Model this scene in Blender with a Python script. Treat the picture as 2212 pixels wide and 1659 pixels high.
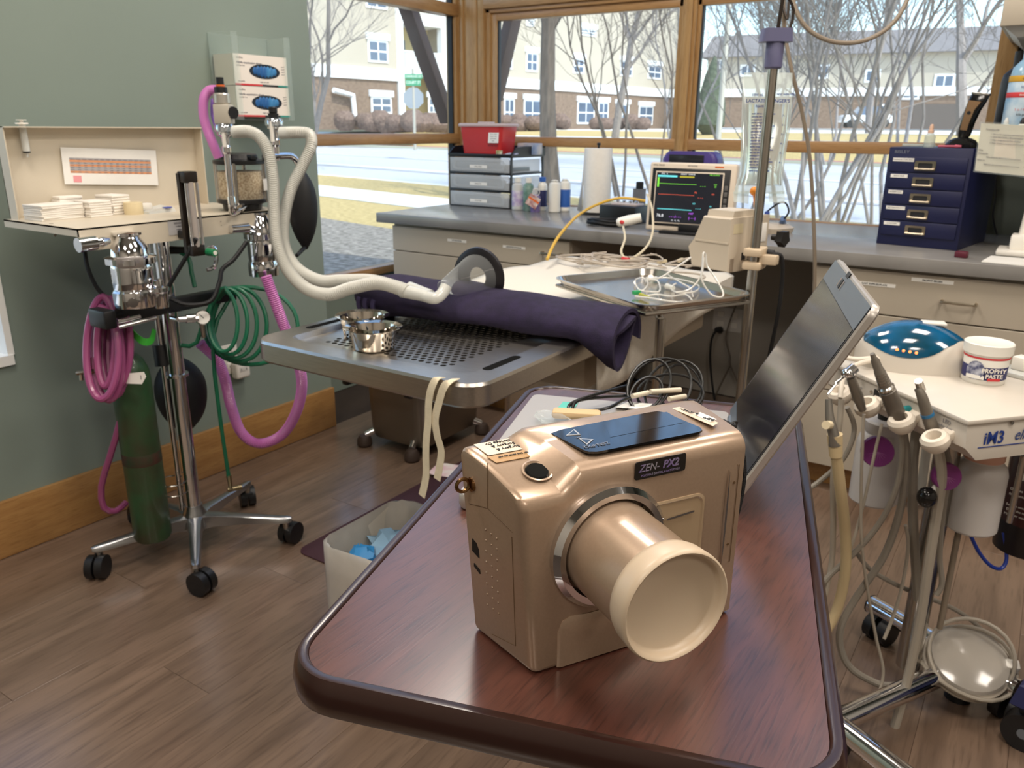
import bpy, bmesh, math, random
from mathutils import Vector as V, Matrix
from math import pi, sin, cos, radians as RD
random.seed(7)
sc = bpy.context.scene
COL = sc.collection
for o in list(bpy.data.objects): bpy.data.objects.remove(o)

# ------------------------------------------------------------------ camera
YAW, PIT, ROL, FPX = RD(33.395), RD(17.739), RD(0.448), 1734.3
CAM = V((0, 0, 1.32))
_f = V((-sin(YAW)*cos(PIT), cos(YAW)*cos(PIT), -sin(PIT)))
_r = V((cos(YAW), sin(YAW), 0)); _u = _r.cross(_f)
_r, _u = cos(ROL)*_r+sin(ROL)*_u, -sin(ROL)*_r+cos(ROL)*_u
cd = bpy.data.cameras.new('camera'); cam = bpy.data.objects.new('camera', cd); COL.objects.link(cam)
cam.matrix_world = Matrix(((_r.x, _u.x, -_f.x, 0), (_r.y, _u.y, -_f.y, 0), (_r.z, _u.z, -_f.z, CAM.z), (0, 0, 0, 1)))
cd.sensor_width = 36; cd.lens = 36*FPX/2212; cd.clip_start = .02; cd.clip_end = 300
cd.dof.use_dof = True; cd.dof.focus_distance = .72; cd.dof.aperture_fstop = 16
sc.camera = cam

# ------------------------------------------------------------------ sky, sun, exposure
w = bpy.data.worlds.new('sky'); sc.world = w; w.use_nodes = True
nt = w.node_tree; nt.nodes.clear()
sky = nt.nodes.new('ShaderNodeTexSky'); sky.sky_type = 'NISHITA'; sky.sun_disc = False
sky.sun_elevation = RD(50); sky.sun_rotation = RD(115); sky.air_density = 1.0; sky.dust_density = 1.5
bg = nt.nodes.new('ShaderNodeBackground'); bg.inputs[1].default_value = .40
wo = nt.nodes.new('ShaderNodeOutputWorld')
nt.links.new(sky.outputs[0], bg.inputs[0]); nt.links.new(bg.outputs[0], wo.inputs[0])
sl = bpy.data.lights.new('sun', 'SUN'); sl.energy = 3.3; sl.angle = RD(.6); sl.color = (1, .95, .87)
so = bpy.data.objects.new('sun', sl); COL.objects.link(so)
so.rotation_euler = V((-.55, .25, -.80)).to_track_quat('-Z', 'Y').to_euler(); so.location = (10, -5, 14)
sc.view_settings.view_transform = 'Standard'; sc.view_settings.look = 'None'
sc.view_settings.exposure = 0.32; sc.view_settings.gamma = 1; sc.view_settings.use_curve_mapping = False

# ------------------------------------------------------------------ measuring: a direction of sight met with a plane of the room
def _ray(px, py): return _f+(px-1106)/FPX*_r-(py-829.5)/FPX*_u
def _pl(px, py, a, v):
    d = _ray(px, py); t = (v-CAM[a])/d[a]; return CAM+d*t
def X(px, py, v): return _pl(px, py, 0, v)
def Y(px, py, v): return _pl(px, py, 1, v)
def Z(px, py, v): return _pl(px, py, 2, v)
def PLN(px, py, p, n):
    d = _ray(px, py); p = V(p); n = V(n); return CAM+d*((p-CAM).dot(n)/d.dot(n))

# ------------------------------------------------------------------ mesh tools
def frame(o, x, z=None):
    """matrix with local x along x, local z along z"""
    x = V(x).normalized(); z = V(z or (0, 0, 1)).normalized(); y = z.cross(x).normalized(); z = x.cross(y)
    o = V(o)
    return Matrix(((x.x, y.x, z.x, o.x), (x.y, y.y, z.y, o.y), (x.z, y.z, z.z, o.z), (0, 0, 0, 1)))
def T(*p): return Matrix.Translation(V(p))
def RZ(a): return Matrix.Rotation(RD(a), 4, 'Z')
def RX(a): return Matrix.Rotation(RD(a), 4, 'X')
def RY(a): return Matrix.Rotation(RD(a), 4, 'Y')
def sp(pts, k=6, closed=False):
    P = [V(p) for p in pts]; n = len(P); out = []
    rng = range(n if closed else n-1)
    for i in rng:
        if closed: a, b, c, d = P[i-1], P[i], P[(i+1) % n], P[(i+2) % n]
        else: a, b, c, d = P[max(i-1, 0)], P[i], P[i+1], P[min(i+2, n-1)]
        for j in range(k):
            t = j/k
            out.append(.5*((2*b)+(c-a)*t+(2*a-5*b+4*c-d)*t*t+(3*b-a-3*c+d)*t**3))
    if not closed: out.append(P[-1])
    return out
def rrect(w, h, r, n=4):
    out = []
    for cx, cy, a0 in ((w/2-r, h/2-r, 0), (-w/2+r, h/2-r, 90), (-w/2+r, -h/2+r, 180), (w/2-r, -h/2+r, 270)):
        for i in range(n+1):
            a = RD(a0+90*i/n); out.append((cx+r*cos(a), cy+r*sin(a)))
    return out
def ell(a, b, n=24): return [(a*cos(2*pi*i/n), b*sin(2*pi*i/n)) for i in range(n)]
class MB:
    def __init__(s, M=None): s.v = []; s.f = []; s.M = M or Matrix()
    def add(s, vs, fs):
        o = len(s.v); s.v += [s.M@V(p) for p in vs]; s.f += [[i+o for i in f] for f in fs]; return s
    def box(s, x0, x1, y0, y1, z0, z1):
        return s.add([(x, y, z) for x in (x0, x1) for y in (y0, y1) for z in (z0, z1)],
                     [(0, 1, 3, 2), (4, 6, 7, 5), (0, 4, 5, 1), (2, 3, 7, 6), (0, 2, 6, 4), (1, 5, 7, 3)])
    def rb(s, x0, x1, y0, y1, z0, z1, r=.004, seg=2):
        bm = bmesh.new(); bmesh.ops.create_cube(bm, size=1)
        for v in bm.verts: v.co = V(((x0+x1)/2+v.co.x*(x1-x0), (y0+y1)/2+v.co.y*(y1-y0), (z0+z1)/2+v.co.z*(z1-z0)))
        bmesh.ops.bevel(bm, geom=bm.edges[:], offset=r, segments=seg, affect='EDGES', profile=.5)
        bm.verts.index_update()
        s.add([v.co.copy() for v in bm.verts], [[v.index for v in f.verts] for f in bm.faces]); bm.free(); return s
    def loft(s, secs, caps=True, closed=False):
        n = len(secs[0]); vs = [p for q in secs for p in q]; fs = []
        m = len(secs)
        for i in range(m if closed else m-1):
            k = (i+1) % m
            for j in range(n): fs.append((i*n+j, i*n+(j+1) % n, k*n+(j+1) % n, k*n+j))
        if caps and not closed: fs += [list(range(n))[::-1], list(range((m-1)*n, m*n))]
        return s.add(vs, fs)
    def prism(s, poly, z0, z1): return s.loft([[(x, y, z0) for x, y in poly], [(x, y, z1) for x, y in poly]])
    def lathe(s, prof, n=28, caps=True):
        return s.loft([[(r*cos(2*pi*i/n), r*sin(2*pi*i/n), z) for i in range(n)] for r, z in prof], caps)
    def cyl(s, a, b, r, r2=None, n=16):
        r2 = r if r2 is None else r2; a = V(a); b = V(b); d = (b-a).normalized()
        x = d.orthogonal().normalized(); y = d.cross(x)
        return s.loft([[c+(x*cos(2*pi*i/n)+y*sin(2*pi*i/n))*q for i in range(n)] for c, q in ((a, r), (b, r2))])
    def tube(s, pts, r, n=8, closed=False, caps=True):
        P = [V(p) for p in pts]; m = len(P); secs = []
        t0 = (P[1]-P[0]).normalized(); x = t0.orthogonal().normalized()
        for i, p in enumerate(P):
            if closed: t = (P[(i+1) % m]-P[i-1]).normalized()
            else: t = (P[min(i+1, m-1)]-P[max(i-1, 0)]).normalized()
            x = (x-t*x.dot(t)).normalized(); y = t.cross(x)
            q = r[i] if isinstance(r, (list, tuple)) else r
            secs.append([p+(x*cos(2*pi*k/n)+y*sin(2*pi*k/n))*q for k in range(n)])
        return s.loft(secs, caps, closed)
    def ribbon(s, pts, side, w, t):
        """strip of width w (along side) and thickness t following pts"""
        P = [V(p) for p in pts]; m = len(P); secs = []
        for i, p in enumerate(P):
            tg = (P[min(i+1, m-1)]-P[max(i-1, 0)]).normalized(); sd = V(side); sd = (sd-tg*sd.dot(tg)).normalized(); nn = tg.cross(sd)
            secs.append([p+sd*a*w/2+nn*b*t/2 for a, b in ((-1, -1), (1, -1), (1, 1), (-1, 1))])
        return s.loft(secs)
    def ball(s, c, r, sx=1, sy=1, sz=1, n=14, m=9):
        c = V(c); secs = []
        for j in range(1, m):
            a = pi*j/m; secs.append([c+V((sx*r*sin(a)*cos(2*pi*i/n), sy*r*sin(a)*sin(2*pi*i/n), -sz*r*cos(a))) for i in range(n)])
        return s.loft(secs)
    def quad(s, a, b, c, d): return s.add([a, b, c, d], [(0, 1, 2, 3)])
ORG = {}
def _mesh(name, vs, fs, mat, ang=35):
    me = bpy.data.meshes.new(name); me.from_pydata(vs, [], fs)
    bm = bmesh.new(); bm.from_mesh(me); bmesh.ops.recalc_face_normals(bm, faces=bm.faces[:]); bm.to_mesh(me); bm.free()
    me.polygons.foreach_set('use_smooth', [True]*len(me.polygons))
    me.set_sharp_from_angle(angle=RD(ang))
    me.materials.append(mat); me.update(); return me
def part(mb, name, mat, parent, label=None, kind=None, ang=35):
    o0 = ORG[parent.name]
    me = _mesh(name, [p-o0 for p in mb.v], mb.f, mat, ang)
    o = bpy.data.objects.new(name, me); COL.objects.link(o); o.parent = parent; ORG[o.name] = o0
    if label: o['label'] = label
    if kind: o['kind'] = kind
    return o
def solo(mb, name, mat, label=None, cat=None, group=None, kind=None, ang=35):
    xs = [p.x for p in mb.v]; ys = [p.y for p in mb.v]
    o0 = V(((min(xs)+max(xs))/2, (min(ys)+max(ys))/2, min(p.z for p in mb.v)))
    me = _mesh(name, [p-o0 for p in mb.v], mb.f, mat, ang)
    o = bpy.data.objects.new(name, me); COL.objects.link(o); o.location = o0; ORG[o.name] = o0
    return tag(o, label, cat, group, kind)
def tag(o, label=None, cat=None, group=None, kind=None):
    if label: o['label'] = label
    if cat: o['category'] = cat
    if group: o['group'] = group
    if kind: o['kind'] = kind
    return o
def thing(name, label, cat, loc, group=None, kind=None):
    o = bpy.data.objects.new(name, None); COL.objects.link(o); o.location = V(loc); o.empty_display_size = .05
    ORG[o.name] = V(loc); return tag(o, label, cat, group, kind)
def copy_tree(o, off, parent=None):
    c = o.copy(); COL.objects.link(c); c.parent = parent
    if parent is None: c.location = o.location+V(off); ORG[c.name] = ORG[o.name]+V(off)
    else: ORG[c.name] = ORG[parent.name]
    for ch in [q for q in o.children]: copy_tree(ch, off, c)
    return c
def txt(s, size, M, mat, parent, name='lettering', al='CENTER', shear=0, off=0, sx=1, ex=.0002):
    cu = bpy.data.curves.new('t', 'FONT'); cu.body = s; cu.size = size; cu.align_x = al; cu.align_y = 'CENTER'
    cu.shear = shear; cu.offset = off; cu.extrude = ex; cu.resolution_u = 2
    to = bpy.data.objects.new('t', cu); COL.objects.link(to)
    dg = bpy.context.evaluated_depsgraph_get(); me = bpy.data.meshes.new_from_object(to.evaluated_get(dg))
    mb = MB(M); mb.add([V((v.co.x*sx, v.co.y, v.co.z)) for v in me.vertices], [list(p.vertices) for p in me.polygons])
    bpy.data.objects.remove(to); bpy.data.curves.remove(cu); bpy.data.meshes.remove(me)
    return part(mb, name, mat, parent)

# ------------------------------------------------------------------ materials
def lin(h):
    h = h.lstrip('#'); c = [int(h[i:i+2], 16)/255 for i in (0, 2, 4)]
    return tuple(x/12.92 if x <= .04045 else ((x+.055)/1.055)**2.4 for x in c)+(1,)
MATS = {}
def mat(name, hexc='#888888', rough=.5, metal=0, noise=0, ns=20, bump=0, bs=200, trans=0, alpha=1, emit=0, coat=0, sub=0, stretch=(1, 1, 1), hex2=None, spec=.5, glossy_alpha=False, sheen=0, det=4):
    if name in MATS: return MATS[name]
    m = bpy.data.materials.new(name); m.use_nodes = True; nt = m.node_tree; b = nt.nodes['Principled BSDF']; L = nt.links.new
    b.inputs['Base Color'].default_value = lin(hexc); b.inputs['Roughness'].default_value = rough; b.inputs['Metallic'].default_value = metal
    b.inputs['Specular IOR Level'].default_value = spec; b.inputs['Coat Weight'].default_value = coat; b.inputs['Coat Roughness'].default_value = .08
    b.inputs['Transmission Weight'].default_value = trans; b.inputs['Sheen Weight'].default_value = sheen
    if sub: b.inputs['Subsurface Weight'].default_value = sub; b.inputs['Subsurface Radius'].default_value = (.01, .006, .004)
    if emit: b.inputs['Emission Color'].default_value = lin(hexc); b.inputs['Emission Strength'].default_value = emit
    tc = nt.nodes.new('ShaderNodeTexCoord'); mp = nt.nodes.new('ShaderNodeMapping'); mp.inputs['Scale'].default_value = stretch
    L(tc.outputs['Object'], mp.inputs['Vector'])
    nz = nt.nodes.new('ShaderNodeTexNoise'); nz.inputs['Scale'].default_value = ns; nz.inputs['Detail'].default_value = det; L(mp.outputs[0], nz.inputs['Vector'])
    if noise or hex2:
        mx = nt.nodes.new('ShaderNodeMix'); mx.data_type = 'RGBA'
        a = lin(hexc); c2 = lin(hex2) if hex2 else tuple(x*(1-noise) for x in a[:3])+(1,)
        mx.inputs[6].default_value = a; mx.inputs[7].default_value = c2
        rp = nt.nodes.new('ShaderNodeMapRange'); rp.inputs[1].default_value = .35; rp.inputs[2].default_value = .65
        L(nz.outputs[0], rp.inputs[0]); L(rp.outputs[0], mx.inputs[0]); L(mx.outputs[2], b.inputs['Base Color'])
    if bump:
        n2 = nt.nodes.new('ShaderNodeTexNoise'); n2.inputs['Scale'].default_value = bs; n2.inputs['Detail'].default_value = 3; L(mp.outputs[0], n2.inputs['Vector'])
        bp = nt.nodes.new('ShaderNodeBump'); bp.inputs['Strength'].default_value = bump; bp.inputs['Distance'].default_value = .002
        L(n2.outputs[0], bp.inputs['Height']); L(bp.outputs[0], b.inputs['Normal'])
    if alpha < 1:
        out = nt.nodes['Material Output']; tr = nt.nodes.new('ShaderNodeBsdfTransparent'); mix = nt.nodes.new('ShaderNodeMixShader')
        mix.inputs[0].default_value = alpha; L(tr.outputs[0], mix.inputs[1]); L(b.outputs[0], mix.inputs[2]); L(mix.outputs[0], out.inputs[0])
        if glossy_alpha:
            tr.inputs[0].default_value = lin(hexc)
            fr = nt.nodes.new('ShaderNodeLayerWeight'); fr.inputs[0].default_value = .5
            pw = nt.nodes.new('ShaderNodeMath'); pw.operation = 'POWER'; pw.inputs[1].default_value = 4.5; L(fr.outputs['Facing'], pw.inputs[0])
            mr = nt.nodes.new('ShaderNodeMapRange'); mr.inputs[3].default_value = alpha; mr.inputs[4].default_value = 1
            L(pw.outputs[0], mr.inputs[0]); L(mr.outputs[0], mix.inputs[0])
    MATS[name] = m; return m
def wood(name, h1, h2, h3, stretch, scale=6, rough=.4, coat=.1, bump=.05, knots=False):
    if name in MATS: return MATS[name]
    m = bpy.data.materials.new(name); m.use_nodes = True; nt = m.node_tree; b = nt.nodes['Principled BSDF']; L = nt.links.new
    b.inputs['Roughness'].default_value = rough; b.inputs['Coat Weight'].default_value = coat; b.inputs['Coat Roughness'].default_value = .2
    tc = nt.nodes.new('ShaderNodeTexCoord'); mp = nt.nodes.new('ShaderNodeMapping'); mp.inputs['Scale'].default_value = stretch
    oi = nt.nodes.new('ShaderNodeObjectInfo'); ad = nt.nodes.new('ShaderNodeVectorMath'); ad.operation = 'ADD'
    sc_ = nt.nodes.new('ShaderNodeVectorMath'); sc_.operation = 'SCALE'; sc_.inputs[3].default_value = 37
    L(oi.outputs['Random'], sc_.inputs[0]); L(tc.outputs['Object'], ad.inputs[0]); L(sc_.outputs[0], ad.inputs[1]); L(ad.outputs[0], mp.inputs[0])
    n1 = nt.nodes.new('ShaderNodeTexNoise'); n1.inputs['Scale'].default_value = scale; n1.inputs['Detail'].default_value = 7; n1.inputs['Distortion'].default_value = .6; L(mp.outputs[0], n1.inputs[0])
    n2 = nt.nodes.new('ShaderNodeTexNoise'); n2.inputs['Scale'].default_value = scale*7; n2.inputs['Detail'].default_value = 4; L(mp.outputs[0], n2.inputs[0])
    r1 = nt.nodes.new('ShaderNodeValToRGB'); e = r1.color_ramp.elements; e[0].position = .3; e[0].color = lin(h1); e[1].position = .7; e[1].color = lin(h2); L(n1.outputs[0], r1.inputs[0])
    mx = nt.nodes.new('ShaderNodeMix'); mx.data_type = 'RGBA'; mx.inputs[7].default_value = lin(h3)
    rp = nt.nodes.new('ShaderNodeMapRange'); rp.inputs[1].default_value = .5; rp.inputs[2].default_value = .75; rp.inputs[4].default_value = .75
    L(n2.outputs[0], rp.inputs[0]); L(rp.outputs[0], mx.inputs[0]); L(r1.outputs[0], mx.inputs[6])
    L(mx.outputs[2], b.inputs['Base Color'])
    if knots:
        vo = nt.nodes.new('ShaderNodeTexVoronoi'); vo.inputs['Scale'].default_value = 3.2; m2 = nt.nodes.new('ShaderNodeMapping'); m2.inputs['Scale'].default_value = (1, .7, 1.6)
        L(ad.outputs[0], m2.inputs[0]); L(m2.outputs[0], vo.inputs[0])
        kr = nt.nodes.new('ShaderNodeMapRange'); kr.inputs[1].default_value = .03; kr.inputs[2].default_value = .09; kr.inputs[3].default_value = .8; kr.inputs[4].default_value = 0
        L(vo.outputs['Distance'], kr.inputs[0])
        mk = nt.nodes.new('ShaderNodeMix'); mk.data_type = 'RGBA'; mk.inputs[7].default_value = lin('#5a3316')
        L(kr.outputs[0], mk.inputs[0]); L(mx.outputs[2], mk.inputs[6]); L(mk.outputs[2], b.inputs['Base Color'])
    if bump:
        bp = nt.nodes.new('ShaderNodeBump'); bp.inputs['Strength'].default_value = bump; bp.inputs['Distance'].default_value = .001
        L(n2.outputs[0], bp.inputs['Height']); L(bp.outputs[0], b.inputs['Normal'])
    MATS[name] = m; return m
CHROME = mat('chrome', '#e4e4e6', .07, 1)
STEEL = mat('brushed_steel', '#b9b4ac', .24, 1, noise=.08, ns=40, stretch=(1, 30, 30))
ALU = mat('cast_aluminium', '#b8b9bb', .3, 1, noise=.1, ns=12)
BLACK = mat('black_plastic', '#141416', .42)
RUBBER = mat('black_rubber', '#101012', .6)
WHITE = mat('white_plastic', '#e9e4da', .35)
PAPER = mat('white_paper', '#eeebe4', .8, noise=.04, ns=8)
BEIGE = mat('beige_plastic', '#d8c8ac', .42, noise=.03, ns=15)
INK = mat('black_ink', '#1b1b1e', .6)
GREYINK = mat('grey_ink', '#77757a', .7)
BLUEINK = mat('blue_ink', '#2a3f86', .6)
GLASS = mat('window_glass', '#f6fbfb', .02, alpha=.03, glossy_alpha=True)
ACRYL = mat('clear_acrylic', '#f8fbfa', .04, alpha=.07, glossy_alpha=True)
# ------------------------------------------------------------------ room shell
GREEN = mat('sage_green_paint', '#808c82', .75, noise=.03, ns=3, bump=.04, bs=300)
WALLB = mat('taupe_paint', '#a8a196', .75, noise=.03, ns=4, bump=.03, bs=300)
CEILM = mat('ceiling_white', '#d9d6cf', .9, noise=.02, ns=3)
PINE = wood('varnished_pine', '#9c7040', '#b08650', '#835a30', (14, 1.0, 14), 3, .38, .25, .03, True)
FIRX = wood('fir_trim_along_x', '#a3784a', '#b68d5c', '#8a6238', (1, 14, 14), 2.5, .38, .2, .03)
FIRY = wood('fir_trim_along_y', '#a3784a', '#b68d5c', '#8a6238', (14, 1, 14), 2.5, .38, .2, .03)
FIRZ = wood('fir_trim_along_z', '#a67e4e', '#bd9866', '#8f693e', (14, 14, 1), 2.5, .38, .2, .03)
PLANK = wood('vinyl_plank', '#665345', '#816b5a', '#544336', (9, .7, 9), 2.0, .3, .55, .05)
XL, XW, YW, ZC = -2.605, -2.95, 3.9, 4.2
def struct(mb, name, m): return solo(mb, name, m, kind='structure')
fl = struct(MB().box(-3.0, 2.5, -2.4, 4.0, -.08, -.004), 'floor', mat('subfloor', '#3a2f28', .8, noise=.1))
rows = 0
for i in range(22):
    x0 = XL+.003+i*.182; y = -.35-(i*.47 % 1.22)
    while y < 3.9:
        a, b = max(y, -.3), min(y+1.2192, 3.9)
        if b-a > .05: part(MB().rb(x0, x0+  .1814, a, b, -.006, 0, .0004, 1), 'plank', PLANK, fl)
        y += 1.22
wl = MB()
y1, y2, zb, zt = .12, 1.142, .64, 2.0
wl.box(-2.9, XL, -2.4, y1, 0, ZC).box(-2.9, XL, y2, 2.455, 0, ZC).box(-2.9, XL, y1, y2, 0, zb).box(-2.9, XL, y1, y2, zt, ZC)
struct(wl, 'wall_left', GREEN)
struct(MB().box(-3.0, XW, 2.4, YW, 0, .575), 'wall_under_window', GREEN)
struct(MB().box(-.225, 2.5, YW+.018, YW+.12, 0, ZC), 'wall_back', mat('grey_green_paint', '#5e665f', .75, noise=.03, ns=3))
struct(MB().box(-2.95, -.225, YW+.02, YW+.12, 0, .88), 'wall_below_windows', WALLB)
struct(MB().box(2.5, 2.6, -2.4, YW+.12, 0, ZC), 'wall_right', WALLB)
struct(MB().box(-2.9, 2.6, -2.5, -2.4, 0, ZC), 'wall_behind', WALLB)
struct(MB().box(-3.05, 2.6, -2.5, YW+.12, ZC, ZC+.1), 'ceiling', CEILM)
bb = thing('baseboard_left', None, None, (XL+.01, .7, 0), kind='structure')
part(MB().rb(XL-.001, XL+.019, -1.6, 2.455, .001, .187, .004), 'board', PINE, bb)
part(MB().rb(XL-.001, XL+.012, -2.38, -1.6, .001, .187, .004), 'board', PINE, bb)
# windows ---------------------------------------------------------
GASKET = mat('black_gasket', '#23272b', .6)
W1 = thing('window_1', None, None, (XW, 3.1, .575), kind='structure')
part(MB().rb(XW-.02, XW+.05, 2.35, 3.86, .575, .615, .004), 'bottom_rail', FIRY, W1)
part(MB().rb(XW-.03, XW+.045, 2.35, 3.86, 1.230, 1.284, .006), 'middle_rail', FIRY, W1)
part(MB().rb(XW-.03, XW+.045, 2.35, 3.86, 1.896, 1.957, .006), 'top_rail', FIRY, W1)
part(MB().rb(XW-.03, XW+.045, 2.35, 3.86, 3.0, 3.06, .006), 'upper_rail', FIRY, W1)
part(MB().rb(XW-.03, XW+.04, 3.825, 3.88, .575, ZC-.02, .005), 'jamb', FIRZ, W1)
part(MB().box(XW-.01, XW+.02, 3.812, 3.826, .6, ZC-.02), 'gasket', GASKET, W1)
for a, b in ((.615, 1.23), (1.284, 1.896), (1.957, 3.0), (3.06, ZC-.05)): part(MB().box(XW-.008, XW-.002, 2.35, 3.83, a, b), 'pane', GLASS, W1)
PT = thing('trim_1', None, None, (-2.86, 3.92, 0), kind='structure')
for x0, x1, d, h in ((-2.955, -2.905, .01, 0), (-2.915, -2.89, -.012, 0), (-2.892, -2.872, -.022, 0), (-2.874, -2.788, -.01, 0)):
    part(MB().rb(x0, x1, YW-.04+d, YW+.06, 0, ZC-.02, .004), 'post_board', FIRZ, PT)
W2 = thing('window_2', None, None, (-2.15, YW, .9), kind='structure')
W3 = thing('window_3', None, None, (-.9, YW, .9), kind='structure')
part(MB().rb(-2.786, -2.745, YW-.045, YW+.03, .9, ZC-.02, .004), 'jamb', FIRZ, W2)
part(MB().rb(-2.746, -2.715, YW-.028, YW+.03, .9, ZC-.02, .004), 'jamb_moulding', FIRZ, W2)
part(MB().rb(-2.716, -2.679, YW-.014, YW+.03, .9, 1.9, .004), 'stop', FIRZ, W2)
part(MB().box(-2.680, -2.672, YW-.004, YW+.02, .9, 1.9), 'gasket', GASKET, W2)
MU = thing('trim_2', None, None, (-1.575, YW, .9), kind='structure')
for x0, x1, d in ((-1.634, -1.608, -.012), (-1.61, -1.59, -.03), (-1.592, -1.556, -.045), (-1.558, -1.54, -.03), (-1.542, -1.522, -.012)):
    part(MB().rb(x0, x1, YW+d, YW+.03, .9, ZC-.02, .003), 'mullion_board', FIRZ, MU)
part(MB().box(-1.523, -1.515, YW-.004, YW+.02, .9, 1.9), 'gasket', GASKET, W3)
for W, a, b in ((W2, -2.75, -1.6), (W3, -1.55, -.27)):
    part(MB().rb(a, b, YW-.028, YW+.03, 1.22, 1.271, .005), 'middle_rail', FIRX, W)
    part(MB().rb(a, b, YW-.012, YW+.03, 1.866, 1.905, .003), 'head_stop', FIRX, W)
    part(MB().rb(a, b, YW-.028, YW+.03, 1.904, 1.925, .003), 'head_moulding', FIRX, W)
    part(MB().rb(a, b, YW-.045, YW+.03, 1.924, 2.0, .004), 'head_rail', FIRX, W)
    part(MB().rb(a, b, YW-.03, YW+.03, 3.0, 3.06, .004), 'upper_rail', FIRX, W)
    for z0, z1 in ((2.0, 3.0), (3.06, ZC-.03)): part(MB().box(a, b, YW, YW+.006, z0, z1), 'pane', GLASS, W)
    part(MB().rb(a, b, YW-.01, YW+.03, .88, .918, .003), 'bottom_rail', FIRX, W)
    for z0, z1 in ((.918, 1.22), (1.271, 1.866)): part(MB().box(a, b, YW, YW+.006, z0, z1), 'pane', GLASS, W)
part(MB().rb(-.29, -.222, YW-.03, YW+.03, .9, ZC-.02, .004), 'jamb', FIRZ, W3)
# side window behind the shelf: its white reveal shows at the picture's edge
W4 = thing('window_4', None, None, (-2.8, .6, .64), kind='structure')
WT = mat('white_window_paint', '#eeeeea', .4)
part(MB().box(-2.92, XL+.012, y1-.02, y2+.0, zb-.03, zb+.001), 'sill', WT, W4)
part(MB().box(-2.92, XL+.006, y2-.014, y2+.006, zb, zt), 'reveal', WT, W4)
part(MB().box(-2.92, XL+.006, y1-.006, y1+.012, zb, zt), 'reveal', WT, W4)
part(MB().box(-2.88, -2.874, y1, y2, zb, zt), 'pane', GLASS, W4)
# ceiling lamps ---------------------------------------------------
LAMP_W = 19
LDIF = mat('lamp_diffuser', '#fff3e2', .6, emit=2.0)
LZ = 2.95
for i, (lx, ly) in enumerate(((-1.5, .6), (.2, .6), (-1.5, 2.2), (.2, 2.2), (1.6, 1.4), (-.6, -1.1), (1.2, -1.1))):
    t = thing('suspended_light', 'square suspended ceiling lamp with a warm white diffuser', 'ceiling light', (lx, ly, LZ-.03), 'ceiling lamps over the room')
    f = MB().box(lx-.31, lx+.31, ly-.31, ly+.31, LZ, LZ+.02).box(lx-.31, lx+.31, ly-.31, ly-.28, LZ-.03, LZ+.002).box(lx-.31, lx+.31, ly+.28, ly+.31, LZ-.03, LZ+.002).box(lx-.31, lx-.28, ly-.28, ly+.28, LZ-.03, LZ+.002).box(lx+.28, lx+.31, ly-.28, ly+.28, LZ-.03, LZ+.002)
    part(f, 'frame', WHITE, t); part(MB().box(lx-.28, lx+.28, ly-.28, ly+.28, LZ-.012, LZ-.006), 'diffuser', LDIF, t)
    for dx in (-.28, .28): part(MB().cyl((lx+dx, ly, LZ+.018), (lx+dx, ly, ZC+.002), .003, None, 6), 'suspension_cable', STEEL, t)
    al = bpy.data.lights.new('suspended_light_lamp', 'AREA'); al.size = .56; al.energy = LAMP_W; al.color = (1, .91, .81)
    ao = bpy.data.objects.new('suspended_light_lamp', al); COL.objects.link(ao); ao.parent = t; ao.location = (0, 0, -.002)
# worktop and cabinets ---------------------------------------------
TOPM = mat('grey_laminate', '#8d8a86', .22, noise=.18, ns=5, det=8)
CABM = mat('cream_cabinet', '#b3a897', .5, noise=.02, ns=6)
DARK = mat('dark_gap', '#1c1916', .8)
CT, CF = .914, 2.985
solo(MB().rb(-2.78, 2.3, CF, YW-.002, .868, CT, .003), 'worktop', TOPM, 'long grey laminate worktop running under the windows', 'worktop')
STEELH = mat('satin_handle', '#b7ab97', .3, 1)
def cabinet(x0, x1, label, rowsz, cols, handles, tags):
    t = thing('base_cabinet', label, 'cabinet', ((x0+x1)/2, 3.4, 0))
    part(MB().box(x0, x1, CF+.045, YW+.015, .1, .866), 'body', CABM, t)
    part(MB().rb(x0+.003, x1-.003, CF+.1, CF+.118, .0, .102, .002), 'toe_board', PINE, t)
    for (z0, z1), cs in zip(rowsz, cols):
        for (a, b) in cs:
            d = part(MB().rb(a+.002, b-.002, CF+.026, CF+.046, z0+.0025, z1-.0025, .0015, 1), 'drawer' if z0 > .4 else 'door', CABM, t)
            for hx, hz, hw in handles:
                if a < hx < b and z0 < hz < z1:
                    part(MB().tube(sp([(hx-hw, CF+.03, hz), (hx-hw, CF+.0, hz), (hx-hw+.012, CF-.006, hz), (hx+hw-.012, CF-.006, hz), (hx+hw, CF, hz), (hx+hw, CF+.03, hz)], 3), .005, 8), 'handle', STEELH, d)
            for tx, tz, tw, s in tags:
                if a < tx < b and z0 < tz < z1:
                    l = part(MB().box(tx-tw, tx+tw, CF+.0248, CF+.0262, tz-.006, tz+.006), 'label_strip', PAPER, d)
                    txt(s, .0085, frame((tx, CF+.0245, tz), (1, 0, 0), (0, -1, 0)), INK, d, 'label_print', off=.0002)
    return t
zr = Y(1990, 690, CF+.03).z; zl = Y(870, 547, CF+.03).z
cabinet(-2.70, -1.695, 'cream drawer base cabinet under the left end of the worktop', [(.735, .858), (.43, .735), (.1, .43)],
        [[(-2.70, -1.695)], [(-2.70, -1.695)], [(-2.70, -2.2), (-2.2, -1.695)]], [(-1.78, .80, .045)],
        [(-2.30, .812, .055, 'SUTURE PACKS'), (-1.98, .808, .06, 'ASSORTED SURGICAL')])
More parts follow.
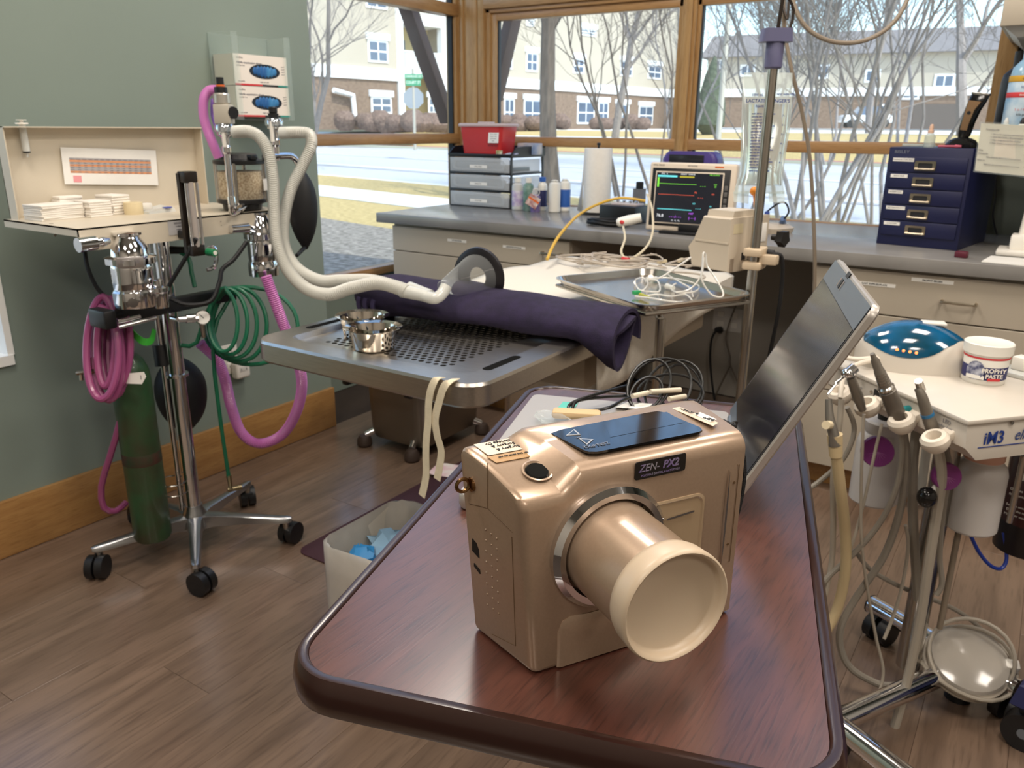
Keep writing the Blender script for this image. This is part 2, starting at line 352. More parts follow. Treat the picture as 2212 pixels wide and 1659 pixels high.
cabinet(-.68, 1.6, 'cream drawer base cabinet below the dark blue drawer set', [(zr, .858), (.40, zr), (.1, .40)],
        [[(-.68, .25), (.25, 1.6)], [(-.68, .25), (.25, 1.6)], [(-.68, .25), (.25, 1.6)]], [(-.208, .777, .05)],
        [(-.475, .808, .068, 'CAST SUPPLIES/PLATE'), (-.297, .838, .064, 'PROPHY BRUSH')])
# ------------------------------------------------------------------ outside: ground, road, buildings, trees
RDX = V((-.974, .225, 0)).normalized(); RDN = V((.225, .974, 0)).normalized()
GRASS = mat('dry_grass', '#c4ab72', .95, hex2='#a08c58', ns=14, det=8)
GRAVEL = mat('gravel_bed', '#a0978a', .95, hex2='#5d554b', ns=16, det=8, bump=.8, bs=30)
ROAD = mat('asphalt', '#b9babd', .9, noise=.12, ns=6, det=8)
CONC = mat('pale_concrete', '#dad7d0', .9, noise=.08, ns=8)
PAINTW = mat('road_paint', '#e8e6e0', .8, noise=.1, ns=10)
def strip(name, m, d0, z0, d1, z1, s0=-70, s1=80):
    a, b = RDX*s0, RDX*s1; mb = MB()
    n = 12
    for i in range(n):
        p = a.lerp(b, i/n); q = a.lerp(b, (i+1)/n)
        mb.quad(p+RDN*d0+V((0, 0, z0)), q+RDN*d0+V((0, 0, z0)), q+RDN*d1+V((0, 0, z1)), p+RDN*d1+V((0, 0, z1)))
    return struct(mb, name, m)
gz = .2

_g = MB(); _e = lambda x: (5.4-.225*x)/.974
_g.add([(-40, 4.03, gz), (5, 4.03, gz), (5, _e(5), gz), (-5, _e(-5), gz), (-20, _e(-20), gz), (-40, _e(-40), gz)], [(0, 1, 2, 3, 4, 5)])
_g.quad((-40, -8, gz), (-3.06, -8, gz), (-3.06, 4.03, gz), (-40, 4.03, gz))
struct(_g, 'ground_gravel', GRAVEL); strip('ground_lawn', GRASS, 5.4, gz, 7.1, gz); strip('ground_footpath', CONC, 7.1, gz+.01, 8.4, gz+.01)
strip('ground_verge', GRASS, 8.4, gz, 10.3, gz); strip('ground_kerb', CONC, 10.3, gz, 10.5, gz); strip('ground_road', ROAD, 10.5, gz-.06, 26.5, gz)
strip('ground_far_kerb', mat('red_kerb', '#a5565a', .8), 26.5, gz+.12, 26.7, gz+.14); strip('ground_far_verge', GRASS, 26.7, gz+.14, 30, .75); strip('ground_far_path', CONC, 30, .75, 31.5, .9)
strip('ground_far_lawn', GRASS, 31.5, .9, 40, 1.15); strip('ground_yard', CONC, 40, 1.15, 110, 1.6)
for d in (13.4, 13.75, 18.5, 22.6): strip('road_line', PAINTW, d, gz-.03+.02, d+.13, gz-.03+.02, -70, 80)
# facade of the apartment block: plane through two measured bays
A = CAM+_ray(690, 276)*45.0; B = CAM+_ray(1215, 276)*60.5
A.z = B.z = 1.1
FE = (B-A).normalized(); FN = V((FE.y, -FE.x, 0))          # along the front, and out towards the street
if FN.dot(CAM-A) < 0: FN = -FN
def fp(px, py):
    p = PLN(px, py, A, FN); return (p-A).dot(FE), p.z-1.1
FM = frame(A, FE, FN)          # local x along the front, y up (or down), z towards the viewer
FUP = 1 if (FM.to_3x3()@V((0, 1, 0))).z > 0 else -1
def fbox(mb, s0, s1, h0, h1, d0, d1): mb.M = FM; mb.box(min(s0, s1), max(s0, s1), min(h0*FUP, h1*FUP), max(h0*FUP, h1*FUP), d0, d1); return mb
SID = mat('cream_siding', '#b0a797', .8, noise=.05, ns=.6); BRK = mat('brown_brick_front', '#84705f', .9, hex2='#6d5a4c', ns=5, det=8, stretch=(1, 1, 3))
YEL = mat('yellow_render', '#b5a578', .85, noise=.04, ns=1); TRIMW = mat('white_trim', '#e4e6e6', .6)
PANE = mat('house_glass', '#5b6b80', .12, noise=.3, ns=.8); ROOF = mat('grey_shingle', '#7e7977', .9, noise=.15, ns=4)
ap = thing('apartment_block', 'long cream apartment block with brown brick ground floor across the road', 'building', A)
sE = fp(1470, 200)[0]
hb = fp(720, 163)[1]
part(fbox(MB(), -14, fp(858, 200)[0], 0, hb, -9, 0), 'brick_storey', BRK, ap)
part(fbox(MB(), fp(962, 200)[0], sE, 0, hb, -9, 0), 'brick_storey', BRK, ap)
part(fbox(MB(), -14, fp(858, 100)[0], hb, 13, -9, 0), 'siding_wall', SID, ap)
part(fbox(MB(), fp(962, 100)[0], sE, hb, 10.5, -9, 0), 'siding_wall', SID, ap)
part(fbox(MB(), fp(858, 100)[0], fp(962, 100)[0], 0, 13, -9, -1.6), 'balcony_wall', YEL, ap)
for s0, s1 in ((-14, fp(858, 100)[0]), (fp(962, 100)[0], sE)): part(fbox(MB(), s0, s1, hb-.1, hb+.55, 0, .12), 'trim_band', TRIMW, ap)
for px in (862, 860+97): part(fbox(MB(), fp(px, 100)[0]-.22, fp(px, 100)[0]+.22, 0, 13, -.3, .15), 'corner_board', TRIMW, ap)
def fwin(px0, px1, py0, py1, head=True, depth=0):
    s0, h1 = fp(px0, py0); s1, h0 = fp(px1, py1)
    m = fbox(MB(), s0, s1, h0, h1, depth, depth+.06); w_ = part(m, 'window', TRIMW, ap)
    cx, cy = (s0+s1)/2, (h0+h1)/2; g = .12
    for a, b in ((s0+g, cx-.05), (cx+.05, s1-g)):
        for c, d in ((h0+g, cy-.05), (cy+.05, h1-g)): part(fbox(MB(), a, b, c, d, depth+.05, depth+.075), 'pane', PANE, w_)
    if head: part(fbox(MB(), s0-.12, s1+.12, h1, h1+.35, depth, depth+.14), 'window_head', TRIMW, w_)
for a in ((793, 838, 84, 137), (800, 846, 208, 246), (788, 836, -30, 22), (924, 946, 210, 246), (1088, 1110, 212, 272), (1131, 1166, 214, 274), (1247, 1282, 218, 268), (1292, 1312, 220, 268),
          (1082, 1106, 108, 150), (1136, 1160, 112, 156), (1238, 1260, 125, 160), (1254, 1286, 60, 80), (1330, 1356, 224, 268), (1380, 1408, 228, 270), (1340, 1364, 130, 166), (1400, 1426, 140, 172), (1136, 1153, 40, 58)):
    fwin(*a)
for y0, y1 in ((112, 152), (22, 42)):
    s0, s1 = fp(866, 120)[0], fp(958, 120)[0]; h1 = fp(910, y0)[1]; h0 = fp(910, y1)[1]
    part(fbox(MB(), s0, s1, h0-.35, h0, -1.6, .1), 'balcony_slab', TRIMW, ap)
    rl = part(fbox(MB(), s0, s1, h1-.08, h1, -.02, .06), 'balcony_rail', TRIMW, ap)
    for k in range(26):
        s = s0+(s1-s0)*(k+.5)/26; part(fbox(MB(), s-.03, s+.03, h0, h1, 0, .04), 'baluster', TRIMW, rl)
s0 = fp(872, 90)[0]; part(fbox(MB(), s0, s0+1.4, fp(872, 150)[1], fp(872, 80)[1], -1.6, -1.5), 'balcony_door', PANE, ap)
rm = fbox(MB(), fp(962, 100)[0], sE+.5, 10.5, 10.8, -9.5, .6); part(rm, 'eaves', TRIMW, ap)
part(fbox(MB(), fp(1080, 100)[0], sE+.5, 10.8, 12.6, -8, -.6), 'roof', ROOF, ap)
g0 = fp(715, 220)[0]; part(MB().tube([FM@V((g0, FUP*fp(715, 195)[1], .3)), FM@V((g0+1.3, FUP*fp(725, 205)[1], .3)), FM@V((g0+1.4, FUP*.5, .3)), FM@V((g0+2.3, FUP*.25, .5))], .16, 6), 'downpipe', TRIMW, ap)
# second building, behind the bare trees on the right
C2 = CAM+_ray(1520, 270)*66; D2 = CAM+_ray(2150, 270)*58; C2.z = D2.z = 1.4
E2 = (D2-C2).normalized(); N2 = V((E2.y, -E2.x, 0)); N2 = N2 if N2.dot(CAM-C2) > 0 else -N2
FM2 = frame(C2, E2, N2); U2 = 1 if (FM2.to_3x3()@V((0, 1, 0))).z > 0 else -1
def gp(px, py): p = PLN(px, py, C2, N2); return (p-C2).dot(E2), p.z-1.4
def gbox(mb, s0, s1, h0, h1, d0, d1): mb.M = FM2; mb.box(min(s0, s1), max(s0, s1), min(h0*U2, h1*U2), max(h0*U2, h1*U2), d0, d1); return mb
ho = thing('town_house', 'grey roofed house with brick ground floor behind the bare shrubs', 'building', C2)
hw = (D2-C2).length+6
hb2, he2 = gp(1800, 205)[1], gp(1800, 118)[1]
part(gbox(MB(), 0, hw, 0, hb2, -9, 0), 'brick_storey', BRK, ho); part(gbox(MB(), 0, hw, hb2, he2, -9, 0), 'siding_wall', SID, ho)
part(gbox(MB(), 0, hw, hb2-.1, hb2+.5, 0, .15), 'trim_band', TRIMW, ho)
m = MB(FM2); hr = gp(1600, 62)[1]
m.loft([[(-.6, U2*he2, .6), (-.6, U2*hr, -4.5), (-.6, U2*he2, -9.6)], [(hw, U2*he2, .6), (hw, U2*hr, -4.5), (hw, U2*he2, -9.6)]]); part(m, 'roof', ROOF, ho)
for a in ((1545, 1566, 128, 150), (1600, 1630, 140, 165), (1650, 1680, 140, 166), (1870, 1900, 150, 178), (1950, 1985, 190, 215), (1760, 1790, 140, 170), (2020, 2060, 160, 190), (1900, 1920, 225, 262)):
    s0, h1 = gp(a[0], a[2]); s1, h0 = gp(a[1], a[3]); w_ = part(gbox(MB(), s0, s1, h0, h1, 0, .08), 'window', TRIMW, ho)
    part(gbox(MB(), s0+.15, (s0+s1)/2-.05, h0+.15, h1-.15, .07, .1), 'pane', PANE, w_); part(gbox(MB(), (s0+s1)/2+.05, s1-.15, h0+.15, h1-.15, .07, .1), 'pane', PANE, w_)
s0, h1 = gp(1975, 225); s1, h0 = gp(2075, 268); part(gbox(MB(), s0, s1, 0, h1, -.05, .04), 'garage_door', mat('dark_garage', '#5c534d', .8), ho)
# street furniture
p = Z(1553, 330, gz); LPX = mat('galvanised_post', '#b5afa2', .5, .4)
lb = CAM+_ray(1549, 330)*17.5; lb.z = gz
solo(MB().cyl(lb, lb+V((0, 0, 7)), .062, .05, 10), 'lamp_post', LPX, 'slim pale lamp post rising between the bare shrubs', 'lamp post')
sb = CAM+_ray(896, 300)*29; sb.z = .5
sgn = thing('street_sign', 'green street name plates above the back of a stop sign', 'sign', sb)
dn = (CAM-sb); dn.z = 0; dn.normalize(); sx = V((-dn.y, dn.x, 0))
part(MB().cyl(sb, sb+V((0, 0, 2.75)), .05, None, 8), 'post', LPX, sgn)
def spx(px, py): return PLN(px, py, sb+dn*.06, dn)
for (a, b, c, d), s in zip(((874, 912, 160, 170), (876, 909, 172, 185)), ('OAKRIDGE DR', 'COURT ST')):
    p0 = spx(a, d); p1 = spx(b, c); M = frame((p0+p1)/2, sx, dn); wd = abs((p1-p0).dot(sx)); ht = p1.z-p0.z
    q = part(MB(M).box(-wd/2, wd/2, -ht/2, ht/2, -.01, .01), 'name_plate', mat('sign_green', '#2b8a62', .5), sgn)
    txt(s, ht*.7, M@T(0, 0, .012), WHITE, q, sx=.75)
oc = spx(893, 212); M = frame(oc, sx, dn); part(MB(M).prism([(.38*cos(RD(22.5+45*i)), .38*sin(RD(22.5+45*i))) for i in range(8)], -.05, -.03), 'stop_plate', mat('sign_back_grey', '#9aa0a6', .4, .6), sgn)
# roof braces outside the corner
BRN = mat('brown_stained_beam', '#5a4440', .6, noise=.15, ns=4, stretch=(1, 1, .2))
for a, b, f, v in (((868, -20), (968, 262), X, -3.5), ((1117, 0), (1068, 215), Y, 4.45)):
    p, q = f(*a, v), f(*b, v); d = (q-p).normalized()
    solo(MB(frame(p, d, V((0, -1, 0)) if f is Y else V((1, 0, 0)))).rb(0, (q-p).length, -.032, .032, -.05, .05, .004), 'roof_brace', BRN, 'slanting brown timber brace outside the ' + ('left window' if f is X else 'middle window'), 'beam', 'roof braces outside the corner')
# bare trees -------------------------------------------------------
def tree(name, label, base, h, r0, stems, spread, depth, m, cat='tree', lean=None, seed=1, kids=3, group=None, tw=1.0, first=.3):
    rnd = random.Random(seed); t = thing(name, label, cat, base, group)
    trunk = MB(); tw_ = MB()
    def grow(p, d, L, r, lev, mb):
        pts = [p]; q = p; dd = d.copy(); n = 4 if lev > 1 else 6
        for i in range(n):
            dd = (dd+V((rnd.uniform(-1, 1), rnd.uniform(-1, 1), rnd.uniform(-.5, .9)))*(.24 if lev < 2 else .32)).normalized(); q = q+dd*L/n; pts.append(q)
        rr = [r*(1-.6*i/n) for i in range(n+1)]
        mb.tube(pts, rr, 7 if lev == 0 else (5 if lev < 2 else 3))
        if lev >= depth: return
        for k in range(kids+(1 if lev else 0)):
            i = rnd.uniform(first if lev == 0 else .25, 1)*n; j = min(int(i), n-1); s_ = pts[j].lerp(pts[j+1], i-j)
            ax = V((rnd.uniform(-1, 1), rnd.uniform(-1, 1), rnd.uniform(-.2, .7))).normalized()
            nd = ((pts[j+1]-pts[j]).normalized()*.75+ax*.7).normalized()
            grow(s_, nd, L*rnd.uniform(.45, .7)*tw, max(r*(1-.6*i/n)*.55, .003), lev+1, tw_)
    for k in range(stems):
        a = rnd.uniform(0, 2*pi) if stems > 1 else 0; d = V((cos(a)*spread, sin(a)*spread, 1))
        if lean: d += V(lean)
        grow(V(base)+V((cos(a), sin(a), 0))*(.12 if stems > 1 else 0), d.normalized(), h*rnd.uniform(.85, 1.1), r0*rnd.uniform(.7, 1.1), 0, trunk)
    part(trunk, 'trunk', m, t); part(tw_, 'branches', m, t, kind='stuff')
    return t
BARK = mat('grey_bark', '#6e6258', .9, noise=.35, ns=20, stretch=(1, 1, .25), bump=.6, bs=40); SILV = mat('silver_bark', '#8f8884', .85, noise=.3, ns=25, stretch=(1, 1, .3))
TWIG = mat('brown_twigs', '#8d8580', .9, noise=.2, ns=10)
b = Z(1196, 446, gz); tree('street_tree', 'thick grey trunk of the bare tree on the verge beside the red container', b, 5.5, .19, 1, 0, 4, BARK, seed=4, kids=5, first=.45, lean=(.03, 0, 0))
for i, (px, py, st, h, sd) in enumerate(((1745, 505, 5, 3.6, 11), (1690, 490, 4, 3.0, 23), (1800, 498, 5, 3.6, 35), (1610, 470, 3, 3.0, 8), (1900, 490, 5, 4.0, 52))):
    c = Z(px, py, gz); tree('bare_shrub', ['silver stemmed bare shrub fanning out behind the blue drawer set and hose', 'thin stemmed bare shrub behind the hanging fluid bag', 'many stemmed bare shrub leaning right beside the drawer set', 'thin bare sapling between monitor and fluid bag', 'tall twiggy bare shrub above the clippers'][i], c, h, .025, st, .42, 4, SILV, 'shrub', seed=sd, kids=4)
c = Z(1345, 425, gz); tree('bare_sapling', 'slim bare sapling outside beside the paper towel roll', c, 3.6, .028, 3, .25, 4, BARK, seed=17, kids=4)
c = Z(1420, 420, gz); tree('bare_sapling', 'slim bare sapling outside directly behind the patient monitor', c, 3.8, .03, 3, .3, 4, BARK, seed=29, kids=4)
c = CAM+_ray(648, 330)*24; c.z = .4; tree('bare_tree', 'fine twigged bare tree reaching across the left window', c, 6.5, .11, 3, .45, 4, TWIG, seed=5, kids=5, lean=(.15, .12, 0), first=.12)
c = CAM+_ray(2085, 275)*34; c.z = .8; tree('bare_tree', 'tall bare street tree far behind the hair clippers', c, 10, .3, 1, 0, 4, TWIG, seed=9, kids=5)
c = CAM+_ray(1880, 275)*40; c.z = .9; tree('bare_tree', 'broad bare tree in front of the grey roofed house', c, 9, .25, 1, 0, 4, TWIG, seed=41, kids=5)
c = CAM+_ray(1330, 275)*36; c.z = .9; tree('bare_tree', 'bare tree close to the brick front of the apartment block', c, 8, .2, 1, 0, 4, TWIG, seed=61, kids=5)
for i, (px, dd, hh, sd) in enumerate(((1640, 22, 5.5, 71), (1800, 24, 6, 83), (1960, 20, 5.5, 95), (1470, 24, 5.5, 97))):
    c = CAM+_ray(px, 275)*dd; c.z = .3; tree('pale_bare_tree', ('pale twiggy young tree across the road behind the fluid bag', 'pale twiggy young tree across the road right of the lamp post and hose', 'pale twiggy young tree across the road behind the clippers', 'pale twiggy young tree across the road behind the window mullion')[i], c, hh, .05, 2, .3, 4, SILV, seed=sd, kids=5)
c = CAM+_ray(1532, 275)*40; c.z = .9
solo(MB(T(*c)).lathe([(.2, 0), (.75, .6), (.7, 1.6), (.4, 2.9), (.05, 3.8)], 12), 'conifer', mat('conifer_green', '#56604f', .95, hex2='#3c4638', ns=6, bump=1, bs=6), 'narrow dark green conifer beside the lamp post', 'tree')
HEDG = mat('brown_hedge', '#7c685c', .95, hex2='#5c4a42', ns=9, bump=1, bs=9)
for px, dd, wd in ((785, 44, 2.2), (845, 44, 1.8), (880, 43, 1.0), (935, 45, 1.0), (1190, 55, 1.2), (1120, 52, 2.0), (1330, 58, 3)):
    c = CAM+_ray(px, 276)*dd; c.z = .9; rnd = random.Random(px)
    m = MB()
    for k in range(7): m.ball(c+V((rnd.uniform(-1, 1)*wd*.7, rnd.uniform(-1, 1)*.5, .45+rnd.uniform(0, .5))), .55, 1.2, 1, .9, 8, 6)
    solo(m, 'hedge_bush', HEDG, 'low brown leafless bush against the brick front of the apartment block', 'bush', 'bushes along the apartment block')
cb = CAM+_ray(1868, 272)*56; cb.z = 1.45
cr = thing('parked_car', 'white parked car half hidden by the bare shrubs', 'car', cb); M = T(*cb)@RZ(25)
CARW = mat('car_white', '#dfe3e6', .25, coat=.5)
part(MB(M).rb(-1.7, 1.7, -.8, .8, .35, .85, .12, 3), 'body', CARW, cr); part(MB(M).loft([[(-.9, -.72, .84), (1.0, -.72, .84), (1.0, .72, .84), (-.9, .72, .84)], [(-.5, -.62, 1.4), (.7, -.62, 1.4), (.7, .62, 1.4), (-.5, .62, 1.4)]]), 'cabin', PANE, cr)
for x in (-1.05, 1.05):
    for y in (-.8, .68): part(MB(M).cyl((x, y, .32), (x, y+.14, .32), .32, None, 14), 'wheel', BLACK, cr)
# ------------------------------------------------------------------ anaesthesia stand by the green wall
def D(px, py, w_): return CAM+_ray(px, py)*w_
CREAM = mat('cream_enamel', '#cfc4b0', .4, noise=.03, ns=8)
GRN = mat('green_hose', '#0f6244', .4); PURP = mat('magenta_hose', '#9a4a78', .35, coat=.3); PINKH = mat('pink_corrugated_hose', '#d07cc0', .4, alpha=.9, coat=.2)
WHOSE = mat('milky_corrugated_hose', '#cfcec6', .35, alpha=.82)
px0, py0 = -2.155, 1.40
an = thing('anesthesia_stand', 'chrome anesthesia stand with cream shelf on a five wheeled base', 'medical stand', (px0, py0, 0))
part(MB().lathe([(.022, .10), (.024, .105), (.024, 1.035), (.02, 1.04)], 20) if 0 else MB(T(px0, py0, 0)).lathe([(.024, .10), (.026, .12), (.024, .14), (.024, 1.035)], 22), 'pole', CHROME, an)
part(MB().cyl((px0-.03, py0-.022, .13), (px0-.03, py0-.022, 1.03), .009, None, 12), 'side_rod', CHROME, an)
part(MB(T(px0, py0, .585)).lathe([(.026, 0), (.034, 0), (.034, .008), (.026, .008)], 20), 'collar', CHROME, an)
part(MB(T(px0, py0, 0)).lathe([(.03, .075), (.05, .08), (.045, .1), (.03, .135), (.026, .15)], 22), 'hub', ALU, an)
for a in (-108, -36, 36, 108, 180):
    M = T(px0, py0, 0)@RZ(a); secs = []
    for s, w_, z0, z1 in ((.02, .06, .07, .118), (.06, .042, .078, .118), (.15, .034, .083, .112), (.27, .03, .082, .102), (.30, .026, .083, .1), (.31, .014, .085, .098)):
        secs.append([(s, -w_/2, z0), (s, w_/2, z0), (s, w_/2*.9, z1-.004), (s, w_/2*.55, z1), (s, -w_/2*.55, z1), (s, -w_/2*.9, z1-.004)])
    lg = part(MB(M).loft(secs), 'base_leg', ALU, an, ang=50)
    part(MB(M).cyl((.292, 0, .045), (.292, 0, .086), .012, None, 12), 'caster_stem', STEEL, lg)
    M2 = M@T(.292, 0, 0)@RZ(random.uniform(40, 80)); c = MB(M2)
    c.cyl((.018, -.026, .037), (.018, -.004, .037), .0365, None, 22); c.cyl((.018, .004, .037), (.018, .026, .037), .0365, None, 22); c.rb(-.016, .03, -.02, .02, .035, .062, .008)
    part(c, 'caster', BLACK, lg)
# shelf with back panel
s = MB(); xs0, xs1, ya, yb, zs = -2.42, -2.05, 1.105, 1.785, 1.066
s.box(xs0, xs1, ya, yb, zs-.004, zs); s.box(xs1-.003, xs1, ya, yb, zs-.058, zs); s.box(xs0, xs1, ya, ya+.003, zs-.02, zs); s.box(xs0, xs1, yb-.003, yb, zs-.03, zs)
sh = part(s, 'shelf', CREAM, an)
s = MB(); s.box(xs0-.003, xs0, ya+.02, yb-.02, zs-.02, 1.312); s.box(xs0-.003, xs0+.04, ya+.02, ya+.023, zs, 1.312); s.box(xs0-.003, xs0+.04, yb-.045, yb-.042, zs, 1.312); s.box(xs0-.003, xs0+.05, ya+.02, yb-.02, 1.309, 1.312)
part(s, 'back_panel', CREAM, an)
part(MB().box(xs1, xs1+.001, 1.36, 1.46, zs-.042, zs-.004), 'instruction_plate', mat('silver_label', '#b9b5b2', .5, noise=.05, ns=60), an)
txt('SERVICE RECORD', .008, frame((xs1+.0016, 1.41, zs-.01), (0, 1, 0), (1, 0, 0)), GREYINK, an)
for k, tx_ in enumerate(('isoflurane     2.0L/min', 'oxygen check  12 psi', '+ 2.5       11.2020')): txt(tx_, .006, frame((xs1+.0016, 1.41, zs-.018-.009*k), (0, 1, 0), (1, 0, 0)), GREYINK, an)
for dy in (.0, .012): part(MB().cyl((xs1-.001, 1.535, zs-.018-dy), (xs1+.001, 1.535, zs-.018-dy), .0015, None, 8), 'rivet', STEEL, an)
p = V((-2.22, 1.13, zs-.012)); part(MB().tube(sp([p+V((0, 0, .01)), p, p+V((.0, .006, -.008)), p+V((0, .008, -.016)), p+V((0, .002, -.022))], 4), .0025, 8).cyl(p, p+V((0, 0, .012)), .006), 'screw_hook', STEEL, an)
# black cross bar with hanging gear
part(MB().rb(-2.13, -2.095, 1.2, 1.60, .795, .835, .003), 'cross_bar', BLACK, an)
part(MB().rb(-2.11, -2.03, 1.13, 1.165, .80, .85, .006).cyl((-2.1, 1.15, .82), (-2.1, 1.22, .82), .01), 'hose_hook', BLACK, an)
part(MB().cyl((-2.04, 1.17, .80), (-2.02, 1.27, .81), .006).cyl((-2.04, 1.17, .815), (-2.03, 1.23, .82), .006), 'lock_rods', CHROME, an)
# vaporizers
def vap(c, r, label, h=.2, plate=True):
    M = T(*c); g = part(MB(M).lathe([(r*.7, 0), (r*.98, .004), (r, .02), (r, .045), (r*.93, .05), (r*.93, .052)], 30), 'vaporizer', CHROME, an, label)
    part(MB(M).lathe([(r*.9, .05), (r*.93, .06)]+[(r*(.93 if k % 2 else .945), .06+.006*k) for k in range(1, 9)]+[(r*.9, .116)], 30), 'ribbed_barrel', CHROME, g)
    part(MB(M).lathe([(r*.88, .116), (r*1.12, .12), (r*1.12, .136), (r*.85, .14), (r*.78, .165), (r*.55, .183), (r*.5, .19), (r*.62, .194), (r*.62, .2), (r*.3, .202)], 30), 'control_dome', CHROME, g)
    return g
v1 = vap((-2.03, 1.225, .848), .058, 'polished chrome vaporizer with a domed control cap')
M = T(-2.03, 1.225, .848); part(MB(M@RZ(-35)).rb(.052, .063, -.03, .035, .115, .143, .002), 'name_plate', mat('brushed_plate', '#a9a4a2', .35, .8), v1)
txt('FORANE', .012, frame(M@RZ(-35)@V((.0636, .002, .131)), RZ(-35)@V((0, 1, 0)), RZ(-35)@V((1, 0, 0))), GREYINK, v1)
part(MB(M@RZ(-40)).rb(.04, .064, -.018, .022, .006, .05, .004).cyl((.06, .002, .024), (.068, .002, .024), .013, None, 18), 'filler_block', CHROME, v1)
part(MB(M@RZ(20)).lathe([(0.001, 0)], 4) if 0 else MB(M@RZ(20)@T(.07, .01, 0)).lathe([(.018, 0), (.02, .01), (.02, .04), (.024, .045), (.024, .055), (.012, .06), (.012, .075), (.006, .078)], 18), 'filler_cup', CHROME, v1)
k1 = X(168, 530, -2.03); k2 = X(236, 520, -2.03)
part(MB().cyl(k1, k1.lerp(k2, .55), .0185, .018, 20).cyl(k1.lerp(k2, .5), k1.lerp(k2, .8), .011).cyl(k1.lerp(k2, .75), k2, .014, .008), 'outlet_fitting', CHROME, v1)
v2 = vap((-2.06, 1.685, .862), .047, 'second chrome vaporizer behind the white corrugated hoses', plate=False)
k1 = X(498, 495, -2.04); k2 = X(535, 492, -2.04); part(MB().cyl(k1, k2, .012, .015, 16).cyl(k2, V((-2.05, 1.66, 1.01)), .01), 'outlet_fitting', CHROME, v2)
part(MB(T(-2.045, 1.72, .98)).rb(-.004, .006, -.006, .012, 0, .03, .002), 'latch', mat('amber_latch', '#b07c1e', .4), v2)
# flowmeter
f0 = X(425, 370, -1.97); f1 = X(438, 556, -1.97); fy = (f0.y+f1.y)/2-.012
fm = part(MB().rb(-2.01, -1.975, fy-.018, fy+.022, f1.z+.004, f1.z+.035, .003).rb(-2.01, -1.975, fy-.018, fy+.022, f0.z-.03, f0.z, .003).box(-2.012, -2.0, fy-.02, fy+.02, f1.z+.01, f0.z-.005), 'flowmeter', mat('dark_bronze', '#2f2823', .35, .5), an)
part(MB().cyl((-1.985, fy, f1.z+.03), (-1.985, fy, f0.z-.028), .011, None, 16), 'flow_tube', mat('smoky_tube', '#a59c95', .1, coat=.5), fm)
part(MB().cyl((-1.978, fy+.018, f1.z+.034), (-1.978, fy+.018, f0.z-.03), .004).cyl((-1.978, fy-.016, f1.z+.034), (-1.978, fy-.016, f0.z-.03), .004), 'guard_rod', CHROME, fm)
part(MB().cyl((-1.975, fy+.03, f1.z+.012), (-1.945, fy+.03, f1.z+.012), .011, .01, 18), 'control_knob', mat('green_knob', '#1c7a4c', .4), fm)
part(MB().cyl((-1.945, fy+.03, f1.z+.012), (-1.943, fy+.03, f1.z+.012), .006), 'knob_cap', WHITE, fm)
part(MB().tube(sp([(-1.99, fy+.04, f1.z+.02), (-1.98, fy+.055, f1.z+.02), (-1.98, fy+.058, f1.z-.01), (-1.985, fy+.05, f1.z-.035), (-1.99, fy+.03, f1.z-.04)], 4), .006), 'flush_lever', CHROME, fm)
part(MB().rb(-2.06, -1.99, fy-.01, fy+.01, f1.z+.05, f1.z+.07, .003), 'mounting_arm', BLACK, fm)
# absorber canister
cc = V((-2.12, 1.675, 0))
ca = part(MB(T(cc.x, cc.y, 1.066)).lathe([(.05, 0), (.058, .004), (.06, .02), (.074, .024), (.074, .034), (.07, .036)], 32), 'absorber_base', BLACK, an)
part(MB(T(cc.x, cc.y, 1.1)).lathe([(.064, 0), (.066, .003), (.066, .082), (.064, .085)], 32), 'absorbent_granules', mat('soda_lime_granules', '#e0caa8', .9, hex2='#a3835f', ns=160, bump=.9, bs=150), an)
part(MB(T(cc.x, cc.y, 1.098)).lathe([(.070, 0), (.072, .002), (.072, .110), (.070, .112)], 32, False), 'canister_wall', ACRYL, an)
ld = part(MB(T(cc.x, cc.y, 1.205)).lathe([(.07, 0), (.077, .002), (.077, .012), (.06, .016), (.055, .03), (.03, .034)], 32).rb(-.075, .075, -.012, .012, .014, .03, .004), 'absorber_lid', BLACK, an)
for a in range(4):
    q = V((cc.x+.072*cos(RD(-50+90*a)), cc.y+.072*sin(RD(-50+90*a)), 0)); part(MB().cyl(q+V((0, 0, 1.09)), q+V((0, 0, 1.21)), .006), 'tie_rod', STEEL, an)
part(MB(frame((cc.x+.0655, cc.y+.035, 1.145), (-.45, .9, 0), (.9, .45, 0))).box(-.014, .014, -.017, .017, .004, .0065), 'date_sticker', PAPER, an)
# chrome breathing valves
def valve(px, zb, zt, x, s=1):
    q = X(px, 330, x); q.z = 0; M = T(q.x, q.y, 0)
    v = part(MB(M).lathe([(.009*s, zb), (.009*s, zt-.105), (.013, zt-.1), (.013, zt-.085), (.009, zt-.08), (.012, zt-.06), (.022, zt-.052), (.022, zt-.046)], 20), 'valve_tower', CHROME, an)
    part(MB(M).lathe([(.02, zt-.047), (.027, zt-.043), (.028, zt-.03), (.024, zt-.022), (.012, zt-.02)], 24), 'valve_dome', mat('valve_glass', '#cfd6dc', .05, .8), v)
    return q, v
t1 = X(490, 258, -2.01).z; qa, va = valve(490, 1.115, t1+.01, -2.01)
t2 = X(597, 240, -2.05).z; qb, vb = valve(597, 1.215, t2, -2.05)
part(MB().tube(sp([V((qa.x, qa.y, 1.12)), V((qa.x+.003, qa.y, 1.085)), V((qa.x-.02, qa.y+.02, 1.075)), V((-2.08, 1.655, 1.085))], 5), .012, 14), 'drop_tube', CHROME, an)
part(MB(T(qa.x+.012, qa.y-.014, 0)).lathe([(.006, t1-.075), (.006, t1-.03)], 10), 'valve_pin', WHITE, an)
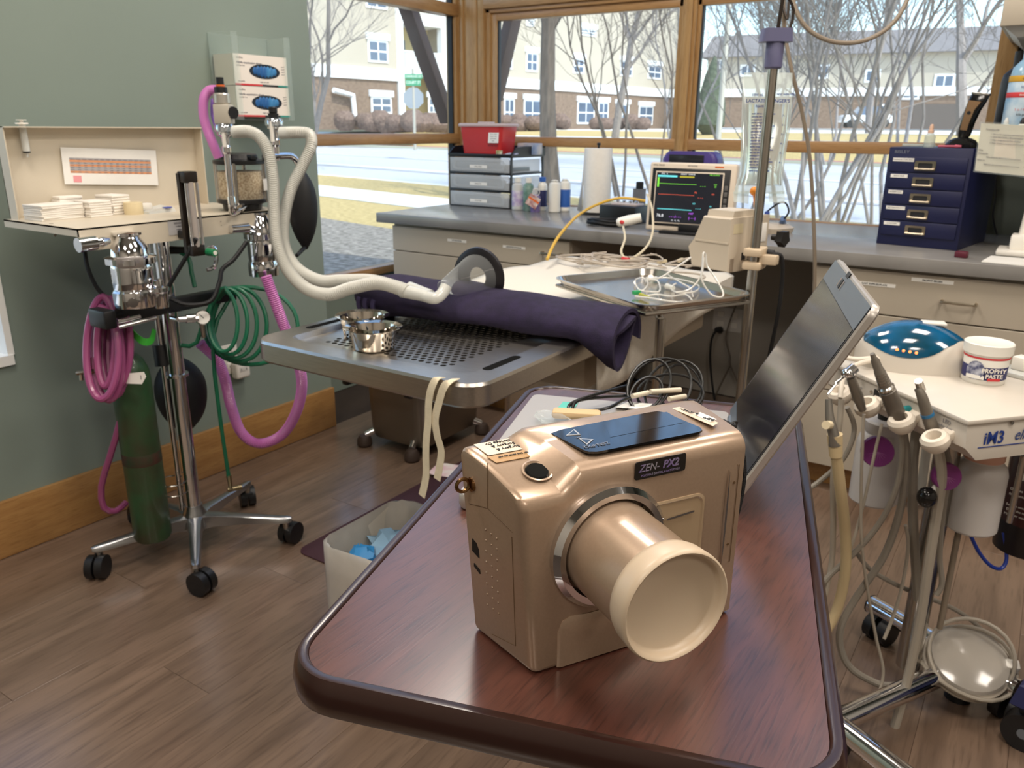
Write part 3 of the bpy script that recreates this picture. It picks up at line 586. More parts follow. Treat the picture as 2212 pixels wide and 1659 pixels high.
part(MB(T(qb.x+.01, qb.y-.02, 0)).lathe([(.006, t2-.09), (.006, t2-.03)], 10), 'valve_pin', WHITE, an)
part(MB(T(qb.x, qb.y, t2-.02)).lathe([(.014, 0), (.016, .004), (.016, .012), (.011, .014), (.013, .016), (.013, .03), (.011, .032)], 18), 'valve_cap', BLACK, an)
part(MB().tube(sp([V((qb.x, qb.y-.05, 1.225)), V((qb.x, qb.y, 1.228)), V((qb.x, qb.y+.06, 1.226)), V((qb.x+.005, qb.y+.085, 1.2))], 5), .011, 14), 'manifold_tube', CHROME, an)
# relief valve block on top of the first tower
zz = t1-.012; M = T(qa.x, qa.y, zz)@RZ(35)
ap_ = part(MB(M).rb(-.02, .025, -.024, .024, .0, .052, .003), 'relief_block', mat('grey_valve_body', '#b3ac9e', .4), an)
part(MB(M@RZ(-40)).cyl((.02, .012, .03), (.034, .012, .03), .0165, None, 24), 'black_dial', BLACK, ap_)
part(MB(M).lathe([(.02, .052), (.023, .056), (.023, .078), (.02, .082)], 22), 'relief_collar', mat('silver_collar', '#bdb8ae', .3, .6), ap_)
part(MB(M).lathe([(.018, .08), (.018, .098), (.011, .1)], 20).lathe([(.0105, .104), (.0105, .124)], 16), 'relief_knob', BLACK, ap_)
part(MB(M).lathe([(.012, .0985), (.012, .1045)], 18), 'orange_ring', mat('orange_plastic', '#d9682a', .4), ap_)
# pressure gauge and fittings on the pole
g = X(438, 686, -2.05); M = frame(g, (.55, .83, 0), (.78, -.55, .3))
gg = part(MB(M).lathe([(.021, -.012), (.0225, -.008), (.0225, .004), (.021, .006)], 26), 'pressure_gauge', CHROME, an)
part(MB(M).lathe([(.0195, .004), (.0195, .0068)], 26), 'dial_face', PAPER, gg); part(MB(M@RZ(40)).box(-.001, .001, -.004, .013, .0068, .0074), 'dial_needle', INK, gg)
h = X(385, 690, -2.07); part(MB().cyl(h, g-V((0, .016, 0)), .009).cyl(h.lerp(g, .3), h.lerp(g, .65), .013).cyl(h+V((0, 0, 0)), h-V((.03, 0, 0)), .007), 'gauge_fitting', CHROME, an)
part(MB().cyl(g-V((0, .006, .018)), g-V((0, .004, .06)), .008, .006), 'hose_barb', STEEL, an)
# pipes belonging to the stand
def pipe(name, pts, r, m, parent, k=7, n=8): return part(MB().tube(sp(pts, k), r, n), name, m, parent)
pipe('black_pipe', [D(182, 535, 2.24), D(190, 580, 2.24), D(212, 625, 2.26), D(245, 655, 2.28)], .006, RUBBER, an)
pipe('black_pipe', [D(424, 515, 2.23), D(405, 550, 2.25), D(375, 600, 2.27), D(358, 630, 2.28)], .006, RUBBER, an)
pipe('black_pipe', [D(533, 522, 2.38), D(505, 560, 2.36), D(480, 582, 2.34), D(474, 610, 2.33), D(455, 650, 2.32), D(405, 658, 2.3), D(368, 645, 2.3)], .0065, RUBBER, an)
pipe('green_pipe', [D(390, 545, 2.4), D(408, 560, 2.4), D(414, 590, 2.4), D(421, 620, 2.4)], .0065, GRN, an)
part(MB().cyl(D(368, 540, 2.4), D(402, 541, 2.4), .012, .011, 14), 'hose_plug', BLACK, an)
w_ = MB(T(px0-.02, py0-.05, .21))
w_.tube([(.045*cos(a/20*2*pi), .04*sin(a/20*2*pi), 0) for a in range(20)], .002, 5, True).tube([(.045*cos(a/20*2*pi), .04*sin(a/20*2*pi), .035) for a in range(20)], .002, 5, True)
part(w_, 'wire_ring', STEEL, an)
# second bag hung low on the pole
def bag(name, c, a, b, label, top, tail, neck):
    t = MB(T(*c)); prof = []
    for i in range(15):
        u = -1+2*i/14; prof.append((max(a*(1-abs(u)**2.3)**.75*(1+.12*u), .006), u*b))
    t.lathe(prof, 24); o = solo(MB(), name, RUBBER, label, 'breathing bag', kind=None) if 0 else None
    q = thing(name, label, 'breathing bag', (c[0], c[1], c[2]-b))
    part(t, 'bladder', RUBBER, q); part(MB().cyl(V(c)+V((0, 0, b*.9)), top, neck, None, 14), 'neck', RUBBER, q)
    if tail: part(MB().cyl(V(c)-V((0, 0, b*.93)), tail, .007, .006, 10), 'tail', RUBBER, q)
    return q
c1 = D(654, 452, 2.55); bag('breathing_bag', c1, .046, .127, 'slim black rubber breathing bag hanging beside the white hoses', D(650, 352, 2.52), D(641, 552, 2.52), .011)
c2 = D(392, 853, 2.6); bag('breathing_bag', c2, .079, .13, 'wide black rubber breathing bag hanging behind the chrome pole', D(352, 752, 2.55), None, .02)
part(MB().cyl(D(350, 690, 2.42), D(356, 790, 2.46), .012, None, 14).cyl(D(345, 745, 2.44), D(352, 790, 2.45), .022, None, 16), 'bag_elbow', BLACK, an)
# green oxygen cylinder
OX = mat('green_cylinder_paint', '#2b5533', .45, hex2='#3a3a26', ns=9, det=8, coat=.2); oc_ = V((-2.175, 1.262, 0))
ox = thing('oxygen_cylinder', 'worn green steel oxygen cylinder strapped beside the pole', 'gas cylinder', (oc_.x, oc_.y, .085))
part(MB(T(*oc_)).lathe([(.035, .085), (.05, .088), (.0555, .1), (.0555, .60), (.052, .635), (.04, .665), (.022, .685), (.016, .70)], 30), 'shell', OX, ox)
part(MB(T(*oc_)).lathe([(.0557, .345), (.0560, .346), (.0560, .38), (.0557, .381)], 30, False), 'rust_band', mat('rust_brown', '#4d2a20', .7, hex2='#2d3a24', ns=18), ox)
part(MB(T(*oc_)).lathe([(.016, .69), (.016, .74), (.012, .75), (.012, .79)], 16).rb(-.02, .02, -.02, .02, .735, .79, .003), 'valve', mat('dull_brass', '#6b5d40', .4, .8), ox)
tg = D(292, 815, 2.24); M = frame(tg, (.93, .35, .12), (.4, -.9, .2)); part(MB(M).prism([(-.035, -.016), (.02, -.02), (.036, .0), (.03, .014), (-.02, .012), (-.036, .004)], 0, .0012), 'paper_tag', PAPER, ox)
txt('1', .018, M@T(.02, -.002, .0016), INK, ox)
gs = MB(); pts = sp([D(284, 700, 2.26), D(290, 722, 2.25), D(310, 738, 2.25), D(327, 735, 2.27), D(333, 712, 2.28)], 5); gs.ribbon(pts, (0, 0, 1), .02, .002)
part(gs, 'seal_strip', mat('bright_green_plastic', '#3fae3a', .4, alpha=.9), ox)
# magenta hose coil
mh = MB(); pts = []
nl = 5
for k in range(nl*16+1):
    a = 2*pi*k/16; l = k/16; cx = 214+9*l; cy = 752+10*cos(l*2.6); pts.append(D(cx+(30+10*sin(l*2.3+1))*sin(a), cy-(98+10*sin(l*2.7))*cos(a), 2.19+.016*l))
pts += [D(272, 700, 2.25), D(274, 800, 2.3), D(262, 900, 2.36), D(238, 985, 2.42), D(219, 1050, 2.47), D(224, 1096, 2.5), D(250, 1104, 2.53), D(273, 1085, 2.56)]
mh.tube(sp(pts, 2), .0098, 9)
mc = thing('coiled_gas_hose', 'magenta gas hose coiled on the black hook beside the cylinder', 'hose', D(226, 860, 2.22)); part(mh, 'hose', PURP, mc)
part(MB().cyl(D(191, 772, 2.22), D(191, 800, 2.22), .008).tube([D(167, 806, 2.23), D(190, 803, 2.22), D(215, 800, 2.22)], .006).cyl(D(175, 806, 2.23), D(176, 822, 2.23), .005), 'brass_fitting', mat('nickel_fitting', '#a08f7c', .3, 1), mc)
# green hose coil
gh = MB(); pts = [D(440, 742, 2.5), D(452, 780, 2.5), D(420, 760, 2.5)]
pts = [D(335, 672, 2.42), D(352, 705, 2.44), D(390, 745, 2.45), D(425, 740, 2.45), D(440, 690, 2.45)]
for k in range(5*16):
    a = 2*pi*k/16; l = k/16; wd = 30+9*l+(34 if l > 4 else 0); ht = 66+4*l; cx = 478+12*l+(12 if l > 4 else 0); pts.append(D(cx+wd*sin(a), 690-ht*cos(a)+3*l, 2.42+.02*l))
pts += [D(470, 690, 2.5), D(460, 760, 2.5), D(470, 860, 2.54), D(482, 950, 2.6), D(494, 1030, 2.66)]
gh.tube(sp(pts, 2), .0066, 8); gc = thing('coiled_oxygen_hose', 'dark green oxygen hose coiled on the black bar', 'hose', D(520, 800, 2.5)); part(gh, 'hose', GRN, gc)
part(MB().cyl(D(494, 1026, 2.66), D(499, 1056, 2.68), .009, .006).cyl(D(492, 1058, 2.68), D(522, 1052, 2.7), .009, .008), 'end_fitting', mat('brass_fitting_metal', '#a69878', .3, 1), gc)
# corrugated hoses
def corr(name, pts, r, m, parent=None, pitch=.0062, amp=.0015, n=12, label=None, cat='hose', k=40):
    P = sp(pts, k); d = [0]
    for a, b in zip(P, P[1:]): d.append(d[-1]+(b-a).length)
    N = int(d[-1]/pitch*2); Q = []; j = 0
    for i in range(N+1):
        s_ = d[-1]*i/N
        while j < len(d)-2 and d[j+1] < s_: j += 1
        Q.append(P[j].lerp(P[j+1], (s_-d[j])/max(d[j+1]-d[j], 1e-9)))
    mb = MB().tube(Q, [r+(amp if i % 2 else -amp) for i in range(N+1)], n)
    return part(mb, name, m, parent, ang=80) if parent else solo(mb, name, m, label, cat, ang=80)
pk = thing('scavenging_hose', 'long pink corrugated scavenging hose looping down to the baseboard', 'hose', D(560, 960, 2.75))
corr('corrugated_hose', [D(574, 596, 2.46), D(590, 640, 2.48), D(612, 700, 2.52), D(640, 770, 2.58), D(652, 830, 2.64), D(640, 890, 2.7), D(608, 940, 2.75), D(560, 958, 2.76), D(522, 935, 2.73), D(500, 880, 2.68), D(486, 820, 2.62), D(468, 775, 2.58), D(432, 742, 2.54)], .0165, PINKH, pk)
ph = thing('relief_hose', 'short pink hose curving from the relief valve to the canister', 'hose', D(470, 330, 2.3))
pipe('smooth_hose', [D(474, 195, 2.28), D(452, 196, 2.28), D(440, 215, 2.28), D(440, 250, 2.29), D(448, 280, 2.3), D(460, 310, 2.31), D(472, 340, 2.33)], .0135, PINKH, ph, n=12)
part(MB().tube(sp([D(462, 215, 2.33), D(462, 250, 2.33), D(472, 280, 2.33)], 5), .009, 10), 'violet_sleeve', mat('violet_hose', '#8a64b8', .4), ph)
# breathing circuit ends in the mask on the towel
bc = thing('breathing_circuit', 'pair of milky corrugated breathing hoses reaching from the stand to the mask', 'hose', D(700, 640, 2.2))
corr('inhale_hose', [D(505, 285, 2.27), D(535, 284, 2.25), D(560, 296, 2.24), D(580, 330, 2.23), D(590, 390, 2.22), D(592, 450, 2.2), D(598, 520, 2.17), D(620, 580, 2.14), D(660, 622, 2.1), D(710, 636, 2.06), D(760, 622, 2.03), D(820, 612, 2.0), D(880, 630, 1.965)], .0155, WHOSE, bc, pitch=.0056, amp=.0014, n=14)
corr('exhale_hose', [D(606, 287, 2.36), D(640, 286, 2.34), D(668, 290, 2.33), D(672, 316, 2.32), D(652, 360, 2.31), D(628, 410, 2.29), D(614, 470, 2.26), D(614, 530, 2.22), D(640, 578, 2.18), D(690, 606, 2.13), D(740, 606, 2.09), D(800, 606, 2.05), D(850, 618, 2.02), D(890, 632, 1.985)], .0155, WHOSE, bc, pitch=.0056, amp=.0014, n=14)
CUFF = mat('clear_cuff', '#dfe0da', .2, alpha=.75, coat=.5)
for a, b, c_ in (((505, 285), (540, 284), 2.26), ((606, 287), (650, 286), 2.345)): part(MB().cyl(D(*a, c_+.01), D(*b, c_), .0175, .017, 18), 'cuff', CUFF, bc)
part(MB().cyl(D(868, 628, 1.975), D(925, 640, 1.95), .017, .015, 18).cyl(D(885, 622, 2.0), D(930, 638, 1.955), .016, .014, 18), 'wye_piece', CUFF, bc)
part(MB().tube(sp([D(918, 640, 1.952), D(940, 644, 1.94), D(955, 634, 1.945), D(964, 618, 1.95)], 5), .0145, 16), 'elbow', CUFF, bc)
# things on and around the shelf
ct = thing('dose_chart', 'sheet with an orange and grey striped dose table on the shelf back', 'paper', X(240, 400, -2.41))
P4 = [X(130, 318, -2.414), X(336, 325, -2.414), X(342, 400, -2.414), X(140, 398, -2.414)]
def bil(P, u, v): a = P[0].lerp(P[1], u); b = P[3].lerp(P[2], u); return a.lerp(b, v)
def patch(P, u0, u1, v0, v1, dx, t=.0004):
    q = [bil(P, u0, v0), bil(P, u1, v0), bil(P, u1, v1), bil(P, u0, v1)]; n = (P[1]-P[0]).cross(P[3]-P[0]).normalized()
    if n.dot(CAM-P[0]) < 0: n = -n
    return MB().loft([[p_+n*dx for p_ in q], [p_+n*(dx+t) for p_ in q]])
part(patch(P4, 0, 1, 0, 1, 0, .0008), 'sheet', PAPER, ct)
TBG, TBO = mat('table_grey', '#a6a3a4', .8), mat('table_orange', '#d79468', .8)
for i, m_ in enumerate((TBG, TBO, TBG, TBO, TBG, TBG, TBO)): part(patch(P4, .07, .93, .27+.06*i, .325+.06*i, .0009), 'table_row', m_, ct)
for i in range(14): part(patch(P4, .07+.061*i+.006, .07+.061*i+.045, .3, .315, .0014), 'column_head', GREYINK, ct)
for r_ in range(5):
    for i in range(13): part(patch(P4, .08+.066*i, .08+.066*i+.03, .405+.062*r_, .418+.062*r_, .0014), 'table_entry', GREYINK, ct)
part(patch(P4, .09, .17, .76, .94, .001), 'pink_sticker', mat('pink_sticker', '#e79a9e', .7), ct)
GAUZE = mat('white_gauze', '#ece6dc', .95, noise=.05, ns=80, bump=.3, bs=300)
def gauze(x, y, wd, hgt, dep, n, label, rz=0):
    c = V((x, y, zs)); t = thing('gauze_stack', label, 'gauze stack', c, 'gauze stacks on the cream shelf'); rnd = random.Random(int(y*999))
    for i in range(n):
        M = T(x, y, zs+hgt*i/n)@RZ(rz+rnd.uniform(-3, 3)); part(MB(M).rb(-dep/2, dep/2, -wd/2+rnd.uniform(-.002, .002), wd/2+rnd.uniform(-.002, .002), 0, hgt/n*.96, hgt/n*.3), 'gauze_pad', GAUZE, t)
gauze(-2.33, 1.20, .125, .042, .085, 8, 'widest white gauze stack at the open end of the cream shelf', 5)
gauze(-2.31, 1.302, .068, .045, .075, 7, 'middle square stack of white gauze beside the widest stack', 4)
gauze(-2.33, 1.375, .062, .056, .075, 7, 'tallest white gauze stack nearest the tape roll', 9)
gauze(-2.392, 1.275, .07, .055, .042, 6, 'rearmost white gauze stack behind the middle stack', 3)
c = X(287, 440, -2.27); q = MB(T(c.x, c.y, zs)); q.lathe([(.012, 0), (.026, 0), (.0265, .003), (.0265, .032), (.026, .035), (.012, .035), (.012, 0)], 26, False)
solo(q, 'tape_roll', mat('cream_tape', '#e0cfa8', .6, noise=.05, ns=60), 'cream roll of medical tape standing on the cream shelf', 'tape roll')
c = X(345, 440, -2.24); c.z = zs; zp = thing('sample_bag', 'clear plastic bag with a blue tag lying beside the tape roll', 'bag', c)
part(MB(T(c.x-.03, c.y, zs)@RZ(10)).loft([[(-.03, -.05, 0), (.03, -.05, 0), (.03, .055, 0), (-.03, .055, 0)], [(-.028, -.048, .008), (.028, -.048, .006), (.026, .05, .012), (-.026, .05, .018)]]), 'bag_film', CUFF, zp)
part(MB(T(c.x-.01, c.y+.03, zs+.012)@RZ(20)).box(-.008, .008, -.012, .012, 0, .003), 'blue_tag', mat('blue_plastic', '#3a4fae', .4), zp)
part(MB(T(c.x-.045, c.y-.02, zs+.008)).rb(-.012, .012, -.018, .018, 0, .02, .004), 'vial_pack', WHITE, zp)
sy = thing('syringe', 'empty clear syringe clipped upright over the top edge of the shelf back', 'syringe', X(58, 345, -2.405))
a, b = X(47, 268, -2.402), X(58, 330, -2.402)
part(MB().cyl(a, b, .0095, None, 16), 'barrel', CUFF, sy); part(MB().cyl(a+(a-b).normalized()*.004, a, .016, None, 16).cyl(a+(a-b).normalized()*.012, a+(a-b).normalized()*.010, .013, None, 16).cyl(a+(a-b).normalized()*.012, a, .005), 'flange', WHITE, sy)
part(MB().cyl(b-(b-a).normalized()*.004, b, .0097, None, 16), 'plunger_seal', BLACK, sy); part(MB().cyl(b, b+(b-a).normalized()*.012, .004, .0025, 10), 'tip', CUFF, sy)
# glove boxes on the wall
gx = -2.49; gy0, gy1 = X(503, 120, gx).y, X(618, 130, gx).y; gz0, gz2 = X(540, 252, gx).z, X(540, 118, gx).z; gz1 = (gz0+gz2)/2
hd = thing('glove_box_holder', 'clear acrylic wall holder around two glove boxes', 'wall holder', (-2.55, (gy0+gy1)/2, gz0-.01))
h_ = MB().box(-2.604, -2.6, gy0-.012, gy1+.012, gz0-.01, gz2+.07).box(-2.604, gx+.012, gy0-.012, gy0-.009, gz0-.01, gz2+.07).box(-2.604, gx+.012, gy1+.009, gy1+.012, gz0-.01, gz2+.07).box(-2.604, gx+.012, gy0-.012, gy1+.012, gz0-.012, gz0-.009)
part(h_, 'acrylic_case', ACRYL, hd)
part(MB().box(gx+.009, gx+.012, gy0-.012, gy0+.016, gz0-.01, gz2+.07), 'front_lip', ACRYL, hd); part(MB().box(gx+.009, gx+.012, gy1-.016, gy1+.012, gz0-.01, gz2+.07), 'front_lip', ACRYL, hd)
CARD = mat('glove_box_card', '#e6dcd0', .6); NIT = mat('blue_nitrile', '#3f86b8', .5, hex2='#1f5a96', ns=25, stretch=(1, 1, .3))
for i, (a, b) in enumerate(((gz1+.001, gz2), (gz0, gz1-.001))):
    t = thing('glove_box', ('upper' if i == 0 else 'lower')+' white box of blue nitrile gloves in the acrylic wall holder', 'glove box', (-2.55, (gy0+gy1)/2, a), 'glove boxes in the wall holder')
    ym = (gy0+gy1)/2; wd = gy1-gy0; hh = b-a
    part(MB().box(-2.598, gx, gy0, gy1, a, b), 'carton', CARD, t)
    M = frame((gx, ym+.015, a+hh*.48), (0, 1, 0), (1, 0, 0))
    part(MB(M).prism(ell(wd*.29, hh*.24, 28), -.001, .0006), 'opening', mat('dark_opening', '#14202c', .8), t)
    rnd = random.Random(i); gm = MB(M)
    for k in range(7):
        u = -.8+1.6*k/6; gm.ball((u*wd*.23, rnd.uniform(-.1, .1)*hh*.2, 0), wd*.05, .95, hh/wd*4.2*(1-.55*u*u), .22+.12*(k % 2), 8, 6)
    part(gm, 'glove_cuffs', NIT, t)
    part(MB().box(gx, gx+.0006, gy0, gy0+wd*.5, a, a+.006), 'red_stripe', mat('red_print', '#c8383c', .6), t); part(MB().box(gx, gx+.0006, gy0+wd*.5, gy0+wd*.8, a, a+.006), 'black_stripe', INK, t); part(MB().box(gx, gx+.0006, gy0+wd*.8, gy1, a, a+.006), 'teal_stripe', mat('teal_print', '#3a8f83', .6), t)
    F = lambda y, z: frame((gx+.0004, y, z), (0, 1, 0), (1, 0, 0))
    txt('medline', .009, F(gy0+.012, b-.012), GREYINK, t, al='LEFT'); txt('Nitrile examination gloves', .0105, F(gy0+.012, b-.028), GREYINK, t, al='LEFT', off=.0002); txt('powder free', .007, F(gy0+.012, b-.038), GREYINK, t, al='LEFT'); txt('non sterile', .007, F(gy0+.012, a+.014), GREYINK, t, al='LEFT'); txt('single use only', .007, F(ym+.01, a+.014), GREYINK, t)
    for k in range(4): txt('size M', .006, F(gy1-.02, a+hh*.68-.009*k), GREYINK, t)
# wall socket with adaptor
u0, u1 = X(478, 737, XL+.004), X(523, 800, XL+.004)
ws = thing('wall_socket', 'white double wall socket low on the green wall', 'socket', (XL, (u0.y+u1.y)/2, u1.z)); ym = (u0.y+u1.y)/2-.01
part(MB().rb(XL, XL+.006, ym-.036, ym+.036, u1.z+.0, u1.z+.118, .002), 'plate', WHITE, ws)
for k in (.03, .085):
    s_ = part(MB().rb(XL+.005, XL+.008, ym-.017, ym+.017, u1.z+k-.014, u1.z+k+.014, .001), 'receptacle', WHITE, ws)
    for dy in (-.006, .006): part(MB().box(XL+.0078, XL+.0085, ym+dy-.001, ym+dy+.001, u1.z+k-.005, u1.z+k+.005), 'slot', INK, s_)
pa = thing('plug_adaptor', 'white rounded plug adaptor pushed into the wall socket', 'plug', (XL+.03, ym+.03, u1.z-.02))
part(MB().rb(XL+.006, XL+.045, ym-.005, ym+.062, u1.z-.02, u1.z+.048, .01, 3), 'housing', WHITE, pa); part(MB().rb(XL+.044, XL+.046, ym+.01, ym+.047, u1.z+.008, u1.z+.028, .001), 'outlet_frame', mat('warm_white', '#d6d2cb', .4), pa)
for dy in (.016, .04): part(MB().box(XL+.0455, XL+.0465, ym+dy, ym+dy+.002, u1.z+.013, u1.z+.022), 'slot', INK, pa)
# ------------------------------------------------------------------ steel treatment table
TX0, TX1, TY0, TY1, TZ = -1.53, -.87, 1.19, 2.72, .84
SATIN = mat('satin_steel', '#cdc7be', .3, 1, noise=.1, ns=25, stretch=(1, 12, 12))
tcx, tcy = (TX0+TX1)/2, (TY0+TY1)/2
et = thing('treatment_table', 'stainless treatment table with perforated top and rounded corners', 'table', (tcx, tcy, 0))
def ring(w0, h0, r0, z0, w1, h1, r1, z1, n=6): return [[(tcx+x, tcy+y, z0) for x, y in rrect(w0, h0, r0, n)], [(tcx+x, tcy+y, z1) for x, y in rrect(w1, h1, r1, n)]]
W_, H_ = TX1-TX0, TY1-TY0
rim = MB(); prof = ((W_-.012, H_-.012, .055, TZ-.052), (W_, H_, .06, TZ-.046), (W_, H_, .06, TZ-.006), (W_-.008, H_-.008, .056, TZ), (W_-.13, H_-.12, .03, TZ), (W_-.15, H_-.14, .025, TZ-.012))
rim.loft([[(tcx+x, tcy+y, z) for x, y in rrect(a, b, c, 6)] for a, b, c, z in prof], caps=False)
part(rim, 'rim', SATIN, et, ang=18)
# perforated plate: staggered round holes, real openings
pp = MB(); ix0, ix1, iy0, iy1, zp_ = TX0+.074, TX1-.074, TY0+.069, TY1-.069, TZ-.012
hx0, hx1, hy0, hy1, pit, rh = -1.40, -1.005, 1.30, 1.66, .0205, .0068
nx = int((hx1-hx0)/pit); dyy = pit*.866; ny = int((hy1-hy0)/dyy)
def cell(cx, cy):
    o = []; i_ = []
    hexp = [(cx+pit/2, cy-dyy/2+.0*0), (cx+pit/2, cy+dyy/2), (cx-pit/2, cy+dyy/2), (cx-pit/2, cy-dyy/2)]
    N = 12
    for k in range(N):
        a = 2*pi*k/N+pi/N; c, s_ = cos(a), sin(a); m_ = min(pit/2/max(abs(c), 1e-6), dyy/2/max(abs(s_), 1e-6)); o.append((cx+m_*c, cy+m_*s_, zp_)); i_.append((cx+rh*c, cy+rh*s_, zp_))
    lo = [(x, y, zp_-.002) for x, y, z in i_]
    pp.add(o+i_+lo, [(k, (k+1) % N, N+(k+1) % N, N+k) for k in range(N)]+[(N+k, N+(k+1) % N, 2*N+(k+1) % N, 2*N+k) for k in range(N)])
    # corners of the cell left open by the 12 rays
    for sx_, sy_ in ((1, 1), (-1, 1), (-1, -1), (1, -1)):
        cn = (cx+sx_*pit/2, cy+sy_*dyy/2, zp_); near = sorted(o, key=lambda p_: (p_[0]-cn[0])**2+(p_[1]-cn[1])**2)[:2]; pp.add([cn, near[0], near[1]], [(0, 1, 2)])
for j in range(ny):
    off = pit/2 if j % 2 else 0
    for i in range(nx-1): cell(hx0+pit/2+i*pit+off, hy0+dyy/2+j*dyy)
    a, b = hx0+off, hx0+off+(nx-1)*pit; y_0, y_1 = hy0+j*dyy, hy0+(j+1)*dyy
    pp.quad((ix0, y_0, zp_), (a, y_0, zp_), (a, y_1, zp_), (ix0, y_1, zp_)); pp.quad((b, y_0, zp_), (ix1, y_0, zp_), (ix1, y_1, zp_), (b, y_1, zp_))
pp.quad((ix0, iy0, zp_), (ix1, iy0, zp_), (ix1, hy0, zp_), (ix0, hy0, zp_)); ye = hy0+ny*dyy; pp.quad((ix0, ye, zp_), (ix1, ye, zp_), (ix1, iy1, zp_), (ix0, iy1, zp_))
part(pp, 'perforated_plate', SATIN, et)
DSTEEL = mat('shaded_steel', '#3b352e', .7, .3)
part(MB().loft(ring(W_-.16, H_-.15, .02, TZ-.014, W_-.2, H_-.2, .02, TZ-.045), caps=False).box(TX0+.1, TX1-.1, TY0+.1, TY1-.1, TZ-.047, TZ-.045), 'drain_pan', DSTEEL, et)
for x, y0_, y1_ in ((-.925, 1.30, 1.43), (-1.495, 1.34, 1.47)):
    part(MB(T(x, (y0_+y1_)/2, TZ-.0004)).prism(rrect(.022, y1_-y0_, .0105, 5), 0, .0008), 'grip_slot', mat('slot_black', '#0c0b09', .9, spec=.1), et)
part(MB().rb(TX0+.1, TX1-.06, 1.75, 2.6, TZ-.17, TZ-.05, .01), 'apron', mat('beige_lit_steel', '#a89a86', .45), et)  # stainless apron; the beige light falling on it is put into its colour
part(MB().loft([[(tcx+x, 2.05+y, z) for x, y in rrect(a, b, .04, 4)] for a, b, z in ((.5, .7, .02), (.5, .7, .05), (.22, .3, .09), (.2, .28, TZ-.17))]), 'pedestal', SATIN, et)
for dx in (-.2, .2):
    for dy in (-.28, .28): part(MB().cyl((tcx+dx, 2.05+dy, 0), (tcx+dx, 2.05+dy, .025), .02, .015, 14), 'levelling_foot', BLACK, et)
# cream tie strips over the near edge
TIE = mat('cream_cotton_tape', '#dccfb2', .9, noise=.08, ns=60, bump=.3, bs=400)
for pts, lb in (([(955, 815), (943, 823), (932, 838), (926, 870), (925, 910), (921, 950), (920, 985), (920, 1030), (911, 1072)], 'longer cream cotton tie hanging over the end of the steel table'),
                ([(985, 818), (972, 824), (958, 838), (948, 870), (940, 905), (944, 940), (953, 975), (949, 1010), (944, 1036)], 'shorter cream cotton tie hanging over the end of the steel table')):
    P = [Z(*pts[0], TZ+.003), Y(*pts[1], TY0-.003)]+[Y(*q, TY0-.008) for q in pts[2:]]
    P[1].z = TZ+.003
    solo(MB().ribbon(sp(P, 4), (1, -.1, .15), .0185, .0012), 'tie_strip', TIE, lb, 'tie strip', 'cotton ties on the treatment table')
# bowls
MIRR = mat('mirror_steel', '#d2cbc2', .06, 1)
for (px, py, rr), lb in zip(((808, 752, .067), (785, 724, .066)), ('polished steel bowl standing clear on the perforated plate', 'polished steel bowl partly hidden by the other bowl, against the towel')):
    c = Z(px, py, zp_+.001)
    solo(MB(T(*c)).lathe([(.001, 0), (rr*.66, 0), (rr*.72, .004), (rr*.78, .03), (rr*.84, .046), (rr, .05), (rr, .0515), (rr*.83, .048), (rr*.76, .031), (rr*.70, .006), (rr*.6, .002), (.001, .002)], 36), 'steel_bowl', MIRR, lb, 'bowl', 'steel bowls on the treatment table')
# towel: flattened roll
TOW = mat('plum_towel', '#2b2140', .95, hex2='#221a34', ns=40, bump=1.0, bs=700)
c0, c1 = V((-1.52, 1.60, .884)), V((-.79, 1.68, .878))
tw = thing('rolled_towel', 'dark plum terry towel folded into a flat roll across the table', 'towel', c0.lerp(c1, .5)-V((0, 0, .04)))
mb = MB(); ns_ = 34; rnd = random.Random(3); nth = 46
secs = []
for i in range(ns_+1):
    u = i/ns_; c = c0.lerp(c1, u); e = (1-min(1, min(u, 1-u)*14)) if u < .5 else 0
    A_ = (.118+.012*sin(u*7)+.008*sin(u*17)-.02*max(0, u-.8)*5)*(1-.25*e); Bh = (.054+.006*sin(u*5+1)+.004*sin(u*21))*(1-.4*e)
    if u > .85: c = c+V((0, 0, -.018*(u-.85)/.15))
    outer = []; inner = []
    for k in range(nth+1):
        th = -pi*.45+3.55*pi*k/nth; f = .38+.62*(k/nth)**.8
        for lst, t in ((outer, .0), (inner, .011)):
            a_, b_ = A_*f-t, Bh*f-t*.9
            y = -a_*cos(th); z = b_*sin(th); z += .004*sin(9*u+th*2)
            p_ = c+V((.01*sin(th*1.3), y+.02*u*sin(th), max(z, -Bh+.002)))
            if p_.x > TX1+.004: p_.z -= .045*max(0, -sin(th))*min(1, (p_.x-TX1)/.07)
            elif p_.z < TZ+.001: p_.z = TZ+.001
            lst.append(p_)
    secs.append(outer+inner[::-1])
mb.loft(secs, caps=False)
# end rims
n_ = len(secs[0])
for i in (0, ns_):
    for k in range(nth): mb.add([secs[i][k], secs[i][k+1], secs[i][n_-2-k], secs[i][n_-1-k]], [(0, 1, 2, 3)])
part(mb, 'terry_roll', TOW, tw, ang=60)
for u in (.085, .115, .15):
    q = []
    for k in range(18):
        th = pi*.52+1.55*pi*.55*k/17+pi*.9; A_ = .120+.012*sin(u*7); Bh = .056+.006*sin(u*5+1); c = c0.lerp(c1, u); y = -A_*cos(th-.2*pi+.0); z = Bh*sin(th-.2*pi)
        q.append(c+V((.01*sin(th), y, max(z, -.03)+.004*sin(9*u+th*2)+.001)))
    part(MB().ribbon(q, (1, .1, 0), .012, .004), 'hem_band', mat('plum_band', '#3a3156', .8), tw)
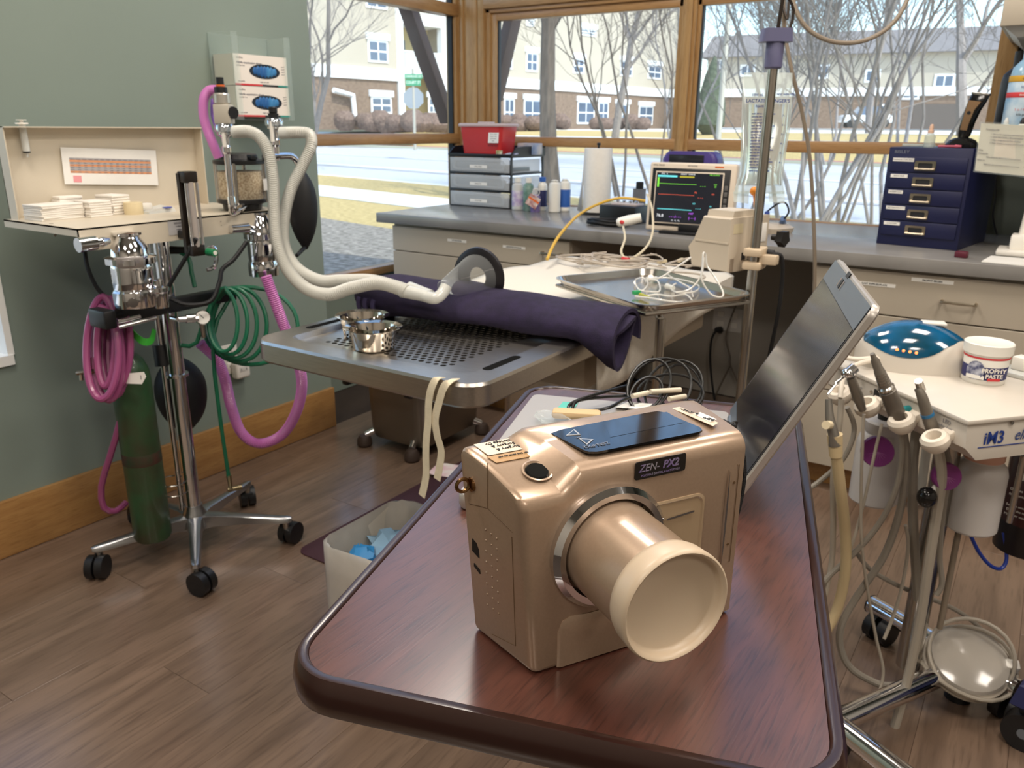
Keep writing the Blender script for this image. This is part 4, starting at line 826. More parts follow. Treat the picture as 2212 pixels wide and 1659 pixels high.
# flat folded tail of the towel behind the mask
tm = MB(); a = V((-1.5, 1.64, TZ+.006)); 
g = []
for i in range(9):
    for j in range(7):
        g.append(a+V((.30*i/8, .24*j/6, .05*(1-j/6)**.6+.012+.004*sin(i*1.3+j))))
tm.add(g, [(i*7+j, i*7+j+1, (i+1)*7+j+1, (i+1)*7+j) for i in range(8) for j in range(6)]); g2 = [p_-V((0, 0, .012)) for p_ in g]
tm.add(g2, [(i*7+j, i*7+j+1, (i+1)*7+j+1, (i+1)*7+j) for i in range(8) for j in range(6)]); part(tm, 'towel_tail', TOW, tw)
# quilted white pad hanging over the right side
PAD = mat('white_quilted_pad', '#e4ddd0', .9, noise=.06, ns=30, stretch=(60, 4, 4), bump=.5, bs=60)
pm = MB(); NXP, NYP = 26, 30; g = []
for i in range(NXP+1):
    u = i/NXP
    for j in range(NYP+1):
        v = j/NYP; y = 1.70+1.0*v; s_ = u*.80; flat = TX1+.004-(TX0+.02)
        z = TZ+.006+.014*abs(sin(v*9+.6*sin(u*4)))*.6+.012*sin(u*5+v*3)**2
        if s_ < flat: x = TX0+.02+s_
        else:
            dr = s_-flat; x = TX1+.006+.006*sin(v*11); z = TZ+.004-dr*1.0*(.75+.25*sin(v*5+1)); 
        g.append((x, y+.01*sin(u*6), z))
nn = NYP+1; pm.add(g, [(i*nn+j, i*nn+j+1, (i+1)*nn+j+1, (i+1)*nn+j) for i in range(NXP) for j in range(NYP)])
po = solo(pm, 'quilted_pad', PAD, 'white quilted pad spread over the far half of the treatment table', 'pad', ang=60)
sm = po.modifiers.new('thick', 'SOLIDIFY'); sm.thickness = .004; sm.offset = -1
# face mask
ap0, rc = D(960, 618, 1.955), D(1030, 566, 2.06); M = frame(ap0, (0, 0, 1), rc-ap0); L_ = (rc-ap0).length
fmk = thing('face_mask', 'clear cone anesthesia mask with a black rubber seal lying on the towel', 'mask', ap0)
CLR = mat('clear_mask_plastic', '#f3f6f6', .05, alpha=.09, glossy_alpha=True)
part(MB(M).lathe([(.013, -.012), (.0145, -.01), (.0145, .006), (.02, .012), (.060, L_-.004), (.064, L_)], 34, False), 'cone', CLR, fmk)
part(MB(M).lathe([(.026, L_-.004), (.063, L_-.007), (.075, L_-.002), (.077, L_+.006), (.071, L_+.012), (.045, L_+.01), (.026, L_+.002), (.026, L_-.004)], 40, False), 'rubber_seal', mat('black_seal', '#151216', .35), fmk)
# ------------------------------------------------------------------ floor items
MAR = mat('maroon_mat', '#3f2029', .6, noise=.1, ns=30, bump=.3, bs=150)
solo(MB(T(-1.5, 2.13, 0)).loft([[(x, y, 0) for x, y in rrect(.72, 1.16, .04, 5)], [(x, y, .004) for x, y in rrect(.72, 1.16, .04, 5)], [(x, y, .017) for x, y in rrect(.62, 1.06, .03, 5)]]), 'floor_mat', MAR, 'maroon anti fatigue mat on the floor under the steel table', 'mat')
bx, by = -1.215, 1.31; bn = thing('waste_bin', 'small bin lined with a translucent bag beside the brown table', 'bin', (bx, by, 0))
LIN = mat('translucent_liner', '#cfc8bd', .4, alpha=.72, noise=.1, ns=20, coat=.3); BINW = mat('cream_bin', '#cfc6b8', .5)
sec = lambda w_, h_, r_, z: [(bx+x, by+y, z) for x, y in rrect(w_, h_, r_, 5)]
part(MB().loft([sec(.17, .24, .04, 0), sec(.17, .24, .04, .01), sec(.205, .29, .05, .37)], caps=False).loft([sec(.17, .24, .04, .0), sec(.17, .24, .04, .002)]), 'bin_shell', BINW, bn)
rl = []; rnd = random.Random(4)
for w_, h_, z, j in ((.214, .299, .12, .004), (.215, .30, .30, .003), (.216, .302, .378, .003), (.203, .288, .384, .004), (.195, .28, .35, .008), (.16, .24, .12, .012)): rl.append([V(p_)+V((rnd.uniform(-j, j), rnd.uniform(-j, j), rnd.uniform(-j, j))) for p_ in sec(w_, h_, .05, z)])
part(MB().loft(rl, caps=False), 'liner', LIN, bn, ang=70)
BLP = mat('pale_blue_paper', '#8fb3cd', .8, noise=.1, ns=20); LAT = mat('blue_waste', '#2f86c4', .5)
for (dx, dy, z, m_, sc_) in ((-.02, .02, .30, BLP, .07), (.03, .06, .31, BLP, .06), (-.04, -.06, .325, LAT, .035), (.04, -.04, .29, BLP, .06)):
    q = thing('crumpled_waste', ('crumpled bright blue glove thrown in the lined bin' if m_ is LAT else 'crumpled pale blue paper thrown in the lined bin'), 'waste', (bx+dx, by+dy, z-.05), 'waste in the lined bin')
    mb = MB(); mb.ball((bx+dx, by+dy, z), sc_, 1, .8, .75, 10, 8); mb.v = [p_+V((rnd.uniform(-1, 1), rnd.uniform(-1, 1), rnd.uniform(-1, 1)))*sc_*.18 for p_ in mb.v]; part(mb, 'crumple', m_, q, ang=20)
# steel tub on feet
tb = thing('steel_tub', 'brushed steel tub on short feet with a chrome front handle near the green wall', 'tub', (-2.15, 2.57, 0))
sec = lambda w_, h_, r_, z: [(-2.15+x, 2.57+y, z) for x, y in rrect(w_, h_, r_, 5)]
DST = mat('dull_steel', '#8f877b', .38, .85, noise=.1, ns=6)
part(MB().loft([sec(.29, .39, .05, .045), sec(.31, .41, .055, .07), sec(.33, .43, .055, .345), sec(.36, .46, .06, .352), sec(.36, .46, .06, .362), sec(.31, .41, .05, .362)]), 'tub_body', DST, tb)
for x, y in ((-.14, -.2), (.1, -.21), (.15, .17), (-.16, .17)):
    part(MB().cyl((-2.15+x*.85, 2.57+y*.85, .075), (-2.15+x*1.12, 2.57+y*1.08, .05), .017, .015, 14), 'foot_arm', CHROME, tb); part(MB(T(-2.15+x*1.15, 2.57+y*1.1, 0)).lathe([(.026, 0), (.033, .008), (.032, .03), (.022, .047), (.01, .052)], 18), 'foot', mat('brown_rubber', '#40322a', .6), tb)
a, b = Y(745, 818, 2.30), Y(872, 845, 2.30)
part(MB().cyl(a, b, .008, None, 12), 'handle_bar', CHROME, tb); part(MB().rb(a.x-.02, a.x+.012, 2.3, 2.36, a.z-.03, a.z+.035, .006).rb(b.x-.005, b.x+.035, 2.3, 2.36, b.z-.03, b.z+.035, .006), 'handle_bracket', BLACK, tb)
# strip of pale reflector / paper on the floor mat
sp_ = thing('paper_towel_sheet', 'pink printed paper lying on the maroon mat', 'paper', Z(985, 1015, .02)); c = Z(985, 1018, .02); part(MB(T(c.x, c.y, .0185)@RZ(15)).prism(rrect(.2, .12, .03, 4), 0, .001), 'sheet', mat('pink_paper', '#e6b9c4', .8, hex2='#f1ece6', ns=14), sp_)
# ------------------------------------------------------------------ instrument stand with tubing
tl, tn, tr_ = Z(1247, 593, .915), Z(1395, 661, .915), Z(1630, 634, .915)
ex_ = (tr_-tn).normalized(); L1 = (tr_-tn).length; ey_ = V((-ex_.y, ex_.x, 0)); L2 = (tl-tn).dot(ey_); cen = tn+ex_*L1/2+ey_*L2/2
M = frame(cen, ex_, (0, 0, 1))
ist = thing('instrument_stand', 'steel instrument stand whose tray overhangs the treatment table', 'stand', (cen.x, cen.y, 0))
sec = lambda d, r_, z: [(x, y, z) for x, y in rrect(L1+d, L2+d, r_, 6)]
part(MB(M).loft([sec(.012, .05, 0), sec(.012, .05, -.003), sec(0, .045, -.003), sec(-.02, .04, -.018), sec(-.022, .04, -.016), sec(-.002, .045, 0), sec(.012, .05, 0)], caps=False).loft([sec(-.02, .04, -.019), sec(-.02, .04, -.0165)]), 'tray', mat('tray_steel', '#d6d0c8', .2, 1), ist)
pb = V((-.765, 1.83, 0)); ps = MB().cyl(pb+V((0, 0, .03)), pb+V((0, 0, .87)), .0125, None, 16)
part(ps, 'post', STEEL, ist); part(MB(M).tube([(-L1/2+.01, -L2/2+.01, -.024), (L1/2-.01, -L2/2+.01, -.024), (L1/2-.01, L2/2-.01, -.024), (-L1/2+.01, L2/2-.01, -.024)], .005, 8, True), 'tray_frame', STEEL, ist)
part(MB().cyl(pb+V((0, 0, .865)), V((cen.x, cen.y, .885)), .009), 'tray_arm', STEEL, ist)
part(MB().tube(sp([pb+V((-.0, 0, .03)), pb+V((.02, .25, .03)), pb+V((.04, .5, .03))], 4), .014, 10).tube(sp([pb+V((-.0, 0, .03)), pb+V((.2, .0, .03)), pb+V((.35, .3, .03))], 4), .014, 10), 'base', STEEL, ist)
for q in ((0, 0), (.04, .5), (.35, .3)): part(MB(T(pb.x+q[0], pb.y+q[1], 0)).ball((0, 0, .018), .018), 'caster', BLACK, ist)
TUB = mat('clear_tubing', '#e6e4dd', .2, alpha=.8, coat=.5)
def zt(px, py, dz=.0): return Z(px, py, .902+dz)
ts = thing('infusion_set', 'tangled clear infusion tubing lying in the steel tray', 'tubing', zt(1460, 625))
for L in ([(1370, 610), (1385, 628), (1400, 612), (1388, 600), (1372, 606), (1380, 625), (1405, 630), (1425, 628), (1420, 606), (1395, 604), (1440, 600), (1485, 607), (1510, 618), (1500, 630), (1465, 632), (1448, 622), (1460, 612)],
          [(1372, 640), (1400, 643), (1430, 648), (1460, 652), (1475, 652)], [(1390, 640), (1420, 636), (1450, 640), (1480, 636), (1495, 648)],
          [(1455, 585), (1440, 590), (1470, 610), (1490, 622), (1497, 640)]):
    part(MB().tube(sp([zt(*q, .004+.004*(i % 3)) for i, q in enumerate(L)], 6), .0022, 7), 'tube', TUB, ts)
part(MB().tube(sp([D(1520, 556, 1.95), D(1518, 580, 1.95), D(1516, 605, 1.95), D(1535, 635, 1.95), D(1556, 642, 1.95), D(1562, 632, 1.96), D(1545, 600, 1.97), D(1528, 575, 1.98), D(1524, 550, 1.98), D(1519, 548, 1.97), D(1517, 575, 1.97), D(1512, 600, 1.97), D(1490, 625, 1.97), D(1460, 632, 1.97)], 6), .0024, 7), 'tube', TUB, ts)
part(MB().tube(sp([D(1493, 556, 2.0), D(1465, 575, 2.0), D(1435, 595, 2.0), D(1420, 602, 2.0)], 6), .0024, 7), 'tube', TUB, ts)
part(MB(frame(zt(1374, 636, .004), ex_, (0, 0, 1))).rb(-.01, .012, -.006, .006, 0, .01, .002), 'green_clamp', mat('green_clip', '#2f9a5c', .4), ts); part(MB().cyl(zt(1383, 636, .006), zt(1402, 643, .006), .005, .004), 'drip_connector', mat('yellow_green_plastic', '#a9a83a', .4, alpha=.9), ts)
part(MB().cyl(zt(1395, 604, .008), zt(1418, 602, .008), .007), 'roller_clamp', CUFF, ts)
part(MB().cyl(zt(1440, 618, .006), zt(1455, 622, .006), .008, .006), 'drip_chamber', CUFF, ts)
# ------------------------------------------------------------------ infusion pole with pump and fluid bag
ivx, ivy = -.63, 2.10
iv = thing('infusion_pole', 'upright steel infusion pole with a lilac T shaped cap', 'pole', (ivx, ivy, 0))
part(MB().cyl((ivx, ivy, .05), (ivx, ivy, 1.47), .0125, None, 18), 'pole', STEEL, iv)
LIL = mat('lilac_plastic', '#5f5f80', .5); zt0 = 1.46
part(MB(T(ivx, ivy, zt0)).lathe([(.018, 0), (.021, .004), (.022, .07), (.02, .075)], 18), 'cap_stem', LIL, iv); Mh = T(ivx, ivy, zt0+.06)@RZ(33)
part(MB(Mh).loft([[(x*(1-.1*k), y, .03*k) for x, y in rrect(.075, .05, .012, 4)] for k in (0, .3, 1)]), 'cap_head', LIL, iv)
part(MB().cyl((ivx, ivy, zt0+.05), (ivx+.01, ivy-.0, zt0+.2), .0045).tube(sp([(ivx+.02, ivy+.01, zt0+.06), (ivx+.03, ivy+.02, zt0+.13), (ivx+.0, ivy+.0, zt0+.18)], 4), .0035), 'hook_rod', mat('dark_wire', '#3a322c', .4, .7), iv)
for k in range(5):
    M5 = T(ivx, ivy, 0)@RZ(72*k+20); part(MB(M5).loft([[(.0, -.016, .05), (.0, .016, .05), (.0, .016, .08), (0, -.016, .08)], [(.24, -.01, .05), (.24, .01, .05), (.24, .01, .065), (.24, -.01, .065)]]), 'base_leg', ALU, iv); part(MB(M5).cyl((.235, -.012, .026), (.235, .012, .026), .026, None, 16), 'caster', BLACK, iv)
# pump: slanted housing
K = D(1580, 530, 2.09); f1 = (_r*cos(RD(50))-V((_f.x, _f.y, 0)).normalized()*sin(RD(50))); f1.z = 0; f1.normalize(); f2 = V((-f1.y, f1.x, 0))
pn = [PLN(px, py, K, f2) for px, py in ((1519, 466), (1582, 472), (1571, 527), (1573, 590), (1492, 574), (1485, 532), (1497, 516))]
PMP = mat('beige_pump', '#c8bba8', .42, noise=.02, ns=20)
pu = thing('infusion_pump', 'beige infusion pump clamped to the steel pole', 'pump', V((pn[4].x, pn[4].y, pn[3].z))); dp = .175
mb = MB(); kp = [pn[0], pn[1], V((pn[1].x, pn[1].y, pn[2].z)), V((pn[1].x, pn[1].y, pn[3].z)), pn[4], pn[5], pn[6]]
def inset(P, t): c_ = sum(P, V())/len(P); return [p_.lerp(c_, t) for p_ in P]
mb.loft([inset(kp, .05), [p_+f2*.006 for p_ in kp], [p_+f2*(dp-.006) for p_ in kp], [p_+f2*dp for p_ in inset(kp, .05)]])
part(mb, 'housing', PMP, pu)
tp = [kp[0].lerp(kp[1], .02), kp[1].lerp(kp[0], .1)]; part(MB().loft([[q+V((0, 0, -.004)) for q in (tp[0]+f2*.015, tp[1]+f2*.015, tp[1]+f2*.12, tp[0]+f2*.12)], [q+V((0, 0, .016)) for q in (tp[0]+f2*.02, tp[1]+f2*.02, tp[1]+f2*.115, tp[0]+f2*.115)]]), 'top_hood', PMP, pu)
part(MB(frame(kp[2].lerp(kp[6], .5)-f2*.001, f1, -f2)).box(-.05, .055, -.002, .002, -.001, .002), 'moulded_rib', PMP, pu)
Mr = frame(kp[1].lerp(kp[3], .5), f2, f1)        # right side face
part(MB(Mr).box(.01, .05, .03, .055, -.001, .001), 'rating_label', mat('pale_label', '#d6c9a8', .6), pu); part(MB(Mr).box(.055, .072, -.042, -.022, -.001, .0012), 'socket', INK, pu); part(MB(Mr).box(.006, .02, -.07, -.035, -.001, .002), 'side_tab', mat('taupe_plastic', '#8e7f6e', .5), pu)
for i in range(4):
    for j in range(5): part(MB(Mr).box(.082+.005*i, .085+.005*i, -.05+.006*j, -.047+.006*j, -.001, .0008), 'vent_hole', INK, pu)
part(MB(Mr).rb(.12, .16, .0, .05, -.0, .002, .001), 'instruction_sticker', PAPER, pu)
part(MB().rb(ivx-.024, ivx+.024, ivy-.024, ivy+.03, 1.005, 1.025, .005).rb(ivx-.024, ivx+.024, ivy-.024, ivy+.03, .97, .99, .005).rb(ivx+.015, ivx+.06, ivy-.01, ivy+.02, .985, 1.01, .004).rb(ivx-.02, ivx+.02, ivy+.02, ivy+.05, .97, 1.025, .004), 'pole_clamp', mat('beige_clamp', '#cbb79c', .5), pu)
kb = D(1690, 515, 2.12); part(MB(frame(kb, (0, 0, 1), f1)).prism([(.023*(1 if k % 2 else .74)*cos(2*pi*k/10), .023*(1 if k % 2 else .74)*sin(2*pi*k/10)) for k in range(10)], -.01, .01).cyl((0, 0, -.03), (0, 0, 0), .008), 'clamp_knob', BLACK, pu)
part(MB().tube(sp([D(1650, 546, 2.12), D(1672, 548, 2.1), D(1688, 556, 2.1), D(1690, 600, 2.12), D(1682, 670, 2.15), D(1668, 740, 2.2), D(1655, 800, 2.24), D(1640, 870, 2.3)], 6), .0055, 8).cyl(D(1645, 546, 2.13), D(1672, 548, 2.11), .011, .009), 'power_cord', RUBBER, pu)
# fluid bag behind the pole
bgw = D(1650, 300, 2.17)
fb = thing('fluid_bag', 'clear fluid bag with blue print hanging behind the steel pole', 'fluid bag', D(1648, 440, 2.17))
BAGM = mat('clear_bag_film', '#eef3f1', .12, alpha=.3, glossy_alpha=True); rr_ = V((_r.x, _r.y, 0)).normalized(); fr_ = V((_f.x, _f.y, 0)).normalized()
rows_ = ((157, 1607, 1712, .003), (180, 1604, 1712, .008), (225, 1603, 1711, .016), (280, 1601, 1706, .024), (330, 1600, 1698, .026), (375, 1597, 1692, .024), (400, 1590, 1692, .018), (418, 1584, 1694, .006))
secs = []
for y_, xa, xb, th in rows_:
    a, b = D(xa, y_, 2.17), D(xb, y_, 2.17); c = (a+b)/2; hw = (b-a).length/2; secs.append([c+rr_*hw*cos(2*pi*k/20)+fr_*th*sin(2*pi*k/20) for k in range(20)])
part(MB().loft(secs), 'film', BAGM, fb, ang=60)
wat = []
for y_, xa, xb, th in rows_[2:7]:
    a, b = D(xa+4, y_, 2.17), D(xb-4, y_, 2.17); c = (a+b)/2; hw = (b-a).length/2; wat.append([c+rr_*hw*cos(2*pi*k/20)+fr_*th*.9*sin(2*pi*k/20) for k in range(20)])
part(MB().loft(wat), 'fluid', mat('saline', '#f0f6f4', .03, trans=1), fb, ang=60)
def bt(s_, px, py, sz, m_=None, al='CENTER'):
    p_ = D(px, py, 2.17)-fr_*.029; txt(s_, sz, frame(p_, rr_, -fr_), m_ or BLUEINK, fb, 'bag_print', al, ex=.0001, off=.00025)
bt('1000 mL', 1630, 206, .009); bt('NDC 0409-7953', 1690, 205, .007); bt("LACTATED RINGER'S", 1652, 219, .0125); bt('Injection USP', 1645, 230, .009)
for k in range(20):
    bt(('each 100 mL contains sodium', 'chloride 600 mg lactate', 'potassium 30 mg calcium', 'sterile nonpyrogenic single')[k % 4], 1618-.4*k, 246+6.4*k, .0052, al='LEFT')
for k in range(6): bt(str(k+1)+' -', 1686-k*1.5, 250+20*k, .007)
part(MB().ball(D(1630, 413, 2.14), .0125, 1, 1, 1, 14, 10).cyl(D(1631, 415, 2.155), D(1633, 448, 2.16), .006), 'injection_port', mat('orange_port', '#e08a2c', .4), fb)
for xa, xb in ((1584, 1618), (1660, 1696)):
    part(MB().loft([[D(xa, 415, 2.17), D(xb, 412, 2.17), D(xb, 412, 2.18), D(xa, 415, 2.18)], [D(xa+1, 436, 2.17), D(xb-1, 440, 2.17), D(xb-1, 440, 2.175), D(xa+1, 436, 2.175)]]), 'end_flap', BAGM, fb)
# suspended hose in front of the worktop
hs = thing('suspended_hose', 'grey brown hose hung from above in a loop with a long drop', 'hose', D(1760, 700, 2.75)); HSM = mat('taupe_hose', '#857868', .5)
part(MB().tube(sp([D(1694, -40, 2.45), D(1692, 10, 2.46), D(1697, 80, 2.5), D(1712, 160, 2.52), D(1732, 240, 2.56), D(1748, 330, 2.6), D(1755, 420, 2.64), D(1759, 520, 2.68), D(1760, 600, 2.72), D(1756, 720, 2.78)], 7), .0062, 9), 'drop', HSM, hs)
part(MB().tube(sp([D(1705, -40, 2.4), D(1718, 20, 2.4), D(1745, 62, 2.4), D(1785, 86, 2.4), D(1830, 93, 2.4), D(1875, 85, 2.4), D(1918, 60, 2.4), D(1950, 20, 2.4), D(1975, -40, 2.4)], 7), .0068, 9), 'loop', HSM, hs)
part(MB().tube(sp([D(1683, -30, 2.46), D(1690, 10, 2.46), D(1700, 42, 2.46), D(1703, 20, 2.46), D(1706, -20, 2.46)], 5), .004, 7), 'hook_clip', mat('dark_wire', '#3a322c'), hs)
# socket and cords in the knee space
q = Y(1572, 690, YW+.018); so_ = thing('wall_socket', 'double socket on the wall below the worktop, with dark plug in it', 'socket', q)
part(MB().rb(q.x-.075, q.x+.075, YW+.012, YW+.02, q.z-.06, q.z+.06, .002), 'plate', mat('warm_white', '#d6d2cb', .4), so_)
for dx in (-.035, .035):
    for dz in (-.025, .025): part(MB().rb(q.x+dx-.017, q.x+dx+.017, YW+.009, YW+.013, q.z+dz-.014, q.z+dz+.014, .001), 'receptacle', WHITE, so_)
pl_ = thing('power_lead', 'black power lead plugged in under the worktop', 'cord', Y(1540, 850, 3.8)); part(MB().cyl(Y(1555, 713, YW+.008), Y(1548, 712, YW-.04), .018, .012).tube(sp([Y(1548, 712, YW-.04), Y(1537, 735, 3.84), Y(1534, 780, 3.83), Y(1540, 840, 3.82), Y(1550, 900, 3.81)], 5), .006), 'lead', RUBBER, pl_)
gl = thing('grey_lead', 'thin grey lead forking down the wall below the worktop', 'cord', Y(1580, 850, 3.85))
part(MB().tube(sp([Y(1592, 655, 3.87), Y(1578, 690, 3.87), Y(1568, 730, 3.87), Y(1576, 770, 3.87), Y(1578, 790, 3.87), Y(1600, 840, 3.87)], 5), .004).tube(sp([Y(1578, 790, 3.87), Y(1550, 845, 3.87), Y(1536, 880, 3.87)], 4), .004), 'lead', mat('grey_cord', '#6e645a', .6), gl)
# ------------------------------------------------------------------ on the worktop
CLRD = mat('frosted_drawer', '#c9ccce', .3, alpha=.55, coat=.2)
ux0, ux1, uy0, uy1 = -2.742, -2.345, 3.53, 3.86
uz = Y(970, 335, uy0).z
ou = thing('drawer_organizer', 'black three drawer organizer with frosted drawer fronts on the worktop', 'organizer', ((ux0+ux1)/2, 3.7, CT))
hd_ = (uz-CT)/3
for k in range(4): part(MB().rb(ux0, ux1, uy0, uy1, CT+hd_*k-(.0 if k == 0 else .006), CT+hd_*k+.004, .002), 'shelf_frame', BLACK, ou)
for x in (ux0, ux1-.008):
    for y in (uy0+.004, uy1-.02): part(MB().box(x+.001, x+.007, y, y+.016, CT, uz), 'corner_post', BLACK, ou)
part(MB().rb(ux0-.004, ux1+.004, uy0-.004, uy0+.006, uz, uz+.012, .002).rb(ux0-.004, ux1+.004, uy1-.008, uy1, uz, uz+.05, .002), 'top_rim', BLACK, ou)
for x in (ux0-.004, ux1-.004): part(MB(frame((x, 0, 0), (0, 1, 0), (1, 0, 0))).prism([(uy0+.0, uz), (uy1, uz), (uy1, uz+.05), (uy0+.12, uz+.05), (uy0+.05, uz+.046), (uy0, uz+.012)], 0, .008), 'side_lip', BLACK, ou)
for k in range(3):
    z0, z1 = CT+hd_*k+.006, CT+hd_*(k+1)-.008
    d = part(MB().rb(ux0+.01, ux1-.01, uy0-.006, uy0+.004, z0, z1, .003).box(ux0+.012, ux1-.012, uy0+.004, uy1-.03, z0, z0+.002).box(ux1-.013, ux1-.011, uy0+.004, uy1-.03, z0, z1-.008).box(ux0+.011, ux0+.013, uy0+.004, uy1-.03, z0, z1-.008), 'drawer', CLRD, ou)
    part(MB(frame(((ux0+ux1)/2, uy0-.006, (z0+z1)/2), (1, 0, 0), (0, -1, 0))).loft([[(x, y, z) for x, y in rrect(a, b, .012, 4)] for a, b, z in ((.33, hd_*.62, 0), (.33, hd_*.62, .0015), (.30, hd_*.42, .0015), (.30, hd_*.42, 0))], caps=False), 'raised_frame', CLRD, d)
    part(MB().box(-2.6, -2.49, uy0-.0075, uy0-.006, z0+.02, z0+.036), 'label_strip', PAPER, d); txt(('FLOAT KIT', 'BURRS SET', 'EXPLORERS')[k], .009, frame((-2.545, uy0-.0078, z0+.028), (1, 0, 0), (0, -1, 0)), INK, d, 'label_print')
    rnd = random.Random(k); m = MB()
    for q in range(7): m.rb(-2.7+.05*q, -2.66+.05*q+rnd.uniform(0, .01), uy0+.03, uy0+.2, z0+.003, z0+.02+rnd.uniform(0, .02), .004)
    part(m, 'contents', mat('grey_instruments', '#6d6f72', .4, .5), d, kind='stuff')
# sharps container
rx0, rx1, ry0, ry1 = -2.70, -2.42, 3.56, 3.72; rz0 = uz+.004; rz1 = Y(980, 266, ry0).z
shp = thing('sharps_container', 'red sharps container with a clear lid on the drawer organizer', 'container', ((rx0+rx1)/2, (ry0+ry1)/2, rz0)); rcx, rcy = (rx0+rx1)/2, (ry0+ry1)/2
sec = lambda w_, h_, z: [(rcx+x, rcy+y, z) for x, y in rrect(w_, h_, .02, 4)]
RED = mat('red_translucent_plastic', '#c02a2c', .35, coat=.2)
part(MB().loft([sec(.24, .14, rz0), sec(.275, .155, rz1-.012)]), 'tub', RED, shp); part(MB().loft([sec(.29, .168, rz1-.016), sec(.295, .172, rz1-.008), sec(.285, .16, rz1+.0)]).rb(rcx-.05, rcx+.02, rcy-.03, rcy+.03, rz1-.002, rz1+.008, .003), 'lid', mat('clear_lid', '#e6d5d2', .2, alpha=.6), shp)
Mf = frame((rcx+.085, rcy-.0765, (rz0+rz1)/2+.02), (1, 0, 0), (0, -1, .13)); part(MB(Mf).box(-.032, .032, -.038, .038, 0, .001), 'warning_label', PAPER, shp)
for k, s_ in enumerate(('SHARPS', 'do not fill above', 'this line  8 quart', 'biohazard waste', 'close lid firmly', 'danger')): txt(s_, .010 if k == 0 else .0065, Mf@T(0, .028-.011*k, .0012), INK, shp)
txt('BIOHAZARD', .011, Mf@T(-.0, -.052, -.001), INK, shp)
# small packs in the organizer's tray
pk1 = solo(MB(T(-2.44, 3.565, uz+.004)@RZ(12)).rb(-.015, .015, -.01, .01, 0, .026, .002), 'small_vial_box', mat('olive_box', '#8f8a45', .6, hex2='#e8e2d0', ns=60), 'small olive box in the organizer tray beside the red container', 'box')
pkm = mat('packet_print', '#e5e3e6', .5, hex2='#7a86b8', ns=55)
for i, (x, a) in enumerate(((-2.39, 20), (-2.365, -15))): solo(MB(T(x, 3.57, uz+.004+.007*i)@RZ(a)@RX(8)).rb(-.035, .035, -.014, .014, 0, .006, .002), 'foil_packet', pkm, ('lower' if i == 0 else 'upper')+' printed foil packet in the organizer tray', 'packet', 'foil packets in the organizer tray')
solo(MB(T(-2.40, 3.76, uz+.006)@RZ(6)).rb(-.03, .075, -.045, .045, 0, .058, .002), 'carton', mat('blue_white_carton', '#d8d2cc', .6, hex2='#5f82b4', ns=9), 'white and blue carton at the back of the organizer tray', 'box')
# bottles beside the organizer
def bottle(px, py, r, h, label, body, capm, caph=.022, capr=.6, lab=None, y=None, neck=.75, name='bottle'):
    c = Z(px, py, CT) if y is None else Y(px, py, y); c.z = CT
    b = thing(name, label, 'bottle', c, 'bottles beside the drawer organizer'); M = T(*c)
    part(MB(M).lathe([(r*.9, 0), (r, .004), (r, h*.72), (r*.9, h*.8), (r*.5, h*.86), (r*.45, h*.9)], 20), 'bottle_body', body, b)
    part(MB(M).lathe([(r*capr, h*.87), (r*capr, h*.87+caph), (r*capr*.9, h*.88+caph)], 18), 'cap', capm, b)
    if lab: part(MB(M).lathe([(r*1.006, h*.12), (r*1.012, h*.125), (r*1.012, h*.6), (r*1.006, h*.61)], 20, False), 'wrap_label', lab, b)
    return b
LILB = mat('lilac_label', '#a88fc0', .6, hex2='#d8d4dc', ns=35); CLB = mat('milky_bottle', '#d5d5d2', .3, alpha=.85); GNB = mat('green_tint_bottle', '#4c7566', .3, hex2='#8fa79b', ns=30)
BLB = mat('blue_label', '#2e5fae', .55); WBT = mat('white_bottle', '#e6e3da', .35)
bottle(1118, 453, .030, .16, 'milky bottle with a lilac label and white cap touching the organizer', CLB, WBT, lab=LILB)
bottle(1141, 455, .027, .16, 'green tinted bottle with a white cap next to the lilac labelled one', GNB, WBT)
hb = bottle(1156, 458, .025, .10, 'small purple bottle with a looped neck tag', mat('purple_tint', '#8272a8', .35, alpha=.9), CLB, .03, .5)
M = frame(Z(1156, 458, CT)+V((.005, -.03, .055)), (.8, .3, -.5), (.2, -1, .2)); part(MB(M).box(-.03, .03, -.028, .028, 0, .002), 'neck_tag', mat('tag_print', '#d9cdc2', .5, hex2='#a06a6e', ns=40), hb); part(MB(M).box(-.03, .03, .002, .012, .002, .0026), 'tag_stripe', mat('orange_plastic', '#d9682a'), hb)
part(MB(M@T(-.01, .045, 0)).tube([(.018*cos(2*pi*k/14), .018*sin(2*pi*k/14), 0) for k in range(14)], .0018, 5, True), 'tag_loop', WHITE, hb)
bottle(1171, 454, .024, .165, 'white bottle with a bright blue cap', WBT, BLB, .02, .7, lab=mat('navy_label', '#2b2f5c', .5))
bottle(1197, 458, .030, .175, 'plain white upright squeeze bottle next to the blue capped bottle', WBT, mat('translucent_cap', '#d4d0c4', .3), .0, .7)
bottle(1219, 456, .029, .178, 'white squeeze bottle with a blue panel nearest the paper towels', WBT, WBT, .0, .7, lab=BLB)
